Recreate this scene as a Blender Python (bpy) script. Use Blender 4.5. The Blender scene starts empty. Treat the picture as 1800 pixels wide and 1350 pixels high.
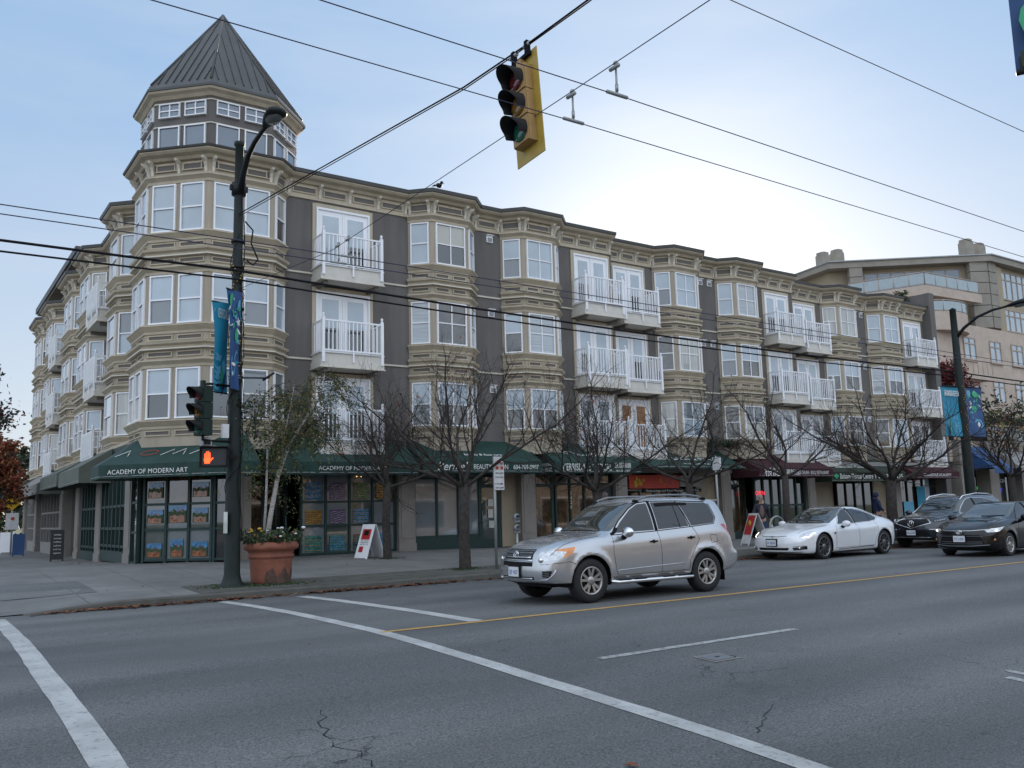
import bpy, bmesh, math, random
import numpy as np
from mathutils import Vector, Matrix
from mathutils.bvhtree import BVHTree
S = bpy.context.scene
C = S.collection
PI = math.pi
V = Vector
# ---------------- camera, sky, sun, exposure ----------------
cam_d = bpy.data.cameras.new('camera'); cam = bpy.data.objects.new('camera', cam_d); C.objects.link(cam)
cam_d.sensor_width = 36.0; cam_d.lens = 31.07; cam_d.clip_start = 0.1; cam_d.clip_end = 2000
right = V((0.82463034, -0.56502103, -0.02713)); down = V((0.05866935, 0.13313111, -0.98936041)); fwd = V((0.56262128, 0.81426491, 0.14293337))
M = Matrix.Identity(4)
for i in range(3):
    M[i][0] = right[i]; M[i][1] = -down[i]; M[i][2] = -fwd[i]
M[2][3] = 1.54
cam.matrix_world = M
S.camera = cam
S.render.engine = 'CYCLES'
S.view_settings.view_transform = 'Standard'; S.view_settings.look = 'None'
S.view_settings.exposure = 1.46; S.view_settings.gamma = 1.0
SKY_W = 0.05; FILL_BACK = 1.0
SUN_AZ = math.radians(44.0)      # from +X towards +Y
SUN_EL = math.radians(16.6)
world = bpy.data.worlds.new("World"); S.world = world; world.use_nodes = True
wn = world.node_tree; wn.nodes.clear()
wo = wn.nodes.new('ShaderNodeOutputWorld'); bg = wn.nodes.new('ShaderNodeBackground')
sky = wn.nodes.new('ShaderNodeTexSky'); sky.sky_type = 'NISHITA'; sky.sun_disc = False
sky.sun_elevation = SUN_EL; sky.sun_rotation = PI/2 - SUN_AZ
sky.altitude = 0; sky.air_density = 1.0; sky.dust_density = 1.6; sky.ozone_density = 1.6
N_ = wn.nodes.new; L = wn.links.new
tc = N_('ShaderNodeTexCoord')
mp = N_('ShaderNodeMapping'); mp.inputs['Scale'].default_value = (1.2, 1.2, 5.5); mp.inputs['Rotation'].default_value = (0.1, 0.12, 0.6)
nz = N_('ShaderNodeTexNoise'); nz.inputs['Scale'].default_value = 1.7; nz.inputs['Detail'].default_value = 6; nz.inputs['Roughness'].default_value = 0.55
cr = N_('ShaderNodeMapRange'); cr.interpolation_type = 'SMOOTHSTEP'; cr.inputs[1].default_value = 0.42; cr.inputs[2].default_value = 0.80; cr.inputs[3].default_value = 0.0; cr.inputs[4].default_value = 0.35
L(tc.outputs['Generated'], mp.inputs[0]); L(mp.outputs[0], nz.inputs['Vector']); L(nz.outputs['Fac'], cr.inputs[0])
# clear sky, dimmed by a thin high veil of cloud
dim = N_('ShaderNodeMixRGB'); dim.blend_type = 'MULTIPLY'; dim.inputs[0].default_value = 1; dim.inputs[2].default_value = (SKY_W, SKY_W*1.0, SKY_W*1.0, 1); L(sky.outputs[0], dim.inputs[1])
# the veil: pale blue, with fill light added overhead and behind the viewer
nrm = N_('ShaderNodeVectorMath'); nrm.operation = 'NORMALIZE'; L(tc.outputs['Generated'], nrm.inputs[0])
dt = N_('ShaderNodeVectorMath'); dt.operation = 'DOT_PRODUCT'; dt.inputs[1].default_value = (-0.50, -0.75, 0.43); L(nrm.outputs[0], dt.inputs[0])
mr = N_('ShaderNodeMapRange'); mr.interpolation_type = 'SMOOTHSTEP'; mr.inputs[1].default_value = -0.35; mr.inputs[2].default_value = 0.7; mr.inputs[3].default_value = 1.0; mr.inputs[4].default_value = FILL_BACK; L(dt.outputs['Value'], mr.inputs[0])
vc = N_('ShaderNodeMixRGB'); vc.inputs[1].default_value = (0.70, 1.12, 1.72, 1); vc.inputs[2].default_value = (1.5, 1.65, 1.85, 1); L(cr.outputs[0], vc.inputs[0])
sxyz = N_('ShaderNodeSeparateXYZ'); L(nrm.outputs[0], sxyz.inputs[0])
hz = N_('ShaderNodeMapRange'); hz.interpolation_type = 'SMOOTHSTEP'; hz.inputs[1].default_value = 0.0; hz.inputs[2].default_value = 0.5; hz.inputs[3].default_value = 0.85; hz.inputs[4].default_value = 0.0; L(sxyz.outputs['Z'], hz.inputs[0])
vh = N_('ShaderNodeMixRGB'); vh.inputs[2].default_value = (1.55, 1.66, 1.80, 1); L(vc.outputs[0], vh.inputs[1]); L(hz.outputs[0], vh.inputs[0])
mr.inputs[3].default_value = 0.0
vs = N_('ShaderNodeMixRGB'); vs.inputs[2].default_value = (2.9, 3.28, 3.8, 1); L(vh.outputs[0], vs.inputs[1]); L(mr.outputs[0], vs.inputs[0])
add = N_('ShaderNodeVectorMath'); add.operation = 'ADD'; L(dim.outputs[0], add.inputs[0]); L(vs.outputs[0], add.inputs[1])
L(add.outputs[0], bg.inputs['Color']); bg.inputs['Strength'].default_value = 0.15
L(bg.outputs[0], wo.inputs['Surface'])
sd = bpy.data.lights.new('sun', 'SUN'); sd.energy = 3.0; sd.angle = math.radians(0.5); sd.color = (1.0, 0.86, 0.7)
sun = bpy.data.objects.new('sun', sd); C.objects.link(sun)
sdir = V((math.cos(SUN_EL)*math.cos(SUN_AZ), math.cos(SUN_EL)*math.sin(SUN_AZ), math.sin(SUN_EL)))
sun.rotation_euler = sdir.to_track_quat('Z', 'Y').to_euler(); sun.location = (0, 0, 30)

# ---------------- materials ----------------
MATS = {}
def mat(name, col, rough=0.7, metal=0.0, var=0.12, scale=3.0, bump=0.0, bscale=60.0, spec=0.5, emis=None, estr=0.0, coat=0.0, vz=None, var2=None, trans=0.0):
    if name in MATS: return MATS[name]
    m = bpy.data.materials.new(name); m.use_nodes = True; nt = m.node_tree; b = nt.nodes['Principled BSDF']
    b.inputs['Roughness'].default_value = rough; b.inputs['Metallic'].default_value = metal
    b.inputs['Specular IOR Level'].default_value = spec; b.inputs['Coat Weight'].default_value = coat
    b.inputs['Coat Roughness'].default_value = 0.03
    tcn = nt.nodes.new('ShaderNodeTexCoord'); mpn = nt.nodes.new('ShaderNodeMapping')
    nt.links.new(tcn.outputs['Object'], mpn.inputs[0])
    if vz: mpn.inputs['Scale'].default_value = vz
    n = nt.nodes.new('ShaderNodeTexNoise'); n.inputs['Scale'].default_value = scale; n.inputs['Detail'].default_value = 5; n.inputs['Roughness'].default_value = 0.6
    nt.links.new(mpn.outputs[0], n.inputs['Vector'])
    r = nt.nodes.new('ShaderNodeValToRGB')
    c2 = var2 if var2 else tuple(max(0, c*(1-var)) for c in col); c1 = col if var2 else tuple(min(1, c*(1+var)) for c in col)
    r.color_ramp.elements[0].position = 0.3; r.color_ramp.elements[1].position = 0.7
    r.color_ramp.elements[0].color = (*c2, 1); r.color_ramp.elements[1].color = (*c1, 1)
    nt.links.new(n.outputs['Fac'], r.inputs[0]); nt.links.new(r.outputs[0], b.inputs['Base Color'])
    if bump > 0:
        n2 = nt.nodes.new('ShaderNodeTexNoise'); n2.inputs['Scale'].default_value = bscale; n2.inputs['Detail'].default_value = 4
        nt.links.new(tcn.outputs['Object'], n2.inputs['Vector'])
        bm_ = nt.nodes.new('ShaderNodeBump'); bm_.inputs['Strength'].default_value = bump; bm_.inputs['Distance'].default_value = 0.02
        nt.links.new(n2.outputs['Fac'], bm_.inputs['Height']); nt.links.new(bm_.outputs[0], b.inputs['Normal'])
    if emis: b.inputs['Emission Color'].default_value = (*emis, 1); b.inputs['Emission Strength'].default_value = estr
    MATS[name] = m; return m
mat('cream', (0.43, 0.368, 0.272), 0.65, var=0.13, bump=0.08, vz=(1, 1, 0.25), scale=2.5)
mat('cream_light', (0.56, 0.515, 0.43), 0.55, var=0.06)
mat('bay_wall', (0.35, 0.298, 0.228), 0.75, var=0.13, scale=3.0, vz=(1, 1, 0.15), bump=0.1)
mat('stucco', (0.128, 0.117, 0.110), 0.9, var=0.15, scale=2.6, vz=(1, 1, 0.12), bump=0.3, bscale=120)
mat('panel_grey', (0.125, 0.112, 0.10), 0.8, var=0.06)
mat('roof_metal', (0.066, 0.066, 0.064), 0.5, metal=0.3, var=0.14, scale=1.5)
mat('white', (0.78, 0.78, 0.80), 0.4, var=0.03)
mat('white_dirty', (0.60, 0.60, 0.60), 0.5, var=0.14, scale=5)
mat('balcony_board', (0.56, 0.53, 0.48), 0.6, var=0.08)
mat('soffit', (0.16, 0.14, 0.12), 0.8)
mat('blind', (0.33, 0.39, 0.44), 0.06, var=0.16, scale=0.5, spec=0.6, coat=1.0, bump=0.12, bscale=2.0)
mat('blind_slat', (0.33, 0.36, 0.38), 0.10, var=0.28, scale=22, vz=(0.03, 0.03, 1), spec=0.6, coat=1.0)
mat('curtain', (0.36, 0.36, 0.33), 0.10, var=0.35, scale=11, vz=(1, 1, 0.04), spec=0.6, coat=1.0)
mat('room', (0.055, 0.05, 0.045), 0.05, var=0.9, scale=2.2, spec=0.7, coat=1.0, bump=0.1, bscale=2.0)
mat('blind_grey', (0.15, 0.17, 0.185), 0.06, var=0.10, scale=0.8, spec=0.6, coat=1.0)
mat('blind_cream', (0.36, 0.35, 0.30), 0.06, var=0.10, scale=0.8, spec=0.6, coat=1.0)
mat('dark_glass', (0.022, 0.026, 0.03), 0.03, var=0.5, scale=1.5, spec=0.8, coat=1.0, bump=0.12, bscale=2.0)
mat('belv_glass', (0.07, 0.105, 0.15), 0.04, var=0.2, scale=0.8, spec=0.8, coat=1.0)
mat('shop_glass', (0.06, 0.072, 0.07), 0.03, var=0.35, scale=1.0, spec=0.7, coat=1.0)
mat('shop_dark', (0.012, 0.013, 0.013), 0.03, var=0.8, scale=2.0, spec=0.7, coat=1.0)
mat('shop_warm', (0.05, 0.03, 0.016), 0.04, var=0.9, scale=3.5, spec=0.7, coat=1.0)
mat('wood_board', (0.30, 0.15, 0.06), 0.5, var=0.2, scale=6)
mat('green_frame', (0.013, 0.036, 0.034), 0.5, spec=0.35, var=0.1)
mat('grey_frame', (0.22, 0.21, 0.20), 0.6, var=0.08)
mat('pillar', (0.21, 0.188, 0.168), 0.75, var=0.10, scale=2, bump=0.1)
mat('beige_wall', (0.30, 0.25, 0.18), 0.75, var=0.08, scale=2)
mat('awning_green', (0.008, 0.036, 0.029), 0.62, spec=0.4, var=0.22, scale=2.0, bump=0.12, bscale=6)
mat('awning_skylit', (0.105, 0.118, 0.098), 0.8, var=0.2, scale=2.0)  # lighter grey-green: sky light falling on the awnings is put into the colour
mat('awning_olive', (0.026, 0.036, 0.024), 0.85, spec=0.25, var=0.2)
mat('awning_maroon', (0.045, 0.014, 0.018), 0.85, spec=0.25, var=0.25)
mat('awning_grey', (0.20, 0.19, 0.18), 0.8, var=0.15)
mat('letter_white', (0.72, 0.72, 0.70), 0.6, var=0.04)
mat('letter_red', (0.45, 0.05, 0.03), 0.6, var=0.04)
mat('pole_green', (0.010, 0.016, 0.015), 0.55, spec=0.3, var=0.3, scale=6, bump=0.1)
mat('pole_dark', (0.007, 0.008, 0.009), 0.55, spec=0.3, var=0.3, scale=6)
mat('metal_grey', (0.20, 0.21, 0.22), 0.45, metal=0.6, var=0.15)
mat('galv', (0.30, 0.31, 0.31), 0.5, metal=0.5, var=0.1)
mat('wire', (0.015, 0.015, 0.018), 0.95, spec=0.05)
mat('wire_thin', (0.05, 0.05, 0.08), 0.9, spec=0.1)
mat('signal_yellow', (0.36, 0.24, 0.035), 0.45, var=0.12, scale=5)
mat('signal_tan', (0.33, 0.20, 0.07), 0.5, var=0.15, scale=5)
mat('signal_green', (0.007, 0.020, 0.015), 0.6, spec=0.3)
mat('black', (0.007, 0.007, 0.008), 0.6, spec=0.25)
mat('lens_red', (0.10, 0.012, 0.014), 0.15, coat=0.6)
mat('lens_amber', (0.20, 0.10, 0.02), 0.15, coat=0.6)
mat('lens_green', (0.012, 0.10, 0.07), 0.15, coat=0.6)
mat('lamp_glass', (0.12, 0.13, 0.13), 0.2, coat=0.8)
mat('hand_red', (0.4, 0.02, 0.01), 0.5, emis=(1, 0.055, 0.01), estr=1.6)
mat('neon_red', (0.4, 0.02, 0.03), 0.5, emis=(1, 0.05, 0.08), estr=0.55)
mat('neon_green', (0.02, 0.4, 0.1), 0.5, emis=(0.02, 1, 0.15), estr=0.6)
mat('neon_blue', (0.02, 0.02, 0.4), 0.5, emis=(0.01, 0.02, 1), estr=0.8)
mat('lamp_warm', (0.4, 0.3, 0.2), 0.5, emis=(1, 0.6, 0.25), estr=0.7)
mat('terracotta', (0.235, 0.085, 0.052), 0.8, var=0.2, scale=4, bump=0.2, bscale=30)
mat('terracotta_stained', (0.10, 0.06, 0.045), 0.9, var=0.45, scale=7, bump=0.3, bscale=30)
mat('soil', (0.03, 0.022, 0.016), 0.95)
mat('bark', (0.050, 0.044, 0.040), 0.95, spec=0.15, var=0.35, scale=9, bump=0.5, bscale=40)
mat('twig', (0.042, 0.033, 0.030), 0.95, spec=0.15, var=0.3, scale=9)
mat('birch', (0.34, 0.315, 0.29), 0.8, var=0.4, scale=10, vz=(1, 1, 4), bump=0.3, bscale=30)
mat('leaf_red', (0.20, 0.030, 0.018), 0.7, var=0.4)
mat('leaf_olive', (0.075, 0.095, 0.028), 0.7, var=0.35, scale=2, spec=0.3)
mat('leaf_yellow', (0.17, 0.12, 0.03), 0.7, var=0.3, scale=2)
mat('leaf_green', (0.028, 0.055, 0.018), 0.7, var=0.4, scale=2)
mat('leaf_dark', (0.014, 0.024, 0.014), 0.7, var=0.4, scale=1)
mat('leaf_orange', (0.20, 0.070, 0.022), 0.75, var=0.45, scale=0.8)
mat('leaf_brown', (0.15, 0.050, 0.022), 0.8, var=0.5, scale=10)
mat('leaf_maroon', (0.085, 0.010, 0.018), 0.75, var=0.4)
mat('stem_green', (0.03, 0.06, 0.02), 0.8)
mat('moss', (0.035, 0.055, 0.016), 0.95, var=0.4, scale=8, bump=0.5)
mat('petal_white', (0.75, 0.75, 0.72), 0.6)
mat('petal_yellow', (0.55, 0.32, 0.03), 0.6)
mat('petal_pink', (0.35, 0.08, 0.07), 0.6)
mat('paint_yellow', (0.42, 0.25, 0.07), 0.75, var=0.2, scale=6)
mat('kerb', (0.085, 0.082, 0.072), 0.9, var=0.25, scale=2, bump=0.3)
mat('verge', (0.075, 0.073, 0.062), 0.95, var=0.3, scale=3, bump=0.5)
mat('banner_teal', (0.008, 0.20, 0.32), 0.6, var=0.06)
mat('banner_navy', (0.010, 0.055, 0.17), 0.6, var=0.1)
mat('banner_green', (0.03, 0.35, 0.16), 0.6, var=0.1)
mat('banner_sky', (0.10, 0.34, 0.50), 0.6, var=0.1)
mat('stone_wall', (0.46, 0.375, 0.31), 0.85, var=0.12, scale=1.5, bump=0.3, bscale=20)
mat('block_wall', (0.26, 0.235, 0.20), 0.85, var=0.12, scale=1.5, bump=0.2)
mat('tan_wall', (0.33, 0.27, 0.19), 0.8, var=0.06)
mat('tan_frame', (0.36, 0.29, 0.24), 0.6)
mat('rail_glass', (0.22, 0.28, 0.30), 0.08, var=0.1, spec=0.7, coat=1)
mat('skin', (0.38, 0.22, 0.16), 0.6)
mat('hair_grey', (0.25, 0.22, 0.2), 0.8)
mat('jacket_dark', (0.012, 0.016, 0.028), 0.8)
mat('jacket_navy', (0.012, 0.022, 0.065), 0.8)
mat('sweater', (0.16, 0.10, 0.09), 0.9)
mat('jeans', (0.025, 0.045, 0.09), 0.9)
mat('bag_white', (0.55, 0.62, 0.60), 0.35, var=0.1)
mat('warm_brick', (0.22, 0.175, 0.14), 0.85, var=0.2, scale=2)
mat('poster_dark', (0.02, 0.024, 0.03), 0.4)
for i, c_ in enumerate([(0.05, 0.22, 0.45), (0.30, 0.09, 0.02), (0.06, 0.16, 0.03), (0.35, 0.22, 0.03), (0.10, 0.06, 0.22), (0.03, 0.20, 0.20), (0.45, 0.40, 0.30), (0.32, 0.05, 0.04)]):
    mat('paint%d' % i, tuple(q*0.72 for q in c_), 0.25, var=0.55, scale=9, coat=0.6)
# wool for the picture mounts / paper
mat('paper', (0.45, 0.47, 0.44), 0.3, var=0.06, coat=0.8)
mat('paper_red', (0.42, 0.03, 0.03), 0.4)
mat('chalk', (0.012, 0.014, 0.014), 0.7)
mat('diamond_yellow', (0.55, 0.33, 0.01), 0.5)

def asphalt():
    m = bpy.data.materials.new('asphalt'); m.use_nodes = True; nt = m.node_tree; b = nt.nodes['Principled BSDF']; N = nt.nodes.new; K = nt.links.new
    b.inputs['Roughness'].default_value = 0.72; b.inputs['Specular IOR Level'].default_value = 0.45
    t = N('ShaderNodeTexCoord')
    big = N('ShaderNodeTexNoise'); big.inputs['Scale'].default_value = 0.35; big.inputs['Detail'].default_value = 5
    mpp = N('ShaderNodeMapping'); mpp.inputs['Scale'].default_value = (0.35, 1.3, 1); K(t.outputs['Object'], mpp.inputs[0]); K(mpp.outputs[0], big.inputs['Vector'])
    fine = N('ShaderNodeTexNoise'); fine.inputs['Scale'].default_value = 55; fine.inputs['Detail'].default_value = 3; K(t.outputs['Object'], fine.inputs['Vector'])
    sp = N('ShaderNodeTexVoronoi'); sp.inputs['Scale'].default_value = 60; K(t.outputs['Object'], sp.inputs['Vector'])
    r1 = N('ShaderNodeValToRGB'); r1.color_ramp.elements[0].color = (0.082, 0.083, 0.084, 1); r1.color_ramp.elements[1].color = (0.128, 0.127, 0.125, 1)
    r1.color_ramp.elements[0].position = 0.38; r1.color_ramp.elements[1].position = 0.62
    K(big.outputs['Fac'], r1.inputs[0])
    r2 = N('ShaderNodeValToRGB'); r2.color_ramp.elements[0].color = (0.50, 0.50, 0.50, 1); r2.color_ramp.elements[1].color = (1.5, 1.5, 1.5, 1)
    r2.color_ramp.elements[0].position = 0.33; r2.color_ramp.elements[1].position = 0.68
    K(fine.outputs['Fac'], r2.inputs[0])
    mm = N('ShaderNodeMixRGB'); mm.blend_type = 'MULTIPLY'; mm.inputs[0].default_value = 1; K(r1.outputs[0], mm.inputs[1]); K(r2.outputs[0], mm.inputs[2])
    sx_ = N('ShaderNodeSeparateXYZ'); K(t.outputs['Object'], sx_.inputs[0])
    wt = N('ShaderNodeMath'); wt.operation = 'SINE'; my = N('ShaderNodeMath'); my.operation = 'MULTIPLY_ADD'; my.inputs[1].default_value = 3.70; my.inputs[2].default_value = 0.6; K(sx_.outputs['Y'], my.inputs[0])
    wob = N('ShaderNodeMath'); wob.operation = 'MULTIPLY_ADD'; wob.inputs[1].default_value = 3.0; K(big.outputs['Fac'], wob.inputs[0]); K(my.outputs[0], wob.inputs[2]); K(wob.outputs[0], wt.inputs[0])
    r6 = N('ShaderNodeMapRange'); r6.inputs[1].default_value = -1; r6.inputs[2].default_value = 1; r6.inputs[3].default_value = 0.90; r6.inputs[4].default_value = 1.10; K(wt.outputs[0], r6.inputs[0])
    sp2 = N('ShaderNodeTexNoise'); sp2.inputs['Scale'].default_value = 1.1; sp2.inputs['Detail'].default_value = 7; sp2.inputs['Roughness'].default_value = 0.7; K(t.outputs['Object'], sp2.inputs['Vector'])
    r7 = N('ShaderNodeMapRange'); r7.inputs[1].default_value = 0.60; r7.inputs[2].default_value = 0.72; r7.inputs[3].default_value = 1.0; r7.inputs[4].default_value = 0.72; K(sp2.outputs['Fac'], r7.inputs[0])
    pm = N('ShaderNodeMath'); pm.operation = 'MULTIPLY'; K(r6.outputs[0], pm.inputs[0]); K(r7.outputs[0], pm.inputs[1])
    m8 = N('ShaderNodeMixRGB'); m8.blend_type = 'MULTIPLY'; m8.inputs[0].default_value = 1; K(mm.outputs[0], m8.inputs[1]); K(pm.outputs[0], m8.inputs[2]); mm = m8
    # bright chips
    r3 = N('ShaderNodeValToRGB'); r3.color_ramp.elements[0].color = (1, 1, 1, 1); r3.color_ramp.elements[1].color = (0, 0, 0, 1)
    r3.color_ramp.elements[0].position = 0.05; r3.color_ramp.elements[1].position = 0.12; K(sp.outputs['Distance'], r3.inputs[0])
    ad = N('ShaderNodeMixRGB'); ad.blend_type = 'MIX'; ad.inputs[2].default_value = (0.17, 0.18, 0.19, 1); K(mm.outputs[0], ad.inputs[1])
    sc = N('ShaderNodeMath'); sc.operation = 'MULTIPLY'; sc.inputs[1].default_value = 0.35; K(r3.outputs[0], sc.inputs[0]); K(sc.outputs[0], ad.inputs[0])
    # cracks: thin lines where a warped voronoi edge runs, only in patches
    wv = N('ShaderNodeTexNoise'); wv.inputs['Scale'].default_value = 2.5; wv.inputs['Detail'].default_value = 6; K(t.outputs['Object'], wv.inputs['Vector'])
    addv = N('ShaderNodeMixRGB'); addv.blend_type = 'ADD'; addv.inputs[0].default_value = 0.55; K(t.outputs['Object'], addv.inputs[1]); K(wv.outputs['Color'], addv.inputs[2])
    ve = N('ShaderNodeTexVoronoi'); ve.feature = 'DISTANCE_TO_EDGE'; ve.inputs['Scale'].default_value = 0.42; K(addv.outputs[0], ve.inputs['Vector'])
    r4 = N('ShaderNodeValToRGB'); r4.color_ramp.elements[0].color = (1, 1, 1, 1); r4.color_ramp.elements[1].color = (0, 0, 0, 1)
    r4.color_ramp.elements[0].position = 0.0; r4.color_ramp.elements[1].position = 0.0045; K(ve.outputs[0], r4.inputs[0])
    pn = N('ShaderNodeTexNoise'); pn.inputs['Scale'].default_value = 0.5; K(t.outputs['Object'], pn.inputs['Vector'])
    r5 = N('ShaderNodeValToRGB'); r5.color_ramp.elements[0].position = 0.57; r5.color_ramp.elements[1].position = 0.63; K(pn.outputs['Fac'], r5.inputs[0])
    ml = N('ShaderNodeMath'); ml.operation = 'MULTIPLY'; K(r4.outputs[0], ml.inputs[0]); K(r5.outputs[0], ml.inputs[1])
    cm = N('ShaderNodeMixRGB'); cm.inputs[2].default_value = (0.018, 0.018, 0.02, 1); K(ml.outputs[0], cm.inputs[0]); K(ad.outputs[0], cm.inputs[1])
    K(cm.outputs[0], b.inputs['Base Color'])
    bp = N('ShaderNodeBump'); bp.inputs['Strength'].default_value = 0.6; bp.inputs['Distance'].default_value = 0.01; K(fine.outputs['Fac'], bp.inputs['Height']); K(bp.outputs[0], b.inputs['Normal'])
    MATS['asphalt'] = m
asphalt()
def road_paint(name, col, keep=0.50):
    m = MATS['asphalt'].copy(); m.name = name; nt = m.node_tree; b = nt.nodes['Principled BSDF']; N = nt.nodes.new; K = nt.links.new
    src = b.inputs['Base Color'].links[0].from_socket; t = N('ShaderNodeTexCoord')
    n1 = N('ShaderNodeTexNoise'); n1.inputs['Scale'].default_value = 14; n1.inputs['Detail'].default_value = 8; n1.inputs['Roughness'].default_value = 0.75; K(t.outputs['Object'], n1.inputs['Vector'])
    r = N('ShaderNodeValToRGB'); r.color_ramp.elements[0].position = keep-0.10; r.color_ramp.elements[1].position = keep+0.03; r.color_ramp.elements[0].color = (0.30, 0.30, 0.30, 1); r.color_ramp.elements[1].color = (1, 1, 1, 1); K(n1.outputs['Fac'], r.inputs[0])
    n2 = N('ShaderNodeTexNoise'); n2.inputs['Scale'].default_value = 1.6; n2.inputs['Detail'].default_value = 4; K(t.outputs['Object'], n2.inputs['Vector'])
    r2 = N('ShaderNodeValToRGB'); r2.color_ramp.elements[0].color = tuple(c*0.72 for c in col)+(1,); r2.color_ramp.elements[1].color = col+(1,); r2.color_ramp.elements[0].position = 0.35; r2.color_ramp.elements[1].position = 0.6; K(n2.outputs['Fac'], r2.inputs[0])
    mx_ = N('ShaderNodeMixRGB'); K(r.outputs[0], mx_.inputs[0]); K(src, mx_.inputs[1]); K(r2.outputs[0], mx_.inputs[2]); K(mx_.outputs[0], b.inputs['Base Color']); MATS[name] = m
road_paint('paint_white', (0.46, 0.455, 0.44), 0.44); road_paint('paint_worn', (0.42, 0.42, 0.41), 0.50)
def concrete():
    m = bpy.data.materials.new('concrete'); m.use_nodes = True; nt = m.node_tree; b = nt.nodes['Principled BSDF']; N = nt.nodes.new; K = nt.links.new
    b.inputs['Roughness'].default_value = 0.85
    t = N('ShaderNodeTexCoord')
    big = N('ShaderNodeTexNoise'); big.inputs['Scale'].default_value = 0.7; big.inputs['Detail'].default_value = 8; big.inputs['Roughness'].default_value = 0.65; K(t.outputs['Object'], big.inputs['Vector'])
    r1 = N('ShaderNodeValToRGB'); r1.color_ramp.elements[0].color = (0.115, 0.113, 0.108, 1); r1.color_ramp.elements[1].color = (0.20, 0.195, 0.185, 1)
    r1.color_ramp.elements[0].position = 0.3; r1.color_ramp.elements[1].position = 0.7; K(big.outputs['Fac'], r1.inputs[0])
    br = N('ShaderNodeTexBrick'); br.offset = 0; br.inputs['Scale'].default_value = 1; br.inputs['Brick Width'].default_value = 1.5; br.inputs['Row Height'].default_value = 1.5
    br.inputs['Mortar Size'].default_value = 0.012; br.inputs['Color1'].default_value = (1, 1, 1, 1); br.inputs['Color2'].default_value = (0.9, 0.9, 0.9, 1); br.inputs['Mortar'].default_value = (0.5, 0.5, 0.5, 1)
    K(t.outputs['Object'], br.inputs['Vector'])
    mm = N('ShaderNodeMixRGB'); mm.blend_type = 'MULTIPLY'; mm.inputs[0].default_value = 1; K(r1.outputs[0], mm.inputs[1]); K(br.outputs['Color'], mm.inputs[2])
    K(mm.outputs[0], b.inputs['Base Color'])
    f = N('ShaderNodeTexNoise'); f.inputs['Scale'].default_value = 60; K(t.outputs['Object'], f.inputs['Vector'])
    bp = N('ShaderNodeBump'); bp.inputs['Strength'].default_value = 0.25; bp.inputs['Distance'].default_value = 0.01; K(f.outputs['Fac'], bp.inputs['Height']); K(bp.outputs[0], b.inputs['Normal'])
    MATS['concrete'] = m
concrete()

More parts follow.
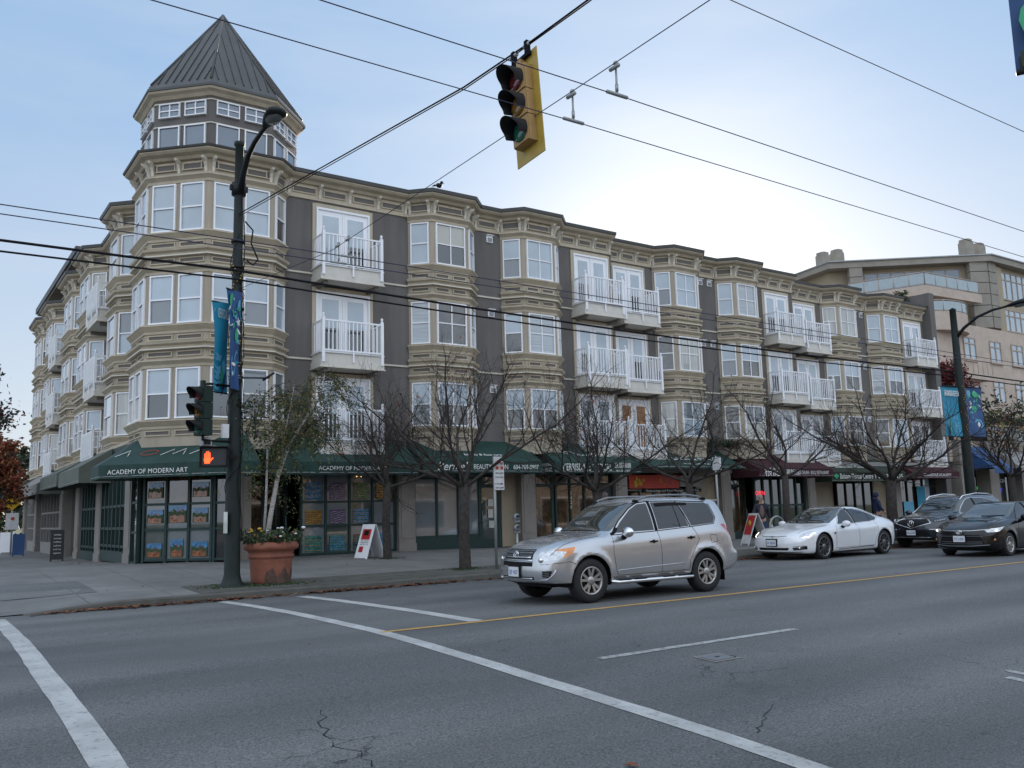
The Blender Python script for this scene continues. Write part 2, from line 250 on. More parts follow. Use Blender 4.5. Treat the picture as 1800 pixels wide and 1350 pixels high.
# ---------------- mesh builder ----------------
ORI = {}
class MB:
    def __init__(s): s.v = []; s.f = []; s.m = []; s.sm = []
    def add(s, vs, fs, m, smooth=False):
        o = len(s.v); s.v.extend([tuple(p) for p in vs])
        for f in fs: s.f.append(tuple(o+i for i in f)); s.m.append(m); s.sm.append(smooth)
    def obox(s, P, u, n, a, b, z, m):      # oriented box: along u, along n, up
        P = V((P[0], P[1], 0)); u = V((u[0], u[1], 0)); n = V((n[0], n[1], 0))
        vs = [P+u*x+n*y+V((0, 0, w)) for w in z for y in b for x in a]
        s.add(vs, [(0, 1, 3, 2), (4, 6, 7, 5), (0, 4, 5, 1), (2, 3, 7, 6), (0, 2, 6, 4), (1, 5, 7, 3)], m)
    def box(s, x, y, z, m): s.obox((0, 0), (1, 0), (0, 1), x, y, z, m)
    def quad(s, a, b, c, d, m): s.add([a, b, c, d], [(0, 1, 2, 3)], m)
    def poly(s, pts, m): s.add(pts, [tuple(range(len(pts)))], m)
    def prism(s, pts, z0, z1, m):
        n = len(pts); vs = [(p[0], p[1], z0) for p in pts]+[(p[0], p[1], z1) for p in pts]
        s.add(vs, [tuple(range(n-1, -1, -1)), tuple(range(n, 2*n))]+[(i, (i+1) % n, n+(i+1) % n, n+i) for i in range(n)], m)
    def slab(s, pts, t, m):                # polygon in space with thickness vector t
        n = len(pts); t = V(t); vs = [V(p) for p in pts]+[V(p)+t for p in pts]
        s.add(vs, [tuple(range(n-1, -1, -1)), tuple(range(n, 2*n))]+[(i, (i+1) % n, n+(i+1) % n, n+i) for i in range(n)], m)
    def tube(s, pts, r, m, sides=6, cap=True, smooth=True):
        pts = [V(p) for p in pts]; n = len(pts); rs = r if isinstance(r, (list, tuple)) else [r]*n
        vs = []; up = V((0, 0, 1)); prev = None
        for i, p in enumerate(pts):
            d = (pts[min(i+1, n-1)]-pts[max(i-1, 0)])
            if d.length < 1e-9: d = V((0, 0, 1))
            d.normalize()
            if prev is None:
                a = d.cross(up) if abs(d.z) < 0.95 else d.cross(V((1, 0, 0)))
            else:
                a = prev-d*prev.dot(d)
                if a.length < 1e-6: a = d.cross(up)
            a.normalize(); prev = a; b = d.cross(a)
            for k in range(sides):
                t = 2*PI*k/sides; vs.append(p+(a*math.cos(t)+b*math.sin(t))*rs[i])
        fs = [(i*sides+k, i*sides+(k+1) % sides, (i+1)*sides+(k+1) % sides, (i+1)*sides+k) for i in range(n-1) for k in range(sides)]
        if cap: fs += [tuple(range(sides-1, -1, -1)), tuple((n-1)*sides+k for k in range(sides))]
        s.add(vs, fs, m, smooth)
    def lathe(s, P, prof, m, sides=16, axis=None, smooth=True, sweep=2*PI, cap=True):
        # prof: (r, h) along axis (default z)
        P = V(P); ax = V(axis).normalized() if axis else V((0, 0, 1))
        a = ax.cross(V((0, 0, 1))) if abs(ax.z) < 0.9 else V((1, 0, 0)); a = (a-ax*a.dot(ax)).normalized(); b = ax.cross(a)
        vs = []
        for r, h in prof:
            for k in range(sides):
                t = sweep*k/sides; vs.append(P+ax*h+(a*math.cos(t)+b*math.sin(t))*r)
        n = len(prof)
        fs = [(i*sides+k, i*sides+(k+1) % sides, (i+1)*sides+(k+1) % sides, (i+1)*sides+k) for i in range(n-1) for k in range(sides)]
        if cap: fs += [tuple(range(sides-1, -1, -1)), tuple((n-1)*sides+k for k in range(sides))]
        s.add(vs, fs, m, smooth)
    def ball(s, P, r, m, seg=10, sc=(1, 1, 1)):
        vs = []; n = seg//2
        for i in range(n+1):
            th = PI*i/n
            for k in range(seg):
                ph = 2*PI*k/seg; vs.append((P[0]+r*sc[0]*math.sin(th)*math.cos(ph), P[1]+r*sc[1]*math.sin(th)*math.sin(ph), P[2]+r*sc[2]*math.cos(th)))
        s.add(vs, [(i*seg+k, (i+1)*seg+k, (i+1)*seg+(k+1) % seg, i*seg+(k+1) % seg) for i in range(n) for k in range(seg)], m, True)
    def sweep(s, path, prof, m, closed=True, caps=True):
        # path: plan points; outward = right of travel; prof: (offset, z)
        n = len(path); P = [V((p[0], p[1])) for p in path]; vs = []
        for i in range(n):
            d0 = (P[i]-P[i-1]).normalized() if i > 0 else (P[1]-P[0]).normalized()
            d1 = (P[i+1]-P[i]).normalized() if i < n-1 else d0
            n0 = V((d0.y, -d0.x)); n1 = V((d1.y, -d1.x)); b = (n0+n1).normalized(); k = 1/max(0.35, b.dot(n0))
            for o, z in prof: q = P[i]+b*k*o; vs.append((q.x, q.y, z))
        k = len(prof); fs = []
        for i in range(n-1):
            for j in range(k if closed else k-1):
                fs.append((i*k+j, (i+1)*k+j, (i+1)*k+(j+1) % k, i*k+(j+1) % k))
        if closed and caps: fs += [tuple(range(k)), tuple((n-1)*k+j for j in range(k-1, -1, -1))]
        s.add(vs, fs, m)
    def build(s, name, parent=None, kind=None, autosm=False):
        me = bpy.data.meshes.new(name); o0 = ORI.get(parent, V((0, 0, 0)))
        vs = [(p[0]-o0.x, p[1]-o0.y, p[2]-o0.z) for p in s.v]
        me.from_pydata(vs, [], s.f)
        names = list(dict.fromkeys(s.m))
        for nm in names: me.materials.append(MATS[nm])
        idx = {nm: i for i, nm in enumerate(names)}
        me.polygons.foreach_set('material_index', [idx[x] for x in s.m]); me.polygons.foreach_set('use_smooth', s.sm)
        me.update()
        o = bpy.data.objects.new(name, me); C.objects.link(o)
        if parent is not None: o.parent = parent; ORI[o] = o0
        else: ORI[o] = V((0, 0, 0))
        if kind: o['kind'] = kind
        return o
def thing(name, label, cat, loc=(0, 0, 0), group=None):
    o = bpy.data.objects.new(name, None); C.objects.link(o); o.location = loc; o.empty_display_size = 0.3
    o['label'] = label; o['category'] = cat
    if group: o['group'] = group
    ORI[o] = V(loc); return o
def tag(o, label, cat, group=None):
    o['label'] = label; o['category'] = cat
    if group: o['group'] = group
    return o
def center_origin(o, P):                 # moves a single-mesh thing's origin to its base
    P = V(P); o.data.transform(Matrix.Translation(-P)); o.location = P
    ORI[o] = P
def text(name, body, O, u, w, size, m, parent, width=None, shear=0.0, flip=False, extr=0.0, spacing=1.0, part=True, align='CENTER'):
    """lettering lying in the plane spanned by u (reading direction) and w (letter up), centred on O"""
    cu = bpy.data.curves.new(name, 'FONT'); cu.body = body; cu.size = size; cu.align_x = 'CENTER'; cu.align_y = 'CENTER'; cu.shear = shear
    cu.resolution_u = 3; cu.space_character = spacing; cu.offset = 0.0
    ob = bpy.data.objects.new('tmp', cu); C.objects.link(ob)
    dg = bpy.context.evaluated_depsgraph_get(); me = bpy.data.meshes.new_from_object(ob.evaluated_get(dg))
    bpy.data.objects.remove(ob)
    if len(me.vertices) == 0: return None
    xs = [v.co.x for v in me.vertices]; W = max(xs)-min(xs); cx = (max(xs)+min(xs))/2
    sx = (width/W) if width else 1.0
    u = V(u).normalized(); w = V(w).normalized(); O = V(O); o0 = ORI.get(parent, V((0, 0, 0)))
    for v in me.vertices:
        x = (v.co.x-cx)*sx
        if flip: x = -x
        v.co = O+u*x+w*v.co.y-o0
    me.materials.clear(); me.materials.append(MATS[m]); me.name = name
    o = bpy.data.objects.new(name, me); C.objects.link(o); o.parent = parent; ORI[o] = o0
    return o
# ---------------- ground ----------------
def lerp(a, b, t): return a+(b-a)*t
def clamp(t, a=0.0, b=1.0): return max(a, min(b, t))
def zr(x, y):
    if y < 10.97:
        d = 10.97-max(y, 3.5); z = -0.0057*d*d
        if y < 3.5: z -= (3.5-y)*0.02
        return z
    return -0.0009*min(y-10.97, 7.2)**2
def zs(x, y):
    A = lerp(0.29, 0.03, clamp((x-14)/14)); t = clamp((y-18.1)/7.9)
    z = 0.09+A*t
    if y > 26: z -= 0.16*clamp((y-26)/8)
    r = clamp((3.3-x)/1.4)*clamp((20.5-y)/2.4)
    return z*(1-r)+(-0.04)*r
def grid(name, xs, ys, fn, m, kind='structure'):
    b = MB(); nx = len(xs)
    b.add([(x, y, fn(x, y)) for y in ys for x in xs], [(j*nx+i, j*nx+i+1, (j+1)*nx+i+1, (j+1)*nx+i) for j in range(len(ys)-1) for i in range(nx-1)], m, True)
    return b.build(name, kind=kind)
def fr(a, b, s): n = max(1, int(round((b-a)/s))); return [a+(b-a)*i/n for i in range(n+1)]
grid('ground', fr(-900, 900, 300), fr(-900, 1100, 200), lambda x, y: -1.6, 'moss')
grid('road', [-120, -60, -30, -10]+fr(0, 60, 3)[0:]+[90, 140, 220], fr(-30, 3, 1.5)+fr(3, 19, 0.4)[1:]+[30, 60, 100, 200], zr, 'asphalt')
grid('pavement', fr(1.5, 8, 0.5)+fr(8, 60, 2)[1:]+[90, 140, 220], [18.24]+fr(18.6, 21, 0.4)+fr(22, 34, 1)+[45, 60, 90], zs, 'concrete')
k = MB()
xs_ = fr(1.9, 8, 0.5)+fr(8, 60, 2)[1:]+[90, 140, 220]
vs = []
for x in xs_:
    zt = zs(x, 18.2); g = zr(x, 18.1)
    vs += [(x, 18.085, g-0.02), (x, 18.10, zt-0.025), (x, 18.125, zt+0.001), (x, 18.26, zt+0.006)]
k.add(vs, [(i*4+j, (i+1)*4+j, (i+1)*4+j+1, i*4+j+1) for i in range(len(xs_)-1) for j in range(3)], 'kerb')
k.add([(1.48, 18.0, -0.08), (1.48, 90, -0.08), (1.5, 90, 0.2), (1.5, 19.5, 0.12), (1.5, 18.0, -0.03)], [(0, 1, 2, 3, 4)], 'kerb')
k.build('kerb', kind='structure')
grid('far_pavement', [-120, -3, 4, 30, 120, 220], [-16, -9, -5.4], lambda x, y: zr(x, y)+0.13, 'concrete')
grid('tree_strip', fr(5.0, 8, 0.5)+fr(8, 60, 2)[1:]+[90, 140], [18.30, 18.6, 19.0, 19.4, 19.85], lambda x, y: zs(x, y)+0.006, 'verge')
grid('asphalt_patch', [1.6, 2.5, 3.4], [19.9, 21, 22.4], lambda x, y: zs(x, y)+0.006, 'asphalt')
def marking(name, pts, w, m, dz=0.005, wob=0.0, seed=1, dash=None, taper=None):
    rnd = random.Random(seed); b = MB(); L_ = []; P = [V((p[0], p[1])) for p in pts]
    for i in range(len(P)-1):
        n = max(1, int((P[i+1]-P[i]).length/0.35))
        for j in range(n+(1 if i == len(P)-2 else 0)): L_.append(P[i].lerp(P[i+1], j/n))
    vs = []
    for i, p in enumerate(L_):
        d = (L_[min(i+1, len(L_)-1)]-L_[max(0, i-1)]).normalized(); nn = V((d.y, -d.x))
        for s_ in (-1, -0.33, 0.33, 1):
            q = p+nn*(w/2*s_+(rnd.uniform(-wob, wob) if abs(s_) == 1 else 0)); vs.append((q.x, q.y, zr(q.x, q.y)+dz))
    b.add(vs, [(i*4+j, i*4+j+1, (i+1)*4+j+1, (i+1)*4+j) for i in range(len(L_)-1) for j in range(3)], m, True)
    return b.build(name, kind='structure')
marking('crosswalk_line', [(5.27, 17.75), (5.38, 15.9), (5.42, 14.3), (5.37, 11.2), (5.25, 8.9), (5.21, 7.2), (5.23, 6.2), (5.28, 5.0), (5.30, 4.1), (5.3, 2.2)], 0.21, 'paint_white', wob=0.006)
marking('crosswalk_line', [(1.47, 17.7), (1.46, 16.0), (1.42, 13.5), (1.34, 10.8), (1.31, 9.1), (1.29, 7.8), (1.27, 6.75), (1.25, 5.5), (1.22, 2.0)], 0.225, 'paint_white', wob=0.006, seed=2)
marking('stop_line', [(6.78, 17.5), (6.88, 15.8), (6.93, 13.1), (6.91, 11.06)], 0.24, 'paint_white', wob=0.008, seed=3)
marking('centre_line', [(5.35, 10.97), (120, 10.97)], 0.13, 'paint_yellow', wob=0.004, seed=4)
marking('lane_line', [(6.35, 7.66), (9.65, 7.66)], 0.11, 'paint_worn', wob=0.006, seed=5)
marking('lane_line', [(16.6, 7.9), (19.9, 7.9)], 0.11, 'paint_worn', wob=0.006, seed=6)
marking('stop_line', [(9.15, 4.75), (9.1, 2.5)], 0.12, 'paint_worn', wob=0.006, seed=7)
marking('stop_line', [(9.45, 4.9), (9.4, 2.5)], 0.10, 'paint_worn', wob=0.006, seed=8)

marking('road_crack', [(3.03, 7.36), (2.97, 7.22), (2.99, 7.12), (2.86, 7.01), (2.83, 6.86), (2.86, 6.78), (2.76, 6.65), (2.77, 6.5), (2.71, 6.34), (2.76, 6.24), (2.83, 6.12), (2.76, 5.98), (2.80, 5.9), (2.75, 5.79)], 0.007, 'black', 0.003, 0.005, 11)
marking('road_crack', [(6.35, 5.34), (6.24, 5.27), (6.2, 5.25), (6.01, 5.16), (5.97, 5.09), (5.87, 5.06), (5.78, 4.98), (5.68, 4.96), (5.66, 4.90), (5.58, 4.87)], 0.006, 'black', 0.003, 0.004, 12)
# ---------------- corner apartment building ----------------
BL = thing('apartment_building', 'four storey taupe corner apartment block with cream bay windows, pointed turret and shops below', 'apartment building', (9.0, 27.0, 0.3))
WT = [5.88, 8.64, 11.40]; WB = [4.40, 7.16, 9.92]
def panel(b, P, u, n, a0, a1, z0, z1, off=0.0):
    b.obox(P, u, n, (a0, a1), (off-0.01, off+0.035), (z0, z0+0.035), 'cream'); b.obox(P, u, n, (a0, a1), (off-0.01, off+0.035), (z1-0.03, z1), 'cream')
    b.obox(P, u, n, (a0, a0+0.035), (off-0.01, off+0.033), (z0+0.035, z1-0.03), 'cream'); b.obox(P, u, n, (a1-0.035, a1), (off-0.01, off+0.033), (z0+0.035, z1-0.03), 'cream')
    b.obox(P, u, n, (a0+0.035, a1-0.035), (off-0.01, off+0.012), (z0+0.035, z1-0.03), 'panel_grey')
rw = random.Random(7)
NWIN = [0]; FARWIN = [MB(), MB()]
def window(parent, P, u, n, a0, a1, z0, z1, kind='hung', up='blind', lo='blind', off=0.0, fw=0.045, far=False, label=None, nx=2, nz=2):
    f = FARWIN[0] if far else MB(); g = FARWIN[1] if far else MB()
    f.obox(P, u, n, (a0, a1), (off, off+0.07), (z1-fw, z1), 'white'); f.obox(P, u, n, (a0, a1), (off, off+0.09), (z0, z0+fw), 'white')
    f.obox(P, u, n, (a0, a0+fw), (off, off+0.07), (z0+fw, z1-fw), 'white'); f.obox(P, u, n, (a1-fw, a1), (off, off+0.07), (z0+fw, z1-fw), 'white')
    zm = (z0+z1)/2; am = (a0+a1)/2
    P3 = V((P[0], P[1], 0)); u3 = V((u[0], u[1], 0)); n3 = V((n[0], n[1], 0))
    def q(x0, x1, y0, y1, d, m): g.quad(P3+u3*x0+n3*d+V((0, 0, y0)), P3+u3*x1+n3*d+V((0, 0, y0)), P3+u3*x1+n3*d+V((0, 0, y1)), P3+u3*x0+n3*d+V((0, 0, y1)), m)
    if kind == 'hung':
        f.obox(P, u, n, (a0+fw, a1-fw), (off, off+0.055), (zm-0.022, zm+0.022), 'white')
        q(a0+fw, a1-fw, zm+0.022, z1-fw, off+0.03, up); q(a0+fw, a1-fw, z0+fw, zm-0.022, off+0.015, lo)
    elif kind == 'grid':
        for i in range(1, nx): x = lerp(a0, a1, i/nx); f.obox(P, u, n, (x-0.018, x+0.018), (off, off+0.052), (z0+fw, z1-fw), 'white')
        xs = [a0+fw-0.018]+[lerp(a0, a1, i/nx) for i in range(1, nx)]+[a1-fw+0.018]
        for i in range(nx):
            for j in range(1, nz): zz = lerp(z0, z1, j/nz); f.obox(P, u, n, (xs[i]+0.018, xs[i+1]-0.018), (off, off+0.05), (zz-0.018, zz+0.018), 'white')
        q(a0+fw, a1-fw, zm, z1-fw, off+0.02, up); q(a0+fw, a1-fw, z0+fw, zm, off+0.02, lo)
    elif kind == 'plain':
        q(a0+fw, a1-fw, z0+fw, z1-fw, off+0.02, up)
    if far: return None
    o = f.build('window', parent); g.build('pane', o); NWIN[0] += 1
    if label: o['label'] = label
    return o
def faces(path):
    out = []
    for i in range(len(path)-1):
        a = V((path[i][0], path[i][1])); b_ = V((path[i+1][0], path[i+1][1])); u = (b_-a).normalized()
        out.append((a, u, V((u.y, -u.x)), (b_-a).length))
    return out
def pick(k, side):
    r = rw.random()
    if k == 2: up = 'blind' if r < 0.85 else 'blind_cream'; lo = 'blind' if r < 0.6 else ('blind_grey' if r < 0.85 else 'dark_glass')
    elif k == 1: up = 'blind' if r > 0.15 else 'blind_grey'; lo = 'blind' if r < 0.45 else ('blind_grey' if r < 0.8 else 'dark_glass')
    else: up = 'blind' if r < 0.5 else 'blind_grey'; lo = ('blind_grey', 'dark_glass', 'blind', 'blind_cream')[int(rw.random()*4)]
    q_ = rw.random()
    if q_ < 0.14: up = lo = 'blind_slat'
    elif q_ < 0.26: up = lo = 'curtain'
    elif q_ < 0.40 and k < 2: lo = 'room'
    elif q_ < 0.46 and k < 2: up = lo = 'room'
    return up, lo
def bay(path, spec, name='bay', far=False, z0=3.55, zo=0.0, glass=None, depth=0.25):
    b = MB()
    b.sweep(path, [(0, z0), (0, 12.2+zo), (-depth, 12.2+zo), (-depth, z0)], 'bay_wall')
    for k in range(3):
        wb = WB[k]+zo
        b.sweep(path, [(0, wb-0.26), (0.03, wb-0.26), (0.04, wb-0.19), (0.09, wb-0.13), (0.15, wb-0.05), (0.16, wb-0.05), (0.16, wb-0.01), (0, wb+0.01)], 'cream')
        if k > 0:
            b.sweep(path, [(0, wb-0.68), (0.05, wb-0.67), (0.07, wb-0.62), (0.15, wb-0.57), (0.17, wb-0.50), (0, wb-0.49)], 'cream')
            b.sweep(path, [(0, wb-0.735), (0.13, wb-0.73), (0.13, wb-0.69), (0, wb-0.685)], 'cream_light')
        wt = WT[k]+zo
        b.sweep(path, [(0, wt+0.03), (0.03, wt+0.03), (0.04, wt+0.11), (0.09, wt+0.16), (0.145, wt+0.21), (0.145, wt+0.25), (0, wt+0.27)], 'cream')
        for (P, u, n, Ln), (kind, cnt) in zip(faces(path), spec):
            if cnt == 0: continue
            pan = [(0.12+i*(Ln-0.24+0.12)/max(cnt, 1), 0) for i in range(cnt)]
            c2 = max(cnt, 2 if kind == 'grid' else 1); w = (Ln-0.20-(c2-1)*0.14)/c2
            for i in range(c2):
                a = 0.10+i*(w+0.14)
                panel(b, P, u, n, a, a+w, wb-0.46, wb-0.30)
                if k < 2: panel(b, P, u, n, a, a+w, wt+0.34, wt+0.50)
                else: panel(b, P, u, n, a, a+w, wt+0.40, wt+0.66)
    o = b.build(name, BL)
    for k in range(3):
        for fi, ((P, u, n, Ln), (kind, cnt)) in enumerate(zip(faces(path), spec)):
            if cnt == 0: continue
            mg = 0.13 if Ln > 1.1 else 0.10; gp = 0.16; w = (Ln-2*mg-(cnt-1)*gp)/cnt
            for i in range(cnt):
                up, lo = glass(k, fi, i) if glass else pick(k, fi)
                window(BL, P, u, n, mg+i*(w+gp), mg+i*(w+gp)+w, WB[k]+zo+0.02, WT[k]+zo, kind, up, lo, far=far)
    return o
def cornice(path, zo=0.0, name='cornice', top=12.49, fpan=True):
    b = MB()
    b.sweep(path, [(0, 11.62+zo), (0.05, 11.63+zo), (0.05, 11.70+zo), (0, 11.71+zo)], 'cream')
    b.sweep(path, [(0, 12.10+zo), (0.10, 12.12+zo), (0.16, 12.20+zo), (0.30, 12.25+zo), (0.36, 12.31+zo), (0.36, 12.345+zo), (0, 12.35+zo)], 'cream')
    b.sweep(path, [(-0.30, 12.35+zo), (0.40, 12.352+zo), (0.42, top-0.02+zo), (0.37, top+zo), (-0.30, top+0.02+zo)], 'roof_metal')
    for (P, u, n, Ln) in faces(path):
        if Ln < 0.5: continue
        if Ln > 1.0: cnt = max(1, round(Ln/1.0)); pos = [0.06+(Ln-0.20)*i/cnt for i in range(cnt+1)]
        else: pos = [0.05, Ln-0.13]
        for a in pos:
            P3 = V((P[0], P[1], 0)); u3 = V((u[0], u[1], 0)); n3 = V((n[0], n[1], 0))
            pr = [(0.0, 11.71), (0.05, 11.71), (0.07, 11.85), (0.13, 11.98), (0.24, 12.06), (0.26, 12.12), (0, 12.12)]
            b.slab([P3+u3*a+n3*o_+V((0, 0, z_+zo)) for o_, z_ in pr], u3*0.08, 'cream_light')
        if Ln > 1.0 and fpan:
            for a, c in zip(pos[:-1], pos[1:]): panel(b, P, u, n, a+0.16, c-0.08, 11.80+zo, 12.02+zo, 0.023)
    return b.build(name, BL)
# --- plan of the upper walls
TW = [(6.35, 29.34), (5.58, 28.57), (5.58, 26.77), (6.94, 25.41), (8.87, 25.41), (9.46, 26.0)]
def bp(x0, x3, y, d=0.6): return [(x0, y), (x0+d, y-d), (x3-d, y-d), (x3, y)]
Y1, Y2, Y3 = 26.0, 26.6, 27.1
bays = [(bp(13.80, 16.42, Y1), 0), (bp(17.60, 20.22, Y1), 0), (bp(25.75, 28.40, Y2), 0), (bp(29.58, 32.22, Y2), 0), (bp(37.75, 40.40, Y3), -0.1), (bp(41.5, 44.2, Y3), -0.1)]
# --- flat walls
w = MB()
def wall(path, zo=0.0, z0=3.55, belts=True):
    w.sweep(path, [(0, z0), (0, 12.3+zo), (-0.3, 12.3+zo), (-0.3, z0)], 'stucco')
    # frieze strip above the flat wall
    w.sweep(path, [(0, 11.64+zo), (0.022, 11.64+zo), (0.022, 12.28+zo), (0, 12.28+zo)], 'cream')
    for k in (1, 2): z = WB[k]-0.72+zo; w.sweep(path, [(0, z-0.03), (0.04, z-0.03), (0.045, z+0.025), (0, z+0.03)], 'cream_light')
wall([(9.46, Y1), (13.80, Y1)]); wall([(16.42, Y1), (17.60, Y1)]); wall([(20.22, Y1), (22.95, Y1)])
wall([(22.95, Y2), (25.75, Y2)]); wall([(28.40, Y2), (29.58, Y2)]); wall([(32.22, Y2), (34.95, Y2)])
wall([(34.95, Y3), (37.75, Y3)], -0.1); wall([(40.40, Y3), (41.5, Y3)], -0.1); wall([(44.2, Y3), (47.0, Y3)], -0.1)
for x, ya, yb in ((22.95, Y1, Y2), (34.95, Y2, Y3)): w.box((x-0.3, x-0.002), (ya+0.3, yb+0.4), (3.55, 12.3), 'stucco')
w.box((47.0, 47.5), (26.6, 38), (0.1, 13.1), 'stucco')          # party wall standing above the roof at the far end
w.build('wall', BL)
spec3 = [('hung', 1), ('grid', 1), ('hung', 1)]
def g_tower(k, fi, i):
    if k == 0: return ('blind', 'dark_glass') if (fi, i) == (2, 0) else (('blind', 'blind_grey') if fi in (2,) else ('blind_grey', 'dark_glass') if fi == 3 else ('blind_grey', 'blind_cream'))
    return ('blind', 'blind') if (k, fi, i) not in ((1, 2, 0), (1, 3, 1), (2, 4, 0)) else (('blind', 'blind_grey') if fi != 4 else ('curtain', 'room'))
bay(TW, [('hung', 0), ('hung', 2), ('hung', 2), ('hung', 2), ('hung', 1)], 'tower_wall', glass=g_tower)
for pth, zo in bays: bay(pth, spec3, 'bay', zo=zo)
cornice(TW, 0.0, 'cornice', 12.43)
def run(*ps): return [p for q in ps for p in q]
cornice(run([(9.46, Y1)], bays[0][0], bays[1][0], [(22.95, Y1)]), 0.0)
cornice(run([(22.97, Y2)], bays[2][0], bays[3][0], [(34.95, Y2)]), 0.0)
cornice(run([(34.97, Y3)], bays[4][0], bays[5][0], [(46.98, Y3)]), -0.1)
# --- left wing: walls run from the far end towards the tower
XL = 6.35
def lb(yfar, ynear, d=0.6): return [(XL, yfar+d), (XL-d, yfar), (XL-d, ynear), (XL, ynear-d)]
lbays = [lb(33.5, 32.0), lb(40.0, 37.7), lb(44.3, 42.0), lb(50.4, 48.3), lb(54.9, 52.4)]
w = MB()
ys = [(29.34, 31.4), (34.1, 37.1), (40.6, 41.4), (44.9, 47.7), (51.0, 51.8), (55.5, 56.5)]
for a, c in ys: wall([(XL, c), (XL, a)])
w.build('wall', BL)
for i, pth in enumerate(lbays): bay(pth, [('hung', 0), ('hung', 1 if i == 0 else 2), ('hung', 1)], 'bay', far=(i >= 2))
lp = [(XL, 56.5)]
for pth in reversed(lbays): lp += pth
lp += [(XL, 29.36)]
cornice(lp, 0.0)
# flat roof deck and rear walls
r = MB()
r.prism([(6.3, 29.4), (9.4, 26.3), (22.7, 26.3), (22.7, 26.9), (34.7, 26.9), (34.7, 27.4), (46.9, 27.4), (46.9, 38), (20, 38), (20, 56.2), (6.6, 56.2)], 12.0, 12.3, 'roof_metal')
r.build('roof', BL)
r = MB(); r.box((20.0, 46.9), (37.7, 38), (0.1, 12.3), 'stucco'); r.box((19.7, 20), (38, 56.2), (0.1, 12.3), 'stucco'); r.box((6.6, 19.7), (56.2, 56.5), (0.1, 12.3), 'stucco'); r.build('rear_wall', BL)
FW = FARWIN[0].build('window', BL, kind='stuff'); FARWIN[1].build('pane', FW)
# small wall vents
v = MB()
for x, y, zs_ in ((17.12, Y1, 0), (28.62, Y2, 0), (29.2, Y2, 0), (40.62, Y3, -.1), (41.15, Y3, -.1)):
    for k in range(3):
        zc = WT[k]-0.02+zs_; v = MB(); v.box((x-0.13, x+0.13), (y-0.05, y-0.001), (zc-0.13, zc+0.13), 'white'); v.box((x-0.09, x+0.09), (y-0.07, y-0.05), (zc-0.10, zc+0.04), 'metal_grey'); v.box((x-0.15, x+0.15), (y-0.12, y-0.05), (zc+0.13, zc+0.15), 'white'); v.build('wall_vent', BL)
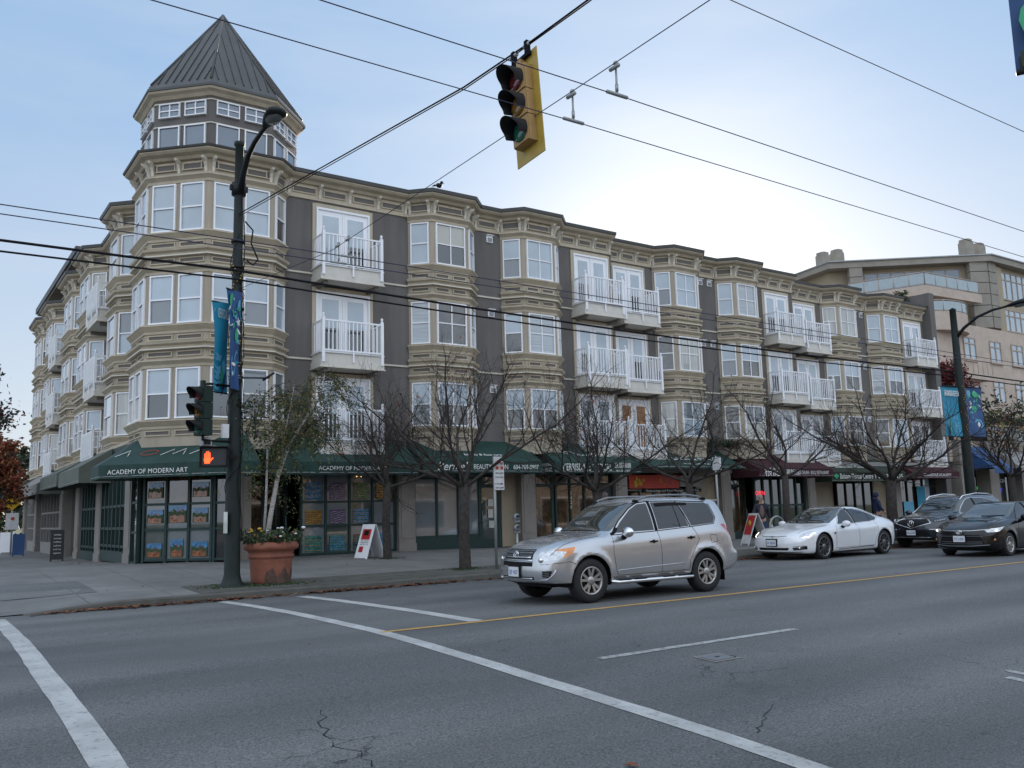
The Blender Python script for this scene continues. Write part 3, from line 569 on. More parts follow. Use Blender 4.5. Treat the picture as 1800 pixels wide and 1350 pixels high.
# --- balconies with their doors
def balcony(P, u, n, a0, a1, k, zo=0.0, dr=None, glass='blind', solid=False):
    """P on wall; balcony from a0 to a1 along u; dr = door span"""
    zf = WB[k]-0.62+zo       # floor level
    d = MB(); dp = 0.82
    d.obox(P, u, n, (a0, a1), (0.0, dp), (zf-0.42, zf-0.23), 'balcony_board'); d.obox(P, u, n, (a0+0.03, a1-0.03), (0.0, dp-0.03), (zf-0.228, zf), 'balcony_board')
    d.obox(P, u, n, (a0-0.03, a1+0.03), (0, dp+0.03), (zf-0.46, zf-0.422), 'cream_light'); d.obox(P, u, n, (a0-0.01, a1+0.01), (0, dp+0.01), (zf, zf+0.03), 'white_dirty')
    for a in (a0+0.15, a1-0.27): d.obox(P, u, n, (a, a+0.12), (0, dp-0.12), (zf-0.58, zf-0.46), 'soffit')
    o = d.build('balcony', BL)
    r = MB(); P3 = V((P[0], P[1], 0)); u3 = V((u[0], u[1], 0)); n3 = V((n[0], n[1], 0))
    top = zf+1.05
    for a in (a0+0.03, a1-0.12):
        r.obox(P, u, n, (a, a+0.09), (dp-0.05, dp+0.04), (zf-0.30, top+0.06), 'white')
        c = P3+u3*(a+0.045)+n3*(dp-0.005)+V((0, 0, top+0.06)); r.lathe(c, [(0.03, 0), (0.05, 0.02), (0.02, 0.04), (0.045, 0.08), (0.045, 0.11), (0.01, 0.14)], 'white', 8)
    am = (a0+a1)/2; r.obox(P, u, n, (am-0.025, am+0.025), (dp, dp+0.04), (zf-0.28, zf+0.08), 'white')
    r.obox(P, u, n, (a0+0.12, a1-0.12), (dp-0.03, dp+0.02), (top-0.05, top), 'white'); r.obox(P, u, n, (a0+0.12, a1-0.12), (dp-0.03, dp+0.02), (zf+0.06, zf+0.11), 'white')
    for s_ in (a0+0.05, a1-0.09):
        r.obox(P, u, n, (s_, s_+0.04), (0.0, dp-0.05), (top-0.05, top), 'white'); r.obox(P, u, n, (s_, s_+0.04), (0.0, dp-0.05), (zf+0.06, zf+0.11), 'white')
        for i in range(1, 6): y = i*(dp-0.05)/6; r.obox(P, u, n, (s_+0.008, s_+0.032), (y-0.012, y+0.012), (zf+0.11, top-0.05), 'white')
    nb = int((a1-a0-0.24)/0.135)
    for i in range(1, nb): a = a0+0.12+(a1-a0-0.24)*i/nb; r.obox(P, u, n, (a-0.017, a+0.017), (dp-0.02, dp+0.012), (zf+0.11, top-0.05), 'white')
    if solid: r.obox(P, u, n, (a0+0.12, a1-0.12), (dp+0.021, dp+0.03), (zf+0.12, top-0.05), 'white_dirty')
    r.build('railing', o)
    if dr is None: dr = (a0+0.02, a1-0.02)
    b = MB(); a, c = dr; zt = WT[k]+zo+0.02
    b.obox(P, u, n, (a-0.12, a), (0, 0.05), (zf+0.03, zt+0.12), 'cream'); b.obox(P, u, n, (c, c+0.12), (0, 0.05), (zf+0.03, zt+0.12), 'cream'); b.obox(P, u, n, (a, c), (0, 0.055), (zt, zt+0.13), 'cream')
    b.obox(P, u, n, (a, a+0.06), (0, 0.09), (zf+0.03, zt), 'white'); b.obox(P, u, n, (c-0.06, c), (0, 0.09), (zf+0.03, zt), 'white'); b.obox(P, u, n, (a+0.06, c-0.06), (0, 0.085), (zt-0.07, zt), 'white')
    b.obox(P, u, n, (a+0.06, c-0.06), (0, 0.04), (zf+0.03, zt-0.07), 'white')
    m = (a+c)/2; b.obox(P, u, n, (m-0.025, m+0.025), (0.04, 0.065), (zf+0.05, zt-0.09), 'white')
    do = b.build('balcony_door', BL); g = MB()
    for x0, x1 in ((a+0.22, m-0.16), (m+0.16, c-0.22)):
        g.obox(P, u, n, (x0, x1), (0.04, 0.052), (zf+0.95, zt-0.25), glass); g.obox(P, u, n, (x0, x1), (0.04, 0.052), (zf+0.22, zf+0.95), 'dark_glass' if glass == 'blind' and rw.random() < 0.7 else glass)
    g.build('pane', do)
U = (1, 0); Nn = (0, -1)
bl = [((0, Y1), 10.35, 12.45, 0), ((0, Y1), 20.86, 22.82, 0), ((0, Y2), 23.36, 25.28, 0), ((0, Y2), 32.7, 34.62, 0), ((0, Y3), 35.4, 37.3, -0.1), ((0, Y3), 44.75, 46.7, -0.1)]
for i, (P, a, c, zo) in enumerate(bl):
    for k in range(3):
        gl = 'blind' if k else ('blind', 'blind_grey', 'wood_board', 'blind_grey', 'blind_grey', 'dark_glass')[i]
        balcony(P, U, Nn, a-0.02, c+0.02, k, zo, (a+0.12, c-0.12), gl)
for yf, yn in ((36.9, 34.5), (47.5, 45.2)):
    for k in range(3): balcony((XL, yf), (0, -1), (-1, 0), 0.1, yf-yn, k, 0.0, None, 'blind_grey', True)
# --- turret storey above the cornice
cx, cy = 7.905, 27.77
def octo(ap, cxx=cx, cyy=cy):
    R_ = ap/math.cos(PI/8); return [(cxx+R_*math.cos(t), cyy+R_*math.sin(t)) for t in [(-PI/8-PI*2/4*0)-PI/4*(i) - PI/2*0 for i in range(8)]]
ring = octo(2.22)
b = MB()
pr = ring+[ring[0]]
# keep the winding so that 'right of travel' is outward
def outward(path):
    f = faces(path); P, u, n, Ln = f[0]; mid = P+u*Ln/2; return (mid-V((cx, cy))).dot(n) > 0
if not outward(pr): pr = pr[::-1]
b.prism(pr[:-1], 12.3, 14.30, 'stucco')
for z in (13.285, 14.025): b.sweep(pr, [(-0.01, z), (0.03, z), (0.03, z+0.035), (-0.01, z+0.035)], 'cream_light')
b.sweep(pr, [(0, 14.14), (0.05, 14.15), (0.12, 14.24), (0.22, 14.30), (0.25, 14.36), (0, 14.37)], 'cream')
b.build('turret_wall', BL)
for (P, u, n, Ln) in faces(pr):
    mid = P+u*Ln/2
    if (mid-V((cx, cy))).dot(V((cx, cy)).normalized()) > 0.9: continue
    for i in range(2):
        wv = (Ln-0.30-0.16)/2; a = 0.15+i*(wv+0.16)
        window(BL, P, u, n, a, a+wv, 12.47, 13.28, 'plain', 'belv_glass', fw=0.035); window(BL, P, u, n, a, a+wv, 13.56, 14.02, 'grid', 'belv_glass', 'belv_glass', fw=0.03)
b = MB(); e = octo(2.22+0.27); e = [(p[0], p[1]) for p in e]; ap_ = V((cx, cy, 18.15))
e2 = octo(2.22+0.28)
b.add([(p[0], p[1], 14.372) for p in e]+[(p[0], p[1], 14.45) for p in e]+[(p[0]*0.955+cx*0.045, p[1]*0.955+cy*0.045, 14.62) for p in e]+[tuple(ap_)],
      [(i, (i+1) % 8, 8+(i+1) % 8, 8+i) for i in range(8)]+[(8+i, 8+(i+1) % 8, 16+(i+1) % 8, 16+i) for i in range(8)]+[(16+i, 16+(i+1) % 8, 24) for i in range(8)]+[tuple(range(8))], 'roof_metal')
base = [V((p[0]*0.955+cx*0.045, p[1]*0.955+cy*0.045, 14.62)) for p in e]
for i in range(8):
    A, B = base[i], base[(i+1) % 8]; L_ = (B-A).length; mid = (A+B)/2; nrm = (B-A).cross(ap_-A).normalized()
    if nrm.dot(mid-V((cx, cy, 15))) < 0: nrm = -nrm
    b.tube([A+nrm*0.01, ap_], 0.04, 'roof_metal', 5)
    for t in np.arange(0.11, 0.99, 0.13):
        p = A.lerp(B, t); h = 1-abs(t-0.5)*2; q = p+(ap_-mid)*(h*0.97)
        dn = nrm*0.035; side = (B-A).normalized()*0.012
        b.add([p-side, p+side, q+side, q-side, p-side+dn, p+side+dn, q+side+dn*0.6, q-side+dn*0.6], [(4, 5, 6, 7), (0, 1, 5, 4), (1, 2, 6, 5), (3, 0, 4, 7), (2, 3, 7, 6)], 'roof_metal')
b.build('turret_roof', BL)
# --- ground floor: pillars, shop fronts, doors
def pillar(P, u, n, a0, a1, z0, z1=3.95, out=0.10, m='pillar'):
    b = MB(); b.obox(P, u, n, (a0, a1), (-0.3, out), (z0, z1), m); b.obox(P, u, n, (a0-0.02, a1+0.02), (-0.2, out+0.03), (z0-0.2, z0+0.28), m)
    b.obox(P, u, n, (a0+0.08, a1-0.08), (out, out+0.02), (z0+0.45, z1-1.15), m); b.build('pillar', BL)
def shopwin(P, u, n, a0, a1, z0, z1, cols, rows, m, fm='green_frame', fw=0.07, off=-0.12, base=0.0, rowz=None):
    f = MB(); g = MB()
    if base > 0:
        f.obox(P, u, n, (a0, a1), (off-0.15, off+0.04), (z0, z0+base), fm)
    z0b = z0+base
    xs = [a0+fw/2+(a1-a0-fw)*i/cols for i in range(cols+1)]; zz = rowz or [z0b+fw/2+(z1-z0b-fw)*i/rows for i in range(rows+1)]
    for x in xs: f.obox(P, u, n, (x-fw/2, x+fw/2), (off-0.05, off+0.06), (z0b, z1), fm)
    for i in range(cols):
        for z in zz: f.obox(P, u, n, (xs[i]+fw/2, xs[i+1]-fw/2), (off-0.05, off+0.045), (z-fw/2, z+fw/2), fm)
    o = f.build('shop_window', BL)
    ms = m if isinstance(m, list) else [m]
    q = 0
    for i in range(cols):
        for j in range(len(zz)-1):
            g.obox(P, u, n, (xs[i]+fw/2, xs[i+1]-fw/2), (off-0.03, off), (zz[j]+fw/2, zz[j+1]-fw/2), ms[q % len(ms)]); q += 1
    g.build('pane', o); return xs, zz
def shopdoor(P, u, n, a0, a1, z0, z1, m='green_frame', gm='shop_dark', off=-0.35, hs=1):
    f = MB(); f.obox(P, u, n, (a0, a0+0.11), (off-0.04, off+0.03), (z0, z1), m); f.obox(P, u, n, (a1-0.11, a1), (off-0.04, off+0.03), (z0, z1), m)
    f.obox(P, u, n, (a0+0.11, a1-0.11), (off-0.04, off+0.03), (z0, z0+0.28), m); f.obox(P, u, n, (a0+0.11, a1-0.11), (off-0.04, off+0.03), (z1-0.55, z1-0.43), m); f.obox(P, u, n, (a0+0.11, a1-0.11), (off-0.04, off+0.03), (z1-0.1, z1), m)
    o = f.build('shop_door', BL); g = MB(); g.obox(P, u, n, (a0+0.11, a1-0.11), (off-0.02, off), (z0+0.28, z1-0.55), gm); g.obox(P, u, n, (a0+0.11, a1-0.11), (off-0.02, off), (z1-0.43, z1-0.1), gm); g.build('pane', o)
    h = MB(); a = a0+0.07 if hs < 0 else a1-0.07; P3 = V((P[0], P[1], 0))+V((u[0], u[1], 0))*a; n3 = V((n[0], n[1], 0))
    h.tube([P3+n3*(off+0.03)+V((0, 0, z0+0.85)), P3+n3*(off+0.09)+V((0, 0, z0+0.87)), P3+n3*(off+0.09)+V((0, 0, z0+1.25)), P3+n3*(off+0.03)+V((0, 0, z0+1.27))], 0.014, 'galv', 6); h.build('handle', o)
def backwall(P, u, n, a0, a1, z0, z1, off, m, name='recess_wall'):
    b = MB(); b.obox(P, u, n, (a0, a1), (off-0.1, off), (z0, z1), m); b.build(name, BL)
F = (0, Y1); ZB = 0.33; ZT = 2.95
s2, s3 = Y2/26.0, Y3/26.0
b = MB()
b.obox(F, U, Nn, (8.0, 22.95), (-0.35, 0.0), (ZT, 3.55), 'green_frame'); b.obox((0, Y2), U, Nn, (22.96, 34.95), (-0.35, 0.0), (ZT, 3.55), 'grey_frame'); b.obox((0, Y3), U, Nn, (34.96, 47.0), (-0.35, 0.0), (ZT-0.1, 3.55), 'grey_frame')
b.build('shop_lintel', BL)
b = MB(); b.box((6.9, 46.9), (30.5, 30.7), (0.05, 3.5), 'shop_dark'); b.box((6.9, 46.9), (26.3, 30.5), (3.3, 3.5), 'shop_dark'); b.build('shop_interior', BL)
for a, c in ((8.17, 8.49), (13.32, 13.92), (18.18, 18.80), (22.6, 23.2)): pillar(F, U, Nn, a, c, ZB)
for a, c in ((28.48, 29.07), (34.18, 34.75)): pillar((0, Y2), U, Nn, a*s2, c*s2, 0.12)
for a, c in ((40.85, 41.54), (45.32, 46.9)): pillar((0, Y3), U, Nn, a*s3, min(c*s3, 47.4), 0.12)
# academy window (4 x 3 with pictures) and its doorway
shopdoor(F, U, Nn, 9.15, 9.98, ZB, ZT, off=-1.0); backwall(F, U, Nn, 8.5, 9.15, ZB, ZT, -1.0, 'shop_warm'); backwall(F, U, Nn, 8.49, 8.53, ZB, ZT, -0.35, 'green_frame')
AX, AZ = shopwin(F, U, Nn, 10.05, 13.30, ZB, ZT, 4, 3, ['blind_grey', 'blind_grey', 'blind_grey', 'shop_glass'], rowz=[ZB+0.10, 1.27, 2.0, ZT-0.03])
# salon
shopwin(F, U, Nn, 13.95, 16.55, ZB, ZT, 3, 1, 'blind_grey', base=0.42, rowz=[ZB+0.46, 2.72, ZT-0.03]); shopdoor(F, U, Nn, 16.65, 17.52, ZB, ZT, off=-0.3, hs=-1, gm='shop_glass')
backwall(F, U, Nn, 17.55, 18.18, ZB, 3.5, -0.25, 'beige_wall')
# optician
shopdoor(F, U, Nn, 18.85, 19.75, ZB, ZT, off=-0.12, hs=-1, gm='shop_warm'); shopwin(F, U, Nn, 19.8, 22.58, ZB, ZT, 4, 1, ['shop_warm', 'shop_dark', 'shop_warm', 'shop_dark', 'shop_warm', 'shop_dark', 'poster_dark'], rowz=[ZB+0.04, 2.5, ZT-0.03])
# massage shop with red sign
G2 = (0, Y2); G3 = (0, Y3)
shopwin(G2, U, Nn, 23.25*s2, 26.3*s2, 0.15, 2.3, 4, 1, ['shop_dark', 'shop_warm'], 'grey_frame', base=0.2); shopdoor(G2, U, Nn, 26.35*s2, 27.3*s2, 0.12, 2.3, 'green_frame', hs=1)
backwall(G2, U, Nn, 27.35*s2, 28.48*s2, 0.1, 3.5, -0.3, 'beige_wall')
# restaurant
shopdoor(G2, U, Nn, 29.15*s2, 30.6*s2, 0.12, 2.9, hs=1, gm='shop_warm', off=-0.5); shopwin(G2, U, Nn, 30.7*s2, 34.15*s2, 0.12, 2.9, 6, 2, ['shop_glass', 'shop_glass', 'shop_dark'], rowz=[0.25, 1.5, 2.86], fw=0.10)
backwall(G2, U, Nn, 34.76*s2, 34.95, 0.1, 3.5, -0.5, 'shop_dark')
backwall(G3, U, Nn, 35.1*s3, 36.49*s3, 0.1, 3.5, -0.25, 'beige_wall')
shopwin(G3, U, Nn, 36.5*s3, 39.4*s3, 0.12, 2.8, 4, 1, ['shop_warm', 'shop_dark', 'shop_glass', 'shop_dark'], 'black', rowz=[0.25, 2.75])
backwall(G3, U, Nn, 39.42*s3, 40.85*s3, 0.1, 3.5, -0.3, 'beige_wall')
shopwin(G3, U, Nn, 41.6*s3, 45.25*s3, 0.12, 2.8, 5, 1, ['shop_dark', 'shop_warm', 'shop_glass', 'blind'], 'black', rowz=[0.25, 2.75])
# corner: chamfered front at 45 degrees with a 3 x 3 window
CP = (5.70, 27.30); cu = (math.sqrt(.5), -math.sqrt(.5)); cn = (-math.sqrt(.5), -math.sqrt(.5))
CLn = 2.76
CX, CZ = shopwin(CP, cu, cn, 0.12, 2.30, ZB+0.02, ZT+0.05, 3, 3, ['shop_glass', 'shop_glass', 'shop_warm', 'blind_grey', 'blind_grey', 'shop_warm', 'blind_grey', 'shop_glass', 'shop_warm'], rowz=[ZB+0.12, 1.30, 2.02, ZT], off=0.0)
shopwin(CP, cu, cn, 2.32, CLn, ZB+0.02, ZT+0.05, 1, 3, 'shop_dark', rowz=[ZB+0.12, 1.30, 2.02, ZT], off=0.0)
shopwin((7.65, 25.35), (0.62, 0.78), (0.78, -0.62), 0.0, 0.8, ZB+0.02, ZT+0.05, 1, 3, 'shop_dark', off=0.0)
b = MB(); b.sweep([(5.70, 56), (5.70, 27.30), (7.65, 25.35), (8.1, 25.9)], [(0, ZT+0.06), (0, 3.95), (-0.3, 3.95), (-0.3, ZT+0.06)], 'green_frame'); b.build('shop_lintel', BL)
b = MB(); b.sweep([(5.72, 56), (5.72, 27.32), (7.65, 25.37), (8.1, 25.9)], [(0, 3.96), (0, 4.05), (-1.2, 4.06), (-1.2, 3.96)], 'cream'); b.build('canopy_ledge', BL)
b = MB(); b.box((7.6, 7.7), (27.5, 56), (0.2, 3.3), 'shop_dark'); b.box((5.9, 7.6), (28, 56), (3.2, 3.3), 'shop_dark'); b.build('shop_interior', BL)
WPn = (-1, 0); WU = (0, -1)
segs = [(27.38, 28.25, None), (28.25, 29.1, 'p'), (29.1, 33.0, 6), (33.0, 34.0, 'p'), (34.0, 36.9, 5), (36.9, 38.4, 'p'), (38.4, 40.7, 'd'), (40.7, 42.6, 'p'), (42.6, 48.5, 6), (48.5, 51.2, 'p'), (51.2, 54.0, 4), (54.0, 56.2, 'p')]
for y0, y1, t in segs:
    P = (5.70, y1); Ln = y1-y0; zb = zs(5, y0)-0.02
    if t == 'p': pillar(P, WU, WPn, 0.0, Ln if Ln < 1.1 else 0.9, zb, 3.95, 0.06); 
    if t == 'p' and Ln > 1.1: backwall(P, WU, WPn, 0.9, Ln, zb, 3.5, -0.3, 'shop_dark')
    if t is None: shopwin(P, WU, WPn, 0, Ln, zb, ZT+0.05, 1, 3, 'shop_dark', off=0.0)
    if t == 'd': shopdoor(P, WU, WPn, 0.2, Ln-0.2, zb, ZT, off=-0.5, gm='shop_warm')
    if isinstance(t, int): shopwin(P, WU, WPn, 0, Ln, zb, ZT+0.05, t, 3, ['shop_dark', 'shop_dark', 'shop_glass', 'shop_warm', 'shop_dark'], 'grey_frame' if y0 > 42 else 'green_frame', off=0.0, base=0.35 if y0 < 36 else 0.5, fw=0.08, rowz=[zb+0.5, 1.35, 2.05, ZT])
# --- awnings
def awning(path, proj, zt, zv, zb, m, side=None, name='awning', returns=(True, True), label=None):
    """path on the wall (outward = right of travel); slope from zt at the wall to zv at proj, valance down to zb"""
    b = MB(); side = side or m; n = len(path); P = [V((p[0], p[1])) for p in path]; O = []; I = []
    for i in range(n):
        d0 = (P[i]-P[i-1]).normalized() if i > 0 else (P[1]-P[0]).normalized(); d1 = (P[i+1]-P[i]).normalized() if i < n-1 else d0
        n0 = V((d0.y, -d0.x)); n1 = V((d1.y, -d1.x)); bb = (n0+n1).normalized(); k = 1/bb.dot(n0); O.append(P[i]+bb*k*proj); I.append(P[i]+bb*k*0.02)
    rr = random.Random(len(path)*7+int(path[0][0]*10))
    for i in range(n-1):
        A, B, CC, D = I[i], I[i+1], O[i+1], O[i]; nseg = max(4, int((B-A).length/0.3))
        for j in range(nseg):
            t0, t1 = j/nseg, (j+1)/nseg; q = []
            b.add([(*A.lerp(B, t0), zt), (*A.lerp(B, t1), zt), (*(A.lerp(B, t1).lerp(D.lerp(CC, t1), 0.5)), (zt+zv)/2-0.025), (*(A.lerp(B, t0).lerp(D.lerp(CC, t0), 0.5)), (zt+zv)/2-0.025), (*D.lerp(CC, t1), zv), (*D.lerp(CC, t0), zv)], [(0, 1, 2, 3), (3, 2, 4, 5)], m, True)
        nrm = (CC-D).normalized(); out = V((nrm.y, -nrm.x)); ns = max(6, int((CC-D).length/0.12)); vs = []
        for j in range(ns+1):
            p = D.lerp(CC, j/ns); w_ = 0.012*math.sin(j*1.7)+rr.uniform(-0.006, 0.006) if 0 < j < ns else 0
            vs += [(p.x, p.y, zv), (p.x+out.x*w_, p.y+out.y*w_, zb+rr.uniform(-0.008, 0.008)), (p.x-out.x*0.015, p.y-out.y*0.015, zv-0.01), (p.x+out.x*(w_-0.015), p.y+out.y*(w_-0.015), zb)]
        b.add(vs, [(j*4, j*4+1, j*4+5, j*4+4) for j in range(ns)]+[(j*4+2, j*4+6, j*4+7, j*4+3) for j in range(ns)]+[(j*4+1, j*4+3, j*4+7, j*4+5) for j in range(ns)], m, False)
    for idx, on in ((0, returns[0]), (n-1, returns[1])):
        if on:
            A, D = I[idx], O[idx]
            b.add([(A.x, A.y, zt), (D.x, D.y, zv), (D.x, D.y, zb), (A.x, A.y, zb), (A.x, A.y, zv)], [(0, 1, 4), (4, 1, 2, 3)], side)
    o = b.build(name, BL)
    if label: o['label'] = label
    fr_ = MB()
    for p, q in ((O[0], O[-1]),) if n == 2 else zip(O[:-1], O[1:]): fr_.tube([(p.x, p.y, zb+0.06), (q.x, q.y, zb+0.06)], 0.012, 'galv', 5)
    fr_.build('awning_frame', o)
    return o
def aw_text(o, body, P, u, n, a, frac, proj, zt, zv, size, m='letter_white', width=None, shear=0.0, name='lettering', spacing=1.0):
    """on the slope: frac 0 wall .. 1 edge"""
    P3 = V((P[0], P[1], 0)); u3 = V((u[0], u[1], 0)); n3 = V((n[0], n[1], 0)); w3 = (n3*(-proj)+V((0, 0, zt-zv))).normalized(); nn = u3.cross(w3)
    c = P3+u3*a+n3*(proj*frac)+V((0, 0, lerp(zt, zv, frac)-(0.05*(1-abs(2*frac-1)))/1))+nn*0.035
    return text(name, body, c, u3, w3, size, m, o, width, shear, spacing=spacing)
def vl_text(o, body, P, u, n, a, proj, z, size, m='letter_white', width=None, shear=0.0, name='lettering', spacing=1.0):
    P3 = V((P[0], P[1], 0)); u3 = V((u[0], u[1], 0)); n3 = V((n[0], n[1], 0))
    return text(name, body, P3+u3*a+n3*(proj+0.028)+V((0, 0, z)), u3, (0, 0, 1), size, m, o, width, shear, spacing=spacing)
def strokes(o, polys, P, u, n, a, z, frac, proj, zt, zv, m, r, sx=1.0, sy=1.0, name='lettering'):
    """thin strokes on the slope, coordinates in metres about (a, frac)"""
    P3 = V((P[0], P[1], 0)); u3 = V((u[0], u[1], 0)); n3 = V((n[0], n[1], 0)); w3 = (n3*(-proj)+V((0, 0, zt-zv))).normalized(); nn = u3.cross(w3)
    c = P3+u3*a+n3*(proj*frac)+V((0, 0, lerp(zt, zv, frac)))+nn*0.0
    b = MB()
    for pl in polys: b.tube([c+u3*(x*sx)+w3*(y*sy)+nn*0.02 for x, y in pl], r, m, 4)
    return b.build(name, o)
PJ = 1.22
# corner awning
CAW = [(5.70, 28.0), (5.70, 27.30), (7.65, 25.35), (8.15, 25.35)]
ca = awning(CAW, PJ, 3.96, 3.12, 2.74, 'awning_green', 'awning_skylit', returns=(True, True), label='dark green corner awning with white lettering')
def logo(o, P, u, n, a, zt, zv, sc=1.0):
    st = [[(-1.05, -0.13), (-0.78, 0.13), (-0.72, -0.13)], [(0.12, -0.13), (0.36, 0.12), (0.42, -0.10), (0.66, 0.13), (0.70, -0.13)], [(0.86, -0.13), (1.14, 0.13), (1.19, -0.13)]]
    strokes(o, st, P, u, n, a, 0, 0.62, PJ, zt, zv, 'letter_white', 0.010, sc, sc)
    ring_ = [[(-0.22+0.20*math.cos(t)+0.05*math.sin(t), 0.11*math.sin(t)) for t in np.linspace(0, 2*PI, 20)]]
    strokes(o, ring_, P, u, n, a, 0, 0.62, PJ, zt, zv, 'letter_red', 0.009, sc, sc)
logo(ca, CP, cu, cn, 1.02, 3.96, 3.12, 1.2)
vl_text(ca, 'ACADEMY OF MODERN ART', CP, cu, cn, 1.0, PJ, 2.91, 0.18, width=2.42, spacing=1.05)
# main street awnings: x range at the front edge, converted to this plane
def maw(x0, x1, P, zt, zv, zb, m, side=None, pj=PJ, label=None): return awning([(x0, P[1]), (x1, P[1])], pj, zt, zv, zb, m, side, label=label)
a2 = maw(8.62, 13.45, F, 3.98, 3.16, 2.78, 'awning_green', label='green awning over the second academy window')
logo(a2, F, U, Nn, 11.2, 3.98, 3.16, 1.05); vl_text(a2, 'ACADEMY OF MODERN ART', F, U, Nn, 11.2, PJ, 2.96, 0.17, width=2.2)
a3 = maw(13.6, 18.3, F, 4.0, 3.24, 2.84, 'awning_green', label='green awning of the beauty salon')
vl_text(a3, 'Bernie’s', F, U, Nn, 14.75, PJ, 3.04, 0.40, width=1.25, shear=0.35); vl_text(a3, 'BEAUTY SALON', F, U, Nn, 16.17, PJ, 3.03, 0.24, width=1.36); vl_text(a3, '604-709-0907', F, U, Nn, 17.6, PJ, 3.03, 0.22, width=1.05)
aw_text(a3, 'beauty & foot care', F, U, Nn, 16.1, 0.7, PJ, 4.0, 3.24, 0.2, width=1.5, shear=0.2)
a4 = maw(18.85, 22.9, F, 4.0, 3.24, 2.84, 'awning_green', label='green awning of the optician')
vl_text(a4, 'KERRISDALE OPTICAL', F, U, Nn, 20.33, PJ, 3.04, 0.36, width=2.25); vl_text(a4, '嘉麗眼鏡', F, U, Nn, 22.0, PJ, 3.11, 0.22, width=0.8); vl_text(a4, '604-261-1878', F, U, Nn, 22.0, PJ, 2.93, 0.1, width=0.7)
sw = [[(-1.1+0.12*math.cos(t), 0.09*math.sin(t)) for t in np.linspace(0.4, 5.4, 12)], [(-0.98+0.3*t, 0.10*math.sin(6*t)+0.05) for t in np.linspace(0, 1, 12)]]
strokes(a4, sw, F, U, Nn, 20.9, 0, 0.55, PJ, 4.0, 3.24, 'letter_white', 0.012); aw_text(a4, 'Kerrisdale', F, U, Nn, 21.0, 0.62, PJ, 4.0, 3.24, 0.22, width=1.7, shear=0.4)
# side of that awning
text('lettering', 'EYE TESTING', (18.82, 25.35, 3.14), (0, -1, 0), (0, 0, 1), 0.14, 'letter_white', a4, width=0.95); text('lettering', '視力測試', (18.82, 25.35, 2.96), (0, -1, 0), (0, 0, 1), 0.17, 'letter_white', a4, width=0.9)
text('lettering', 'Nails Corner', (13.57, 25.35, 3.03), (0, -1, 0), (0, 0, 1), 0.2, 'letter_white', a3, width=0.95)
a5 = awning([(23.75, Y2), (29.1, Y2)], PJ+0.3, 3.90, 3.10, 3.05, 'awning_green', label='green awning above the red shop sign')
aw_text(a5, 'MASSAGE & SPA', G2, U, Nn, 26.3, 0.5, PJ+0.3, 3.9, 3.1, 0.34, width=3.0); aw_text(a5, 'Foot Care · Reflexology', G2, U, Nn, 26.9, 0.82, PJ+0.3, 3.9, 3.1, 0.18, width=2.2)
a6 = awning([(29.95, Y2), (35.0, Y2)], PJ+0.3, 3.80, 3.08, 2.72, 'awning_maroon', label='maroon awning with white Chinese lettering')
vl_text(a6, '根記', G2, U, Nn, 30.75, PJ+0.3, 2.90, 0.40, width=1.0); vl_text(a6, '燒臘飯店', G2, U, Nn, 31.95, PJ+0.3, 2.90, 0.28, width=1.2); vl_text(a6, 'SZE CHUAN · B.B.Q. RESTAURANT', G2, U, Nn, 33.55, PJ+0.3, 2.90, 0.22, width=2.2)
a7 = awning([(35.7, Y3), (41.7, Y3)], PJ+0.2, 3.7, 2.98, 2.52, 'awning_olive', label='olive awning of the dentist')
vl_text(a7, 'Balsam Dental Centre', G3, U, Nn, 37.6, PJ+0.2, 2.76, 0.34, width=2.6); vl_text(a7, 'T 604 261 6225', G3, U, Nn, 40.2, PJ+0.2, 2.76, 0.3, width=2.4); aw_text(a7, 'Balsam Dental', G3, U, Nn, 38.2, 0.62, PJ+0.2, 3.7, 2.98, 0.32, width=3.0)
lf = MB()
for dx, dz in ((0, 0), (0.10, 0.07), (-0.1, 0.07), (0, 0.13)): lf.ball((36.0+dx, Y3-PJ-0.24, 2.76+dz-0.06), 0.08, 'banner_green', 8, (1, 0.15, 0.7))
lf.build('leaf_emblem', a7)
a8 = awning([(42.3, Y3), (46.75, Y3)], PJ+0.2, 3.7, 3.0, 2.66, 'awning_maroon', label='maroon awning at the far end of the block')
vl_text(a8, 'KERRISDALE ACADEMY', G3, U, Nn, 44.6, PJ+0.2, 2.84, 0.22, width=2.6); 
# left wing awnings
for i, (y0, y1, m, zt, zv, zb) in enumerate(((31.6, 36.0, 'awning_skylit', 3.96, 3.35, 2.84), (36.6, 41.2, 'awning_skylit', 3.96, 3.40, 2.92), (42.2, 51.5, 'awning_grey', 3.9, 3.25, 2.82), (54.8, 62, 'awning_green', 4.0, 3.35, 3.0))):
    awning([(5.70, y1), (5.70, y0)], 1.0, zt, zv, zb, m, 'awning_skylit')
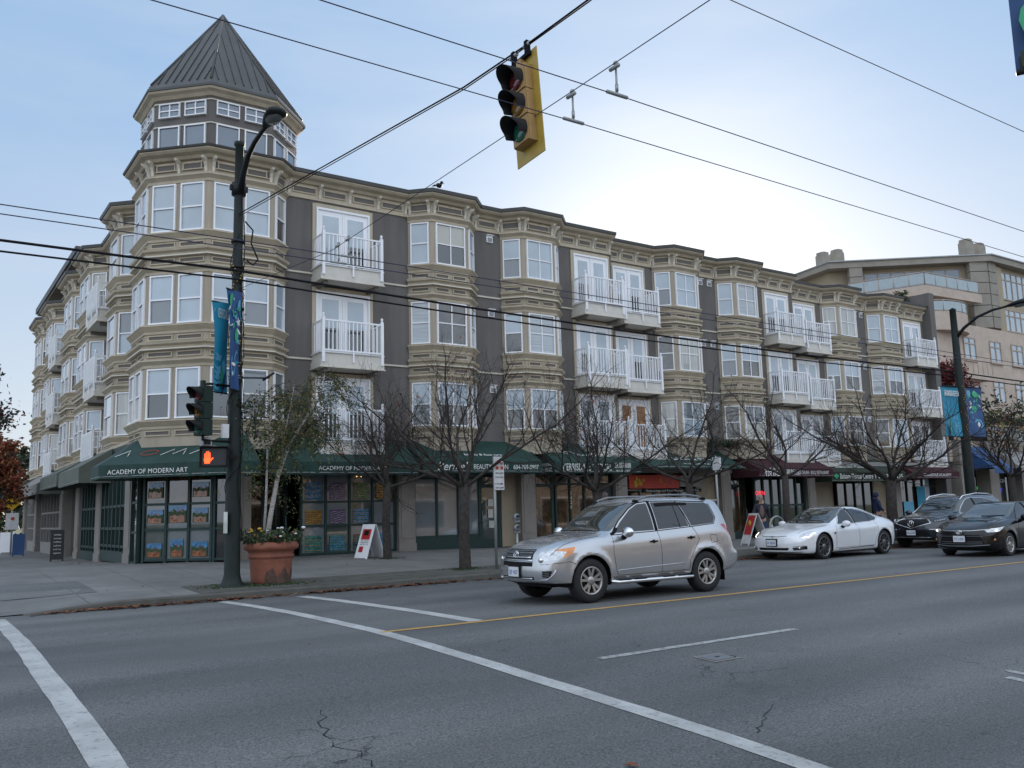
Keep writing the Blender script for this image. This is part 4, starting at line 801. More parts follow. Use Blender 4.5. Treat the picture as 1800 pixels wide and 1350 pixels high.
# red shop sign, notices, numbers
b = MB(); b.box((23.85, 26.6), (Y2-0.10, Y2-0.02), (2.32, 2.86), 'letter_red'); b.box((26.65, 28.0), (Y2-0.10, Y2-0.02), (2.38, 2.84), 'grey_frame'); so = b.build('sign_board', BL)
text('lettering', 'K', (25.6, Y2-0.11, 2.62), (1, 0, 0), (0, 0, 1), 0.3, 'petal_yellow', so); text('lettering', 'RELAX CENTRE', (27.3, Y2-0.11, 2.62), (1, 0, 0), (0, 0, 1), 0.14, 'black', so)
b = MB()
for i in range(9): b.ball((24.3+0.35*math.cos(i*2.4)*(i/9), Y2-0.11, 2.58+0.22*math.sin(i*2.4)*(i/9)), 0.09, 'petal_yellow', 6, (1, 0.1, 1))
b.build('flower_motif', so)
b = MB(); b.box((24.6, 27.9), (Y2-0.09, Y2-0.03), (2.16, 2.29), 'black'); sb = b.build('sign_board', BL); text('lettering', 'Reflexology and Foot Massage   Herbal Tea', (26.25, Y2-0.10, 2.22), (1, 0, 0), (0, 0, 1), 0.1, 'letter_white', sb, width=3.0)
b = MB(); b.box((20.0, 20.02), (25.9, 25.92), (1, 1.1), 'black')
text('street_number', '2\n4\n2\n8', (20.52, 26.05, 1.9), (1, 0, 0), (0, 0, 1), 0.17, 'letter_white', BL); text('street_number', '2\n4\n3\n0', (16.60, 26.05, 2.1), (1, 0, 0), (0, 0, 1), 0.13, 'petal_yellow', BL)
# portrait poster in the optician's window
b = MB(); b.box((21.92, 22.5), (26.08, 26.10), (0.6, 2.45), 'poster_dark'); po = b.build('poster', BL)
b = MB(); b.ball((22.25, 26.07, 1.92), 0.15, 'skin', 12, (0.72, 0.08, 1)); b.build('face_print', po)
b = MB(); b.ball((22.20, 26.078, 2.0), 0.20, 'hair_grey', 12, (0.9, 0.05, 1)); b.ball((22.10, 26.078, 1.75), 0.16, 'hair_grey', 10, (0.6, 0.05, 1.6)); b.ball((22.19, 26.055, 1.94), 0.055, 'black', 8, (1, 0.2, 0.8)); b.ball((22.31, 26.055, 1.94), 0.055, 'black', 8, (1, 0.2, 0.8)); b.build('hair_print', po)
# notices on doors, lights inside, neon signs
def sheet(name, x, y, z0, z1, w_, m, par=BL): b = MB(); b.box((x, x+w_), (y-0.012, y), (z0, z1), m); return b.build(name, par)
for x, z0, z1, w_ in ((16.98, 1.75, 2.0, 0.22), (16.98, 1.35, 1.65, 0.2), (17.0, 1.0, 1.25, 0.3)): sheet('notice', x, 26.27, z0, z1, w_, 'paper')
sheet('notice', 31.6, Y2-0.02, 1.35, 1.75, 0.3, 'paper'); sheet('notice', 43.6, Y3, 0.6, 1.5, 0.9, 'banner_sky'); sheet('notice', 44.9, Y3, 0.8, 2.3, 0.8, 'banner_teal')
text('neon_sign', 'OPEN', (31.65, Y2-0.06, 2.05), (1, 0, 0), (0, 0, 1), 0.26, 'neon_red', BL, width=0.62)
for x, y, z in ((19.7, 26.5, 2.6), (20.6, 26.9, 2.65), (29.5, 27.3, 2.3), (43.4, 27.6, 2.35), (11.9, 26.02, 2.78), (12.05, 26.02, 2.78)):
    b = MB(); b.ball((x, y if x > 15 else 26.04, z), 0.07 if x > 15 else 0.02, 'lamp_warm', 8); b.build('ceiling_lamp', BL)
b = MB(); b.lathe((8.35, 25.9, 2.95), [(0.16, 0), (0.16, 0.04)], 'pole_dark', 16, (0, -1, 0)); b.build('wall_lamp', BL)
# ---------------- stone building beyond ----------------
SB = thing('stone_building', 'taller pale stone apartment building with sloping penthouse roof beyond the corner block', 'apartment building', (60, 34, 0.1))
b = MB(); b.prism([(56.4, 32), (95, 32), (95, 60), (52, 60), (52, 36.4)], 4.6, 13.7, 'stone_wall'); b.build('wall', SB)
b = MB()
PT = [(65.1, 31.9), (95, 31.9), (95, 58), (56.9, 58), (56.9, 43), (56.1, 39.3)]
b.prism([(65.6, 32.5), (95, 32.5), (95, 58), (57.9, 58), (57.8, 43), (57.0, 39.9)], 13.7, 18.85, 'tan_wall')
for z in np.arange(13.9, 18.6, 0.85):     # block piers
    b.box((65.2, 66.3), (32.10, 32.6), (z, z+0.80), 'block_wall')
    b.prism([(64.0, 32.85), (65.05, 32.1), (65.3, 32.5), (64.3, 33.3)], z, z+0.80, 'block_wall'); b.prism([(57.3, 38.3), (58.0, 37.7), (58.4, 38.2), (57.7, 38.8)], z, z+0.8, 'block_wall')
b.box((66.32, 67.2), (32.2, 32.6), (13.7, 18.7), 'tan_wall'); b.build('penthouse_wall', SB)
b = MB(); rf = [(65.1, 31.8), (96, 31.8), (96, 59), (57.1, 59), (56.9, 43.2), (56.1, 39.2)]
b.prism(rf, 18.85, 19.3, 'block_wall'); b.prism([(x-0.1 if x < 60 else x, y-0.1) for x, y in rf], 19.3, 19.38, 'galv'); b.build('roof', SB)
for x, y, s_ in ((68.5, 35.3, 1), (70.5, 35.4, 1), (59.85, 42.3, 1), (61.75, 42.3, 1)):
    b = MB(); ht = 21.9 if x > 65 else (21.4 if x < 60 else 21.9)
    b.prism([(x-0.47, y-0.3), (x-0.3, y-0.47), (x+0.3, y-0.47), (x+0.47, y-0.3), (x+0.47, y+0.3), (x+0.3, y+0.47), (x-0.3, y+0.47), (x-0.47, y+0.3)], 19.5, ht-0.25, 'block_wall')
    b.prism([(x-0.40, y-0.25), (x-0.25, y-0.40), (x+0.25, y-0.40), (x+0.40, y-0.25), (x+0.40, y+0.25), (x+0.25, y+0.40), (x-0.25, y+0.40), (x-0.40, y+0.25)], ht-0.25, ht, 'block_wall'); b.build('chimney', SB)
b = MB(); b.lathe((63.3, 41.6, 19.5), [(0.18, 0), (0.18, 1.2), (0.3, 1.25), (0.3, 1.4), (0.1, 1.5)], 'galv', 10); b.build('vent_pipe', SB)
def swin(P, u, n, a0, a1, z0, z1, nx, nz, gm='belv_glass', trim=True):
    f = MB(); g = MB()
    if trim: f.obox(P, u, n, (a0-0.12, a1+0.12), (0, 0.12), (z0-0.18, z0), 'stone_wall')
    for i in range(nx+1): x = lerp(a0, a1, i/nx); f.obox(P, u, n, (x-0.04, x+0.04), (0, 0.08), (z0, z1), 'tan_frame')
    for j in range(nz+1): z = lerp(z0, z1, j/nz) if nz != 2 else (z0, z0+(z1-z0)*0.72, z1)[j]; f.obox(P, u, n, (a0+0.04, a1-0.04), (0, 0.075), (z-0.04, z+0.04), 'tan_frame')
    g.obox(P, u, n, (a0+0.04, a1-0.04), (-0.02, 0.03), (z0+0.04, z1-0.04), gm)
    o = f.build('window', SB); g.build('pane', o)
FS = (0, 32.0)
for z in (11.25, 8.35):
    for a0, a1, nx in ((60.4, 61.9, 2), (63.9, 65.4, 2), (67.0, 68.6, 2), (69.2, 70.8, 2), (73, 75, 2), (77, 79, 2)): swin(FS, U, Nn, a0, a1, z, z+1.5, nx, 2, 'blind' if a0 < 68 else 'blind_grey')
FP = (0, 32.5)
for z0, z1 in ((16.4, 18.5), (13.95, 15.6)):
    swin(FP, U, Nn, 67.4, 72.5, z0, z1, 6, 2, 'blind', False); swin(FP, U, Nn, 73.2, 78.5, z0, z1, 6, 2, 'blind', False)
du = V((65.6-57.0, 32.5-39.9)).normalized(); dn = V((du.y, -du.x)); DP = (57.0, 39.9); DL = V((65.6-57.0, 32.5-39.9)).length
swin(DP, du, dn, 1.6, DL-1.9, 16.2, 18.55, 8, 2, 'belv_glass', False); swin(DP, du, dn, DL-3.2, DL-1.7, 13.75, 15.3, 1, 2, 'belv_glass', False); swin(DP, du, dn, 0.1, 1.0, 16.4, 17.9, 2, 1, 'belv_glass', False)
# roof terrace slab with glass railing, round balcony
b = MB(); b.prism([(57.4, 32.6), (64.0, 32.2), (57.3, 38.6), (55.4, 37.4)], 15.6, 16.25, 'stone_wall'); o = b.build('terrace', SB)
b = MB(); g = MB()
for A, B, nn_ in (((57.5, 32.7), (63.8, 32.3), 5), ((55.6, 37.3), (57.5, 32.7), 5)):
    for i in range(nn_+1): p = V(A).lerp(V(B), i/nn_); b.tube([(p.x, p.y, 16.25), (p.x, p.y, 17.2)], 0.03, 'tan_frame', 5)
    b.tube([(*A, 17.2), (*B, 17.2)], 0.035, 'tan_frame', 5); b.tube([(*A, 16.35), (*B, 16.35)], 0.025, 'tan_frame', 5)
    g.slab([(*A, 16.4), (*B, 16.4), (*B, 17.12), (*A, 17.12)], (0.02, 0.02, 0), 'rail_glass')
r_ = b.build('railing', o); g.build('pane', r_)
b = MB(); arc = [(58.9+2.3*math.cos(t), 32.4+1.2*math.sin(t)) for t in np.linspace(PI*1.0, PI*2, 12)]; b.prism(arc, 12.9, 14.2, 'stone_wall'); o = b.build('round_balcony', SB)
b = MB(); b.tube([(x, y, 14.95) for x, y in arc], 0.035, 'tan_frame', 5)
for x, y in arc[::3]: b.tube([(x, y, 14.2), (x, y, 14.95)], 0.03, 'tan_frame', 5)
r_ = b.build('railing', o); g = MB(); g.add([(x, y, z) for x, y in arc for z in (14.25, 14.88)], [(i*2, i*2+2, i*2+3, i*2+1) for i in range(11)], 'rail_glass'); g.build('pane', r_)
b = MB(); b.box((57.0, 62.0), (31.0, 32.0), (9.6, 10.0), 'stone_wall'); o = b.build('balcony', SB); b = MB(); b.tube([(57.0, 31.0, 10.9), (62.0, 31.0, 10.9)], 0.03, 'tan_frame', 5)
for x in np.linspace(57, 62, 9): b.tube([(x, 31.0, 10), (x, 31.0, 10.9)], 0.02, 'tan_frame', 4)
b.build('railing', o)
# shops of the stone building: low podium with terrace above
b = MB(); b.prism([(47.6, 26.6), (95, 26.6), (95, 32), (47.6, 36)], 3.6, 4.8, 'stone_wall'); b.prism([(48.2, 27.4), (95, 27.4), (95, 32), (48.2, 34)], 0.05, 3.6, 'shop_dark'); b.build('podium', SB)
for x in (47.9, 50.9, 54.5, 58.6, 63, 68, 73): b = MB(); b.box((x, x+1.0), (26.2, 27.0), (0.05, 4.8), 'pillar'); b.build('pillar', SB)
for x0, x1, nm in ((48.9, 50.9, 'banner_navy'), (51.9, 54.4, 'awning_grey'), (55.5, 58.5, 'awning_green'), (59.6, 63, 'awning_grey'), (64, 68, 'awning_green')):
    b = MB(); b.add([(x0, 26.55, 4.5), (x1, 26.55, 4.5), (x1, 24.9, 3.2), (x0, 24.9, 3.2), (x1, 24.9, 2.9), (x0, 24.9, 2.9), (x0, 26.55, 3.2), (x1, 26.55, 3.2)], [(0, 1, 2, 3), (3, 2, 4, 5), (0, 3, 6), (1, 7, 2)], nm); b.build('awning', SB)
for x0, x1 in ((48.9, 50.9), (51.9, 54.5), (55.5, 58.6), (59.6, 63)): 
    b = MB(); b.box((x0, x1), (27.2, 27.3), (0.1, 3.2), 'shop_glass'); b.build('shop_window', SB)
text('neon_sign', 'RX', (48.9, 27.1, 2.2), (1, 0, 0), (0, 0, 1), 0.45, 'neon_red', SB); text('neon_sign', 'DELI', (49.8, 27.1, 2.1), (1, 0, 0), (0, 0, 1), 0.36, 'neon_green', SB, width=0.7); text('neon_sign', 'OPEN', (51.35, 27.1, 2.15), (1, 0, 0), (0, 0, 1), 0.32, 'neon_green', SB, width=0.6)
text('neon_sign', 'BEAUTY', (53.2, 27.1, 2.0), (1, 0, 0), (0, 0, 1), 0.36, 'neon_blue', SB, width=1.3); text('lettering', 'SALON', (53.3, 26.9, 2.55), (1, 0, 0), (0, 0, 1), 0.32, 'letter_white', SB, width=1.3)
b = MB(); b.box((52.2, 92), (26.7, 26.8), (5.75, 5.85), 'tan_frame'); b.box((52.2, 92), (26.7, 26.8), (4.8, 4.9), 'tan_frame')
for x in np.arange(52.2, 92, 1.4): b.box((x, x+0.06), (26.7, 26.8), (4.9, 5.75), 'tan_frame')
o = b.build('terrace_railing', SB); g = MB(); g.box((52.3, 92), (26.74, 26.76), (4.95, 5.7), 'shop_glass'); g.build('pane', o)
rng = random.Random(3)
def leaves(b, pts, size, m, rnd, n_per=1, spread=0.0, flat=1.0):
    for p in pts:
        for _ in range(n_per):
            q = V(p)+V((rnd.gauss(0, spread), rnd.gauss(0, spread), rnd.gauss(0, spread)))
            a = V((rnd.gauss(0, 1), rnd.gauss(0, 1), rnd.gauss(0, 1))).normalized(); c = a.cross(V((rnd.gauss(0, 1), rnd.gauss(0, 1), rnd.gauss(0, 1)))).normalized()
            s_ = size*rnd.uniform(0.6, 1.3); mm = m if isinstance(m, str) else m[int(rnd.random()**1.3*len(m))]
            b.add([q-a*s_, q+c*s_*0.45, q+a*s_, q-c*s_*0.45], [(0, 1, 2, 3)], mm)
b = MB(); pts = [(rng.uniform(51.8, 80), 27.5+rng.uniform(-0.5, 0.7), 5.6+abs(rng.gauss(0, 1.0))*0.9) for _ in range(5200)]; leaves(b, pts, 0.15, ['leaf_dark', 'leaf_green'], rng)
b.box((52, 80), (27.3, 28.0), (4.8, 6.4), 'leaf_dark'); o = b.build('hedge'); center_origin(o, (60, 27.6, 4.8)); tag(o, 'clipped evergreen hedge on the terrace above the far shops', 'hedge')

# neighbour beyond the left wing
NB = thing('brown_building', 'brown building with overhanging eaves behind the end of the left wing', 'building', (12, 56, 0))
b = MB(); b.box((7.4, 24), (47.5, 60), (12.35, 14.5), 'beige_wall'); b.build('wall', NB)
b = MB(); b.prism([(6.4, 46.3), (25, 46.3), (25, 61.5), (6.4, 61.5)], 14.5, 14.62, 'soffit'); b.prism([(6.3, 46.2), (25, 46.2), (25, 61.6), (6.3, 61.6)], 14.622, 14.95, 'roof_metal'); b.build('roof', NB)
for y in (48.5, 51.5, 54.5, 57.5): b = MB(); b.box((7.32, 7.4), (y, y+1.2), (12.8, 14.2), 'warm_brick'); b.build('shutter', NB)

# ---------------- row across the street, behind the viewer ----------------
OB = thing('shop_row', 'low sunlit brick shop row across the street behind the viewer', 'building', (10, -16, 0))
b = MB(); b.box((-45, 70), (-28, -16), (-0.7, 7.2), 'warm_brick'); b.box((-45, 70), (-16.0, -15.7), (6.9, 7.7), 'cream'); b.build('wall', OB)
for i in range(24):
    x = -42+i*4.6
    for z0, z1, m in ((0.2, 2.8, 'shop_dark'), (4.0, 5.8, 'dark_glass')):
        b = MB(); b.box((x, x+3.4), (-15.99, -15.9), (z0, z1), 'white'); o = b.build('window', OB); g = MB(); g.box((x+0.1, x+3.3), (-15.9, -15.87), (z0+0.1, z1-0.1), m); g.build('pane', o)

# ---------------- trees ----------------
def bare_tree(name, P, h, spread, trunk_r, seed, label, group, fork=1.9, lean=(0, 0), nl=5, leafn=40, dens=1.0):
    rnd = random.Random(seed); t = thing(name, label, 'tree', P, group); P = V(P)
    tr = MB(); cr = MB(); tips = []
    def bend(p, d, L_, r0, r1, wob, up, seg):
        pts = [p.copy()]; d = d.normalized()
        for i in range(seg):
            d = (d+V((rnd.gauss(0, wob), rnd.gauss(0, wob), rnd.gauss(0, wob)*0.6+up))).normalized(); p = p+d*L_/seg; pts.append(p.copy())
        return pts, d, [lerp(r0, r1, (i/seg)**0.8) for i in range(seg+1)]
    def branch(p, d, L_, r, lev):
        seg = 5 if lev < 2 else 4; pts, d2, rs = bend(p, d, L_, r, r*0.42, 0.10+0.035*lev, 0.07 if lev < 3 else 0.035, seg)
        (tr if lev == 0 else cr).tube(pts, rs, 'bark' if lev < 2 else 'twig', (8, 7, 5, 4, 3, 3)[min(lev, 5)], cap=False)
        if lev >= 4: tips.append(pts[-1]); return
        n = {0: 0, 1: int(6*dens), 2: int(6*dens), 3: int(4*dens)}[lev]
        for i in range(n):
            f = 0.22+0.72*(i+rnd.random()*0.8)/max(n, 1); k_ = min(len(pts)-2, int(f*seg)); ft = f*seg-k_; q = pts[k_].lerp(pts[k_+1], ft); dd = (pts[k_+1]-pts[k_]).normalized()
            ax = dd.cross(V((rnd.gauss(0, 1), rnd.gauss(0, 1), rnd.gauss(0, 1)))).normalized(); ang = rnd.uniform(0.45, 0.95)
            nd = (dd*math.cos(ang)+ax*math.sin(ang)+V((0, 0, 0.12))).normalized()
            branch(q, nd, L_*rnd.uniform(0.46, 0.74)*(1.15-0.45*f), max(0.0045, rs[k_]*0.52), lev+1)
        branch(pts[-1], d2, L_*0.5, rs[-1], lev+1)
    top = P+V((lean[0], lean[1], fork)); mid = P.lerp(top, 0.5)+V((rnd.gauss(0, 0.03), rnd.gauss(0, 0.03), 0))
    tr.tube([P-V((0, 0, 0.1)), P+V((0, 0, 0.12)), mid, top+V((0, 0, 0.05))], [trunk_r*1.45, trunk_r*1.12, trunk_r, trunk_r*0.95], 'bark', 12)
    for i in range(nl):
        a = 2*PI*i/nl+rnd.uniform(-0.4, 0.4); el = rnd.uniform(0.22, 0.75) if i else 1.25
        d = V((math.cos(a)*math.cos(el), math.sin(a)*math.cos(el), math.sin(el)))
        Ls = (h-fork)*(0.66 if i == 0 else rnd.uniform(0.62, 0.84))*lerp(spread, 1, math.sin(el))
        branch(top-V((0, 0, 0.08*i/nl)), d, Ls, min(0.075, trunk_r*rnd.uniform(0.36, 0.5)), 1)
    tr.build('trunk', t); c = cr.build('branches', t)
    if leafn and tips:
        b = MB(); leaves(b, [rnd.choice(tips) for _ in range(leafn)], 0.045, ['leaf_red', 'leaf_brown'], rnd); b.build('leaves', t)
    return t
GR = 'bare street trees along the shop front pavement'
bare_tree('street_tree', (11.75, 23.6, 0.25), 5.0, 1.0, 0.115, 11, 'slender bare tree beside the white sandwich board, nearest the shop wall', GR, fork=2.15, nl=6, leafn=12)
bare_tree('street_tree', (11.85, 19.45, 0.12), 5.5, 1.2, 0.135, 5, 'bare street tree left of the parking sign post, in front of the beauty salon', GR, fork=2.1, nl=6, leafn=60, dens=1.15)
bare_tree('street_tree', (16.35, 19.6, 0.12), 5.4, 1.0, 0.12, 23, 'bare street tree directly behind the silver car bonnet', GR, fork=1.95, nl=7, leafn=60, dens=1.0)
bare_tree('street_tree', (20.1, 19.6, 0.11), 5.7, 0.95, 0.12, 31, 'bare street tree behind the silver car roof, before the red shop sign', GR, fork=2.2, nl=5, leafn=60, dens=0.9)
bare_tree('street_tree', (24.7, 19.6, 0.10), 5.6, 0.95, 0.12, 47, 'bare street tree in front of the maroon awning, behind the white car bonnet', GR, fork=2.4, nl=5, leafn=60, dens=0.9)
bare_tree('street_tree', (30.5, 19.4, 0.10), 5.9, 0.92, 0.19, 59, 'thick trunked bare tree between the white car and the dark car', GR, fork=2.2, nl=8, leafn=50, dens=1.0)
t7 = bare_tree('street_tree', (39.4, 19.4, 0.10), 5.6, 0.9, 0.14, 67, 'half bare tree with yellow leaves at the right edge, beyond the banner pole', GR, fork=2.4, nl=6, leafn=30)
b = MB(); leaves(b, [(39.4+rng.gauss(0, 0.7), 19.4+rng.gauss(0, 0.7), 4.4+rng.gauss(0, 0.55)) for _ in range(240)], 0.11, ['leaf_yellow', 'leaf_olive', 'leaf_brown'], rng); b.build('leaves', t7)

# leaning birch in the terracotta pot
PX, PY, PZ = 6.83, 19.45, 0.10
t = thing('plant_pot', 'large terracotta pot on the pavement beside the signal pole', 'plant pot', (PX, PY, PZ))
b = MB(); b.lathe((PX, PY, PZ), [(0.40, 0), (0.425, 0.10), (0.465, 0.55), (0.47, 0.58), (0.50, 0.60), (0.505, 0.64), (0.475, 0.66), (0.51, 0.74), (0.585, 0.77), (0.60, 0.83), (0.585, 0.90), (0.53, 0.93), (0.49, 0.90), (0.48, 0.82)], 'terracotta', 32); b.build('pot_body', t)
b = MB(); n_ = 22; vs = []
for i in range(n_+1):
    a = -2.2+2.0*i/n_; h0 = 0.02; h1 = 0.10+0.26*abs(math.sin(i*0.42+0.2))**0.7+0.03*math.sin(i*1.9); vs += [(PX+0.416*math.cos(a), PY+0.416*math.sin(a), PZ+h0), (PX+0.443*math.cos(a), PY+0.443*math.sin(a), PZ+0.12), (PX+(0.426+0.087*max(h1, 0.14))*math.cos(a), PY+(0.426+0.087*max(h1, 0.14))*math.sin(a), PZ+max(h1, 0.14))]
b.add(vs, [(i*3+q, i*3+3+q, i*3+4+q, i*3+1+q) for i in range(n_) for q in (0, 1)], 'terracotta_stained', True); b.build('damp_stain', t)
b = MB(); b.lathe((PX, PY, PZ+0.80), [(0.49, 0), (0.47, 0.03), (0.2, 0.07), (0.02, 0.08)], 'soil', 24); b.build('soil', t)
t = thing('birch_tree', 'leaning young birch with white stems and thin olive leaves growing from the terracotta pot', 'tree', (PX, PY, PZ+0.85)); rb = random.Random(9)
tr = MB(); cr = MB(); lv = MB(); B0 = V((PX-0.12, PY, PZ+0.8))
st1 = [B0, B0+V((0.10, 0, 0.7)), B0+V((0.28, 0.05, 1.6)), B0+V((0.55, 0.1, 2.3)), B0+V((1.0, 0.1, 3.0)), B0+V((1.35, 0.15, 3.5)), B0+V((1.45, 0.2, 4.0))]
st2 = [B0+V((-0.04, 0.05, 0)), B0+V((0.02, 0.08, 1.0)), B0+V((0.05, 0.1, 2.2)), B0+V((0.12, 0.1, 3.0)), B0+V((0.1, 0.15, 3.7))]
st3 = [B0+V((0.36, 0.05, 1.85)), B0+V((0.42, 0.1, 2.5)), B0+V((0.60, 0.15, 3.2)), B0+V((0.66, 0.1, 3.7))]
tr.tube(st1, [0.06, 0.054, 0.048, 0.04, 0.03, 0.02, 0.01], 'birch', 10); tr.tube(st2, [0.034, 0.030, 0.022, 0.014, 0.008], 'birch', 8); tr.tube(st3, [0.036, 0.024, 0.013, 0.006], 'birch', 8); tr.build('trunk', t)
for st in (st1[3:], st2[1:], st3[1:], st1[2:], [B0+V((0.4, 0.1, 2.0)), B0+V((1.2, 0.2, 2.9))]):
    for _ in range(34):
        i = rb.randrange(len(st)-1); p = st[i].lerp(st[i+1], rb.random()); a = rb.uniform(0, 2*PI); d = V((math.cos(a), math.sin(a)*0.8, rb.uniform(0.2, 0.9))).normalized(); pts = [p]
        L_ = rb.uniform(0.45, 1.25)
        for s_ in range(6): d = (d+V((rb.gauss(0, .12), rb.gauss(0, .12), -0.30))).normalized(); pts.append(pts[-1]+d*L_/6)
        cr.tube(pts, [0.010, 0.008, 0.006, 0.005, 0.004, 0.003, 0.002], 'twig', 3, cap=False)
        for q in pts[2:]:
            leaves(lv, [q]*rb.choice((2, 3, 4, 6)), 0.036, ['leaf_olive', 'leaf_olive', 'leaf_green', 'leaf_yellow'], rb, 1, 0.085)
            dd = V((rb.gauss(0, .2), rb.gauss(0, .2), -0.7)).normalized(); cr.tube([q, q+dd*0.25], 0.003, 'twig', 3, cap=False); leaves(lv, [q+dd*0.05*k_ for k_ in range(1, 6)], 0.034, ['leaf_olive', 'leaf_green', 'leaf_yellow'], rb, 1, 0.03)
cr.build('branches', t); lv.build('leaves', t)
t = thing('flower_plant', 'low bedding plants with white and orange flowers filling the terracotta pot', 'plant', (PX, PY, PZ+0.85))
b = MB(); s_ = MB(); fl = MB(); pts = []
for _ in range(130):
    a = rb.uniform(0, 2*PI); r = 0.5*math.sqrt(rb.random()); q = V((PX+r*math.cos(a), PY+r*math.sin(a), PZ+0.85)); e = q+V((math.cos(a)*r*0.45+rb.gauss(0, .05), math.sin(a)*r*0.45, rb.uniform(0.08, 0.34)))
    s_.tube([q, e], 0.004, 'stem_green', 3, cap=False); pts += [q.lerp(e, f_) for f_ in (0.4, 0.6, 0.8, 1.0)]*2
    if rb.random() < 0.17:
        m = rb.choice(['petal_white', 'petal_white', 'petal_yellow', 'petal_yellow', 'petal_pink']); fl = MB(); fl.ball(e+V((0, 0, 0.03)), 0.038, m, 6, (1, 1, 0.5)); fl.build('flower', t)
leaves(b, pts, 0.05, ['leaf_green', 'leaf_dark', 'leaf_olive'], rb, 1, 0.035)
for k_ in range(3): fl = MB(); fl.ball((PX-0.35+0.5*k_, PY-0.25, PZ+1.22), 0.05, 'petal_white' if k_ else 'petal_yellow', 8, (1, 1, 0.6)); fl.build('flower', t)
s_.build('stems', t); b.build('leaves', t)
b = MB(); gg = [(6.0+rng.gauss(0, 0.33), 19.25+rng.gauss(0, 0.2)) for _ in range(500)]+[(6.8+rng.gauss(0, 0.4), 18.95+rng.gauss(0, 0.12)) for _ in range(400)]+[(11.85+rng.gauss(0, 0.22), 19.4+rng.gauss(0, 0.15)) for _ in range(400)]+[(11.75+rng.gauss(0, 0.15), 23.5+rng.gauss(0, 0.1)) for _ in range(200)]
leaves(b, [(x, max(18.3, y), zs(x, y)+0.012) for x, y in gg], 0.03, ['leaf_green', 'moss'], rng); b.build('grass', kind='stuff')['label'] = 'tufts of grass and moss round the pole and tree bases'
# fallen leaves in the gutter and on the pavement
b = MB(); rl = random.Random(4)
def fleaf(x, y, z, s_):
    a = rl.uniform(0, 2*PI); c, sn = math.cos(a), math.sin(a); t1, t2 = rl.uniform(-0.5, 0.5), rl.uniform(0.1, 0.6)
    pr = [(-1, 0, 0), (-0.4, -0.5, t1), (0.3, -0.55, t2), (1, 0, 0.1), (0.3, 0.5, t2*0.8), (-0.4, 0.45, t1*0.5)]
    b.add([(x+s_*(p*c-q*sn), y+s_*(p*sn+q*c), z+0.012+s_*abs(r_)*0.6) for p, q, r_ in pr], [(0, 1, 2, 3), (0, 3, 4, 5)], rl.choice(['leaf_brown', 'leaf_brown', 'leaf_orange']))
for _ in range(2600):
    x = rl.uniform(2.0, 34); d_ = abs(rl.gauss(0, 0.13)); y = 18.06-d_
    if rl.random() < 0.35+0.65*(0.5+0.5*math.sin(x*2.1)*math.sin(x*0.7)): fleaf(x, y, zr(x, y)+0.03*rl.random(), rl.uniform(0.035, 0.085))
for _ in range(70): x = rl.uniform(2, 20); y = rl.uniform(18.4, 25.5); fleaf(x, y, zs(x, y), rl.uniform(0.02, 0.04))
for _ in range(60): x = rl.uniform(4.4, 5.6); y = rl.uniform(27.5, 40); fleaf(x, y, zs(x, y), 0.04)
fleaf(4.24, 4.82, zr(4, 4.82), 0.055)
for _ in range(9): x = rl.uniform(3, 14); y = rl.uniform(4, 17); fleaf(x, y, zr(x, y), 0.03)
o = b.build('fallen_leaves', kind='stuff'); o['label'] = 'brown fallen leaves gathered in the gutter'
# foliage at the far left
def leafy_tree(name, P, h, R_, m, seed, label, n=5000, size=0.16, zlow=0.35, cat='tree'):
    rnd = random.Random(seed); t = thing(name, label, cat, P, None); P = V(P); tr = MB(); tr.tube([P, P+V((0.1, 0, h*0.35)), P+V((0, 0.1, h*0.7))], [0.16, 0.12, 0.05], 'bark', 8)
    cl = []
    for _ in range(26):
        a = rnd.uniform(0, 2*PI); r = R_*math.sqrt(rnd.random())*0.85; z = rnd.uniform(zlow, 0.97)*h; q = P+V((r*math.cos(a)*(1.1-0.5*z/h), r*math.sin(a)*(1.1-0.5*z/h), z)); cl.append((q, rnd.uniform(0.25, 0.5)*R_*0.75)); tr.tube([P+V((0, 0, min(z*0.6, h*0.6))), q], [0.05, 0.015], 'bark', 4, cap=False)
    b = MB(); pts = []
    for _ in range(n):
        q, s_ = rnd.choice(cl); pts.append(q+V((rnd.gauss(0, s_*0.5), rnd.gauss(0, s_*0.5), rnd.gauss(0, s_*0.42))))
    leaves(b, pts, size, m, rnd); tr.build('trunk', t); b.build('crown', t); return t
leafy_tree('autumn_tree', (3.1, 42.0, 0.1), 5.1, 1.3, ['leaf_orange', 'leaf_brown', 'leaf_orange', 'leaf_red'], 3, 'orange brown autumn street tree at the left edge by the left wing', 8500, 0.085)
leafy_tree('evergreen_tree', (3.4, 66, 0), 11.6, 3.4, ['leaf_dark', 'leaf_dark', 'leaf_maroon'], 8, 'tall dark tree behind the orange autumn tree at the left edge', 12000, 0.17, 0.2)
leafy_tree('evergreen_tree', (7.5, 95, 0), 9.0, 5.0, ['leaf_dark', 'leaf_green'], 18, 'broad dark tree filling the end of the side street', 5000, 0.35, 0.1)
leafy_tree('red_maple', (52.6, 29.2, 4.8), 4.9, 2.1, ['leaf_maroon', 'leaf_maroon', 'leaf_red'], 21, 'small dark red maple on the terrace behind the banner pole', 4200, 0.13, 0.3)
leafy_tree('rooftop_shrub', (47.0, 28.2, 12.3), 1.3, 0.6, ['leaf_green', 'leaf_olive'], 25, 'green shrub on the roof at the far right end of the corner block', 420, 0.09, 0.2, cat='shrub')
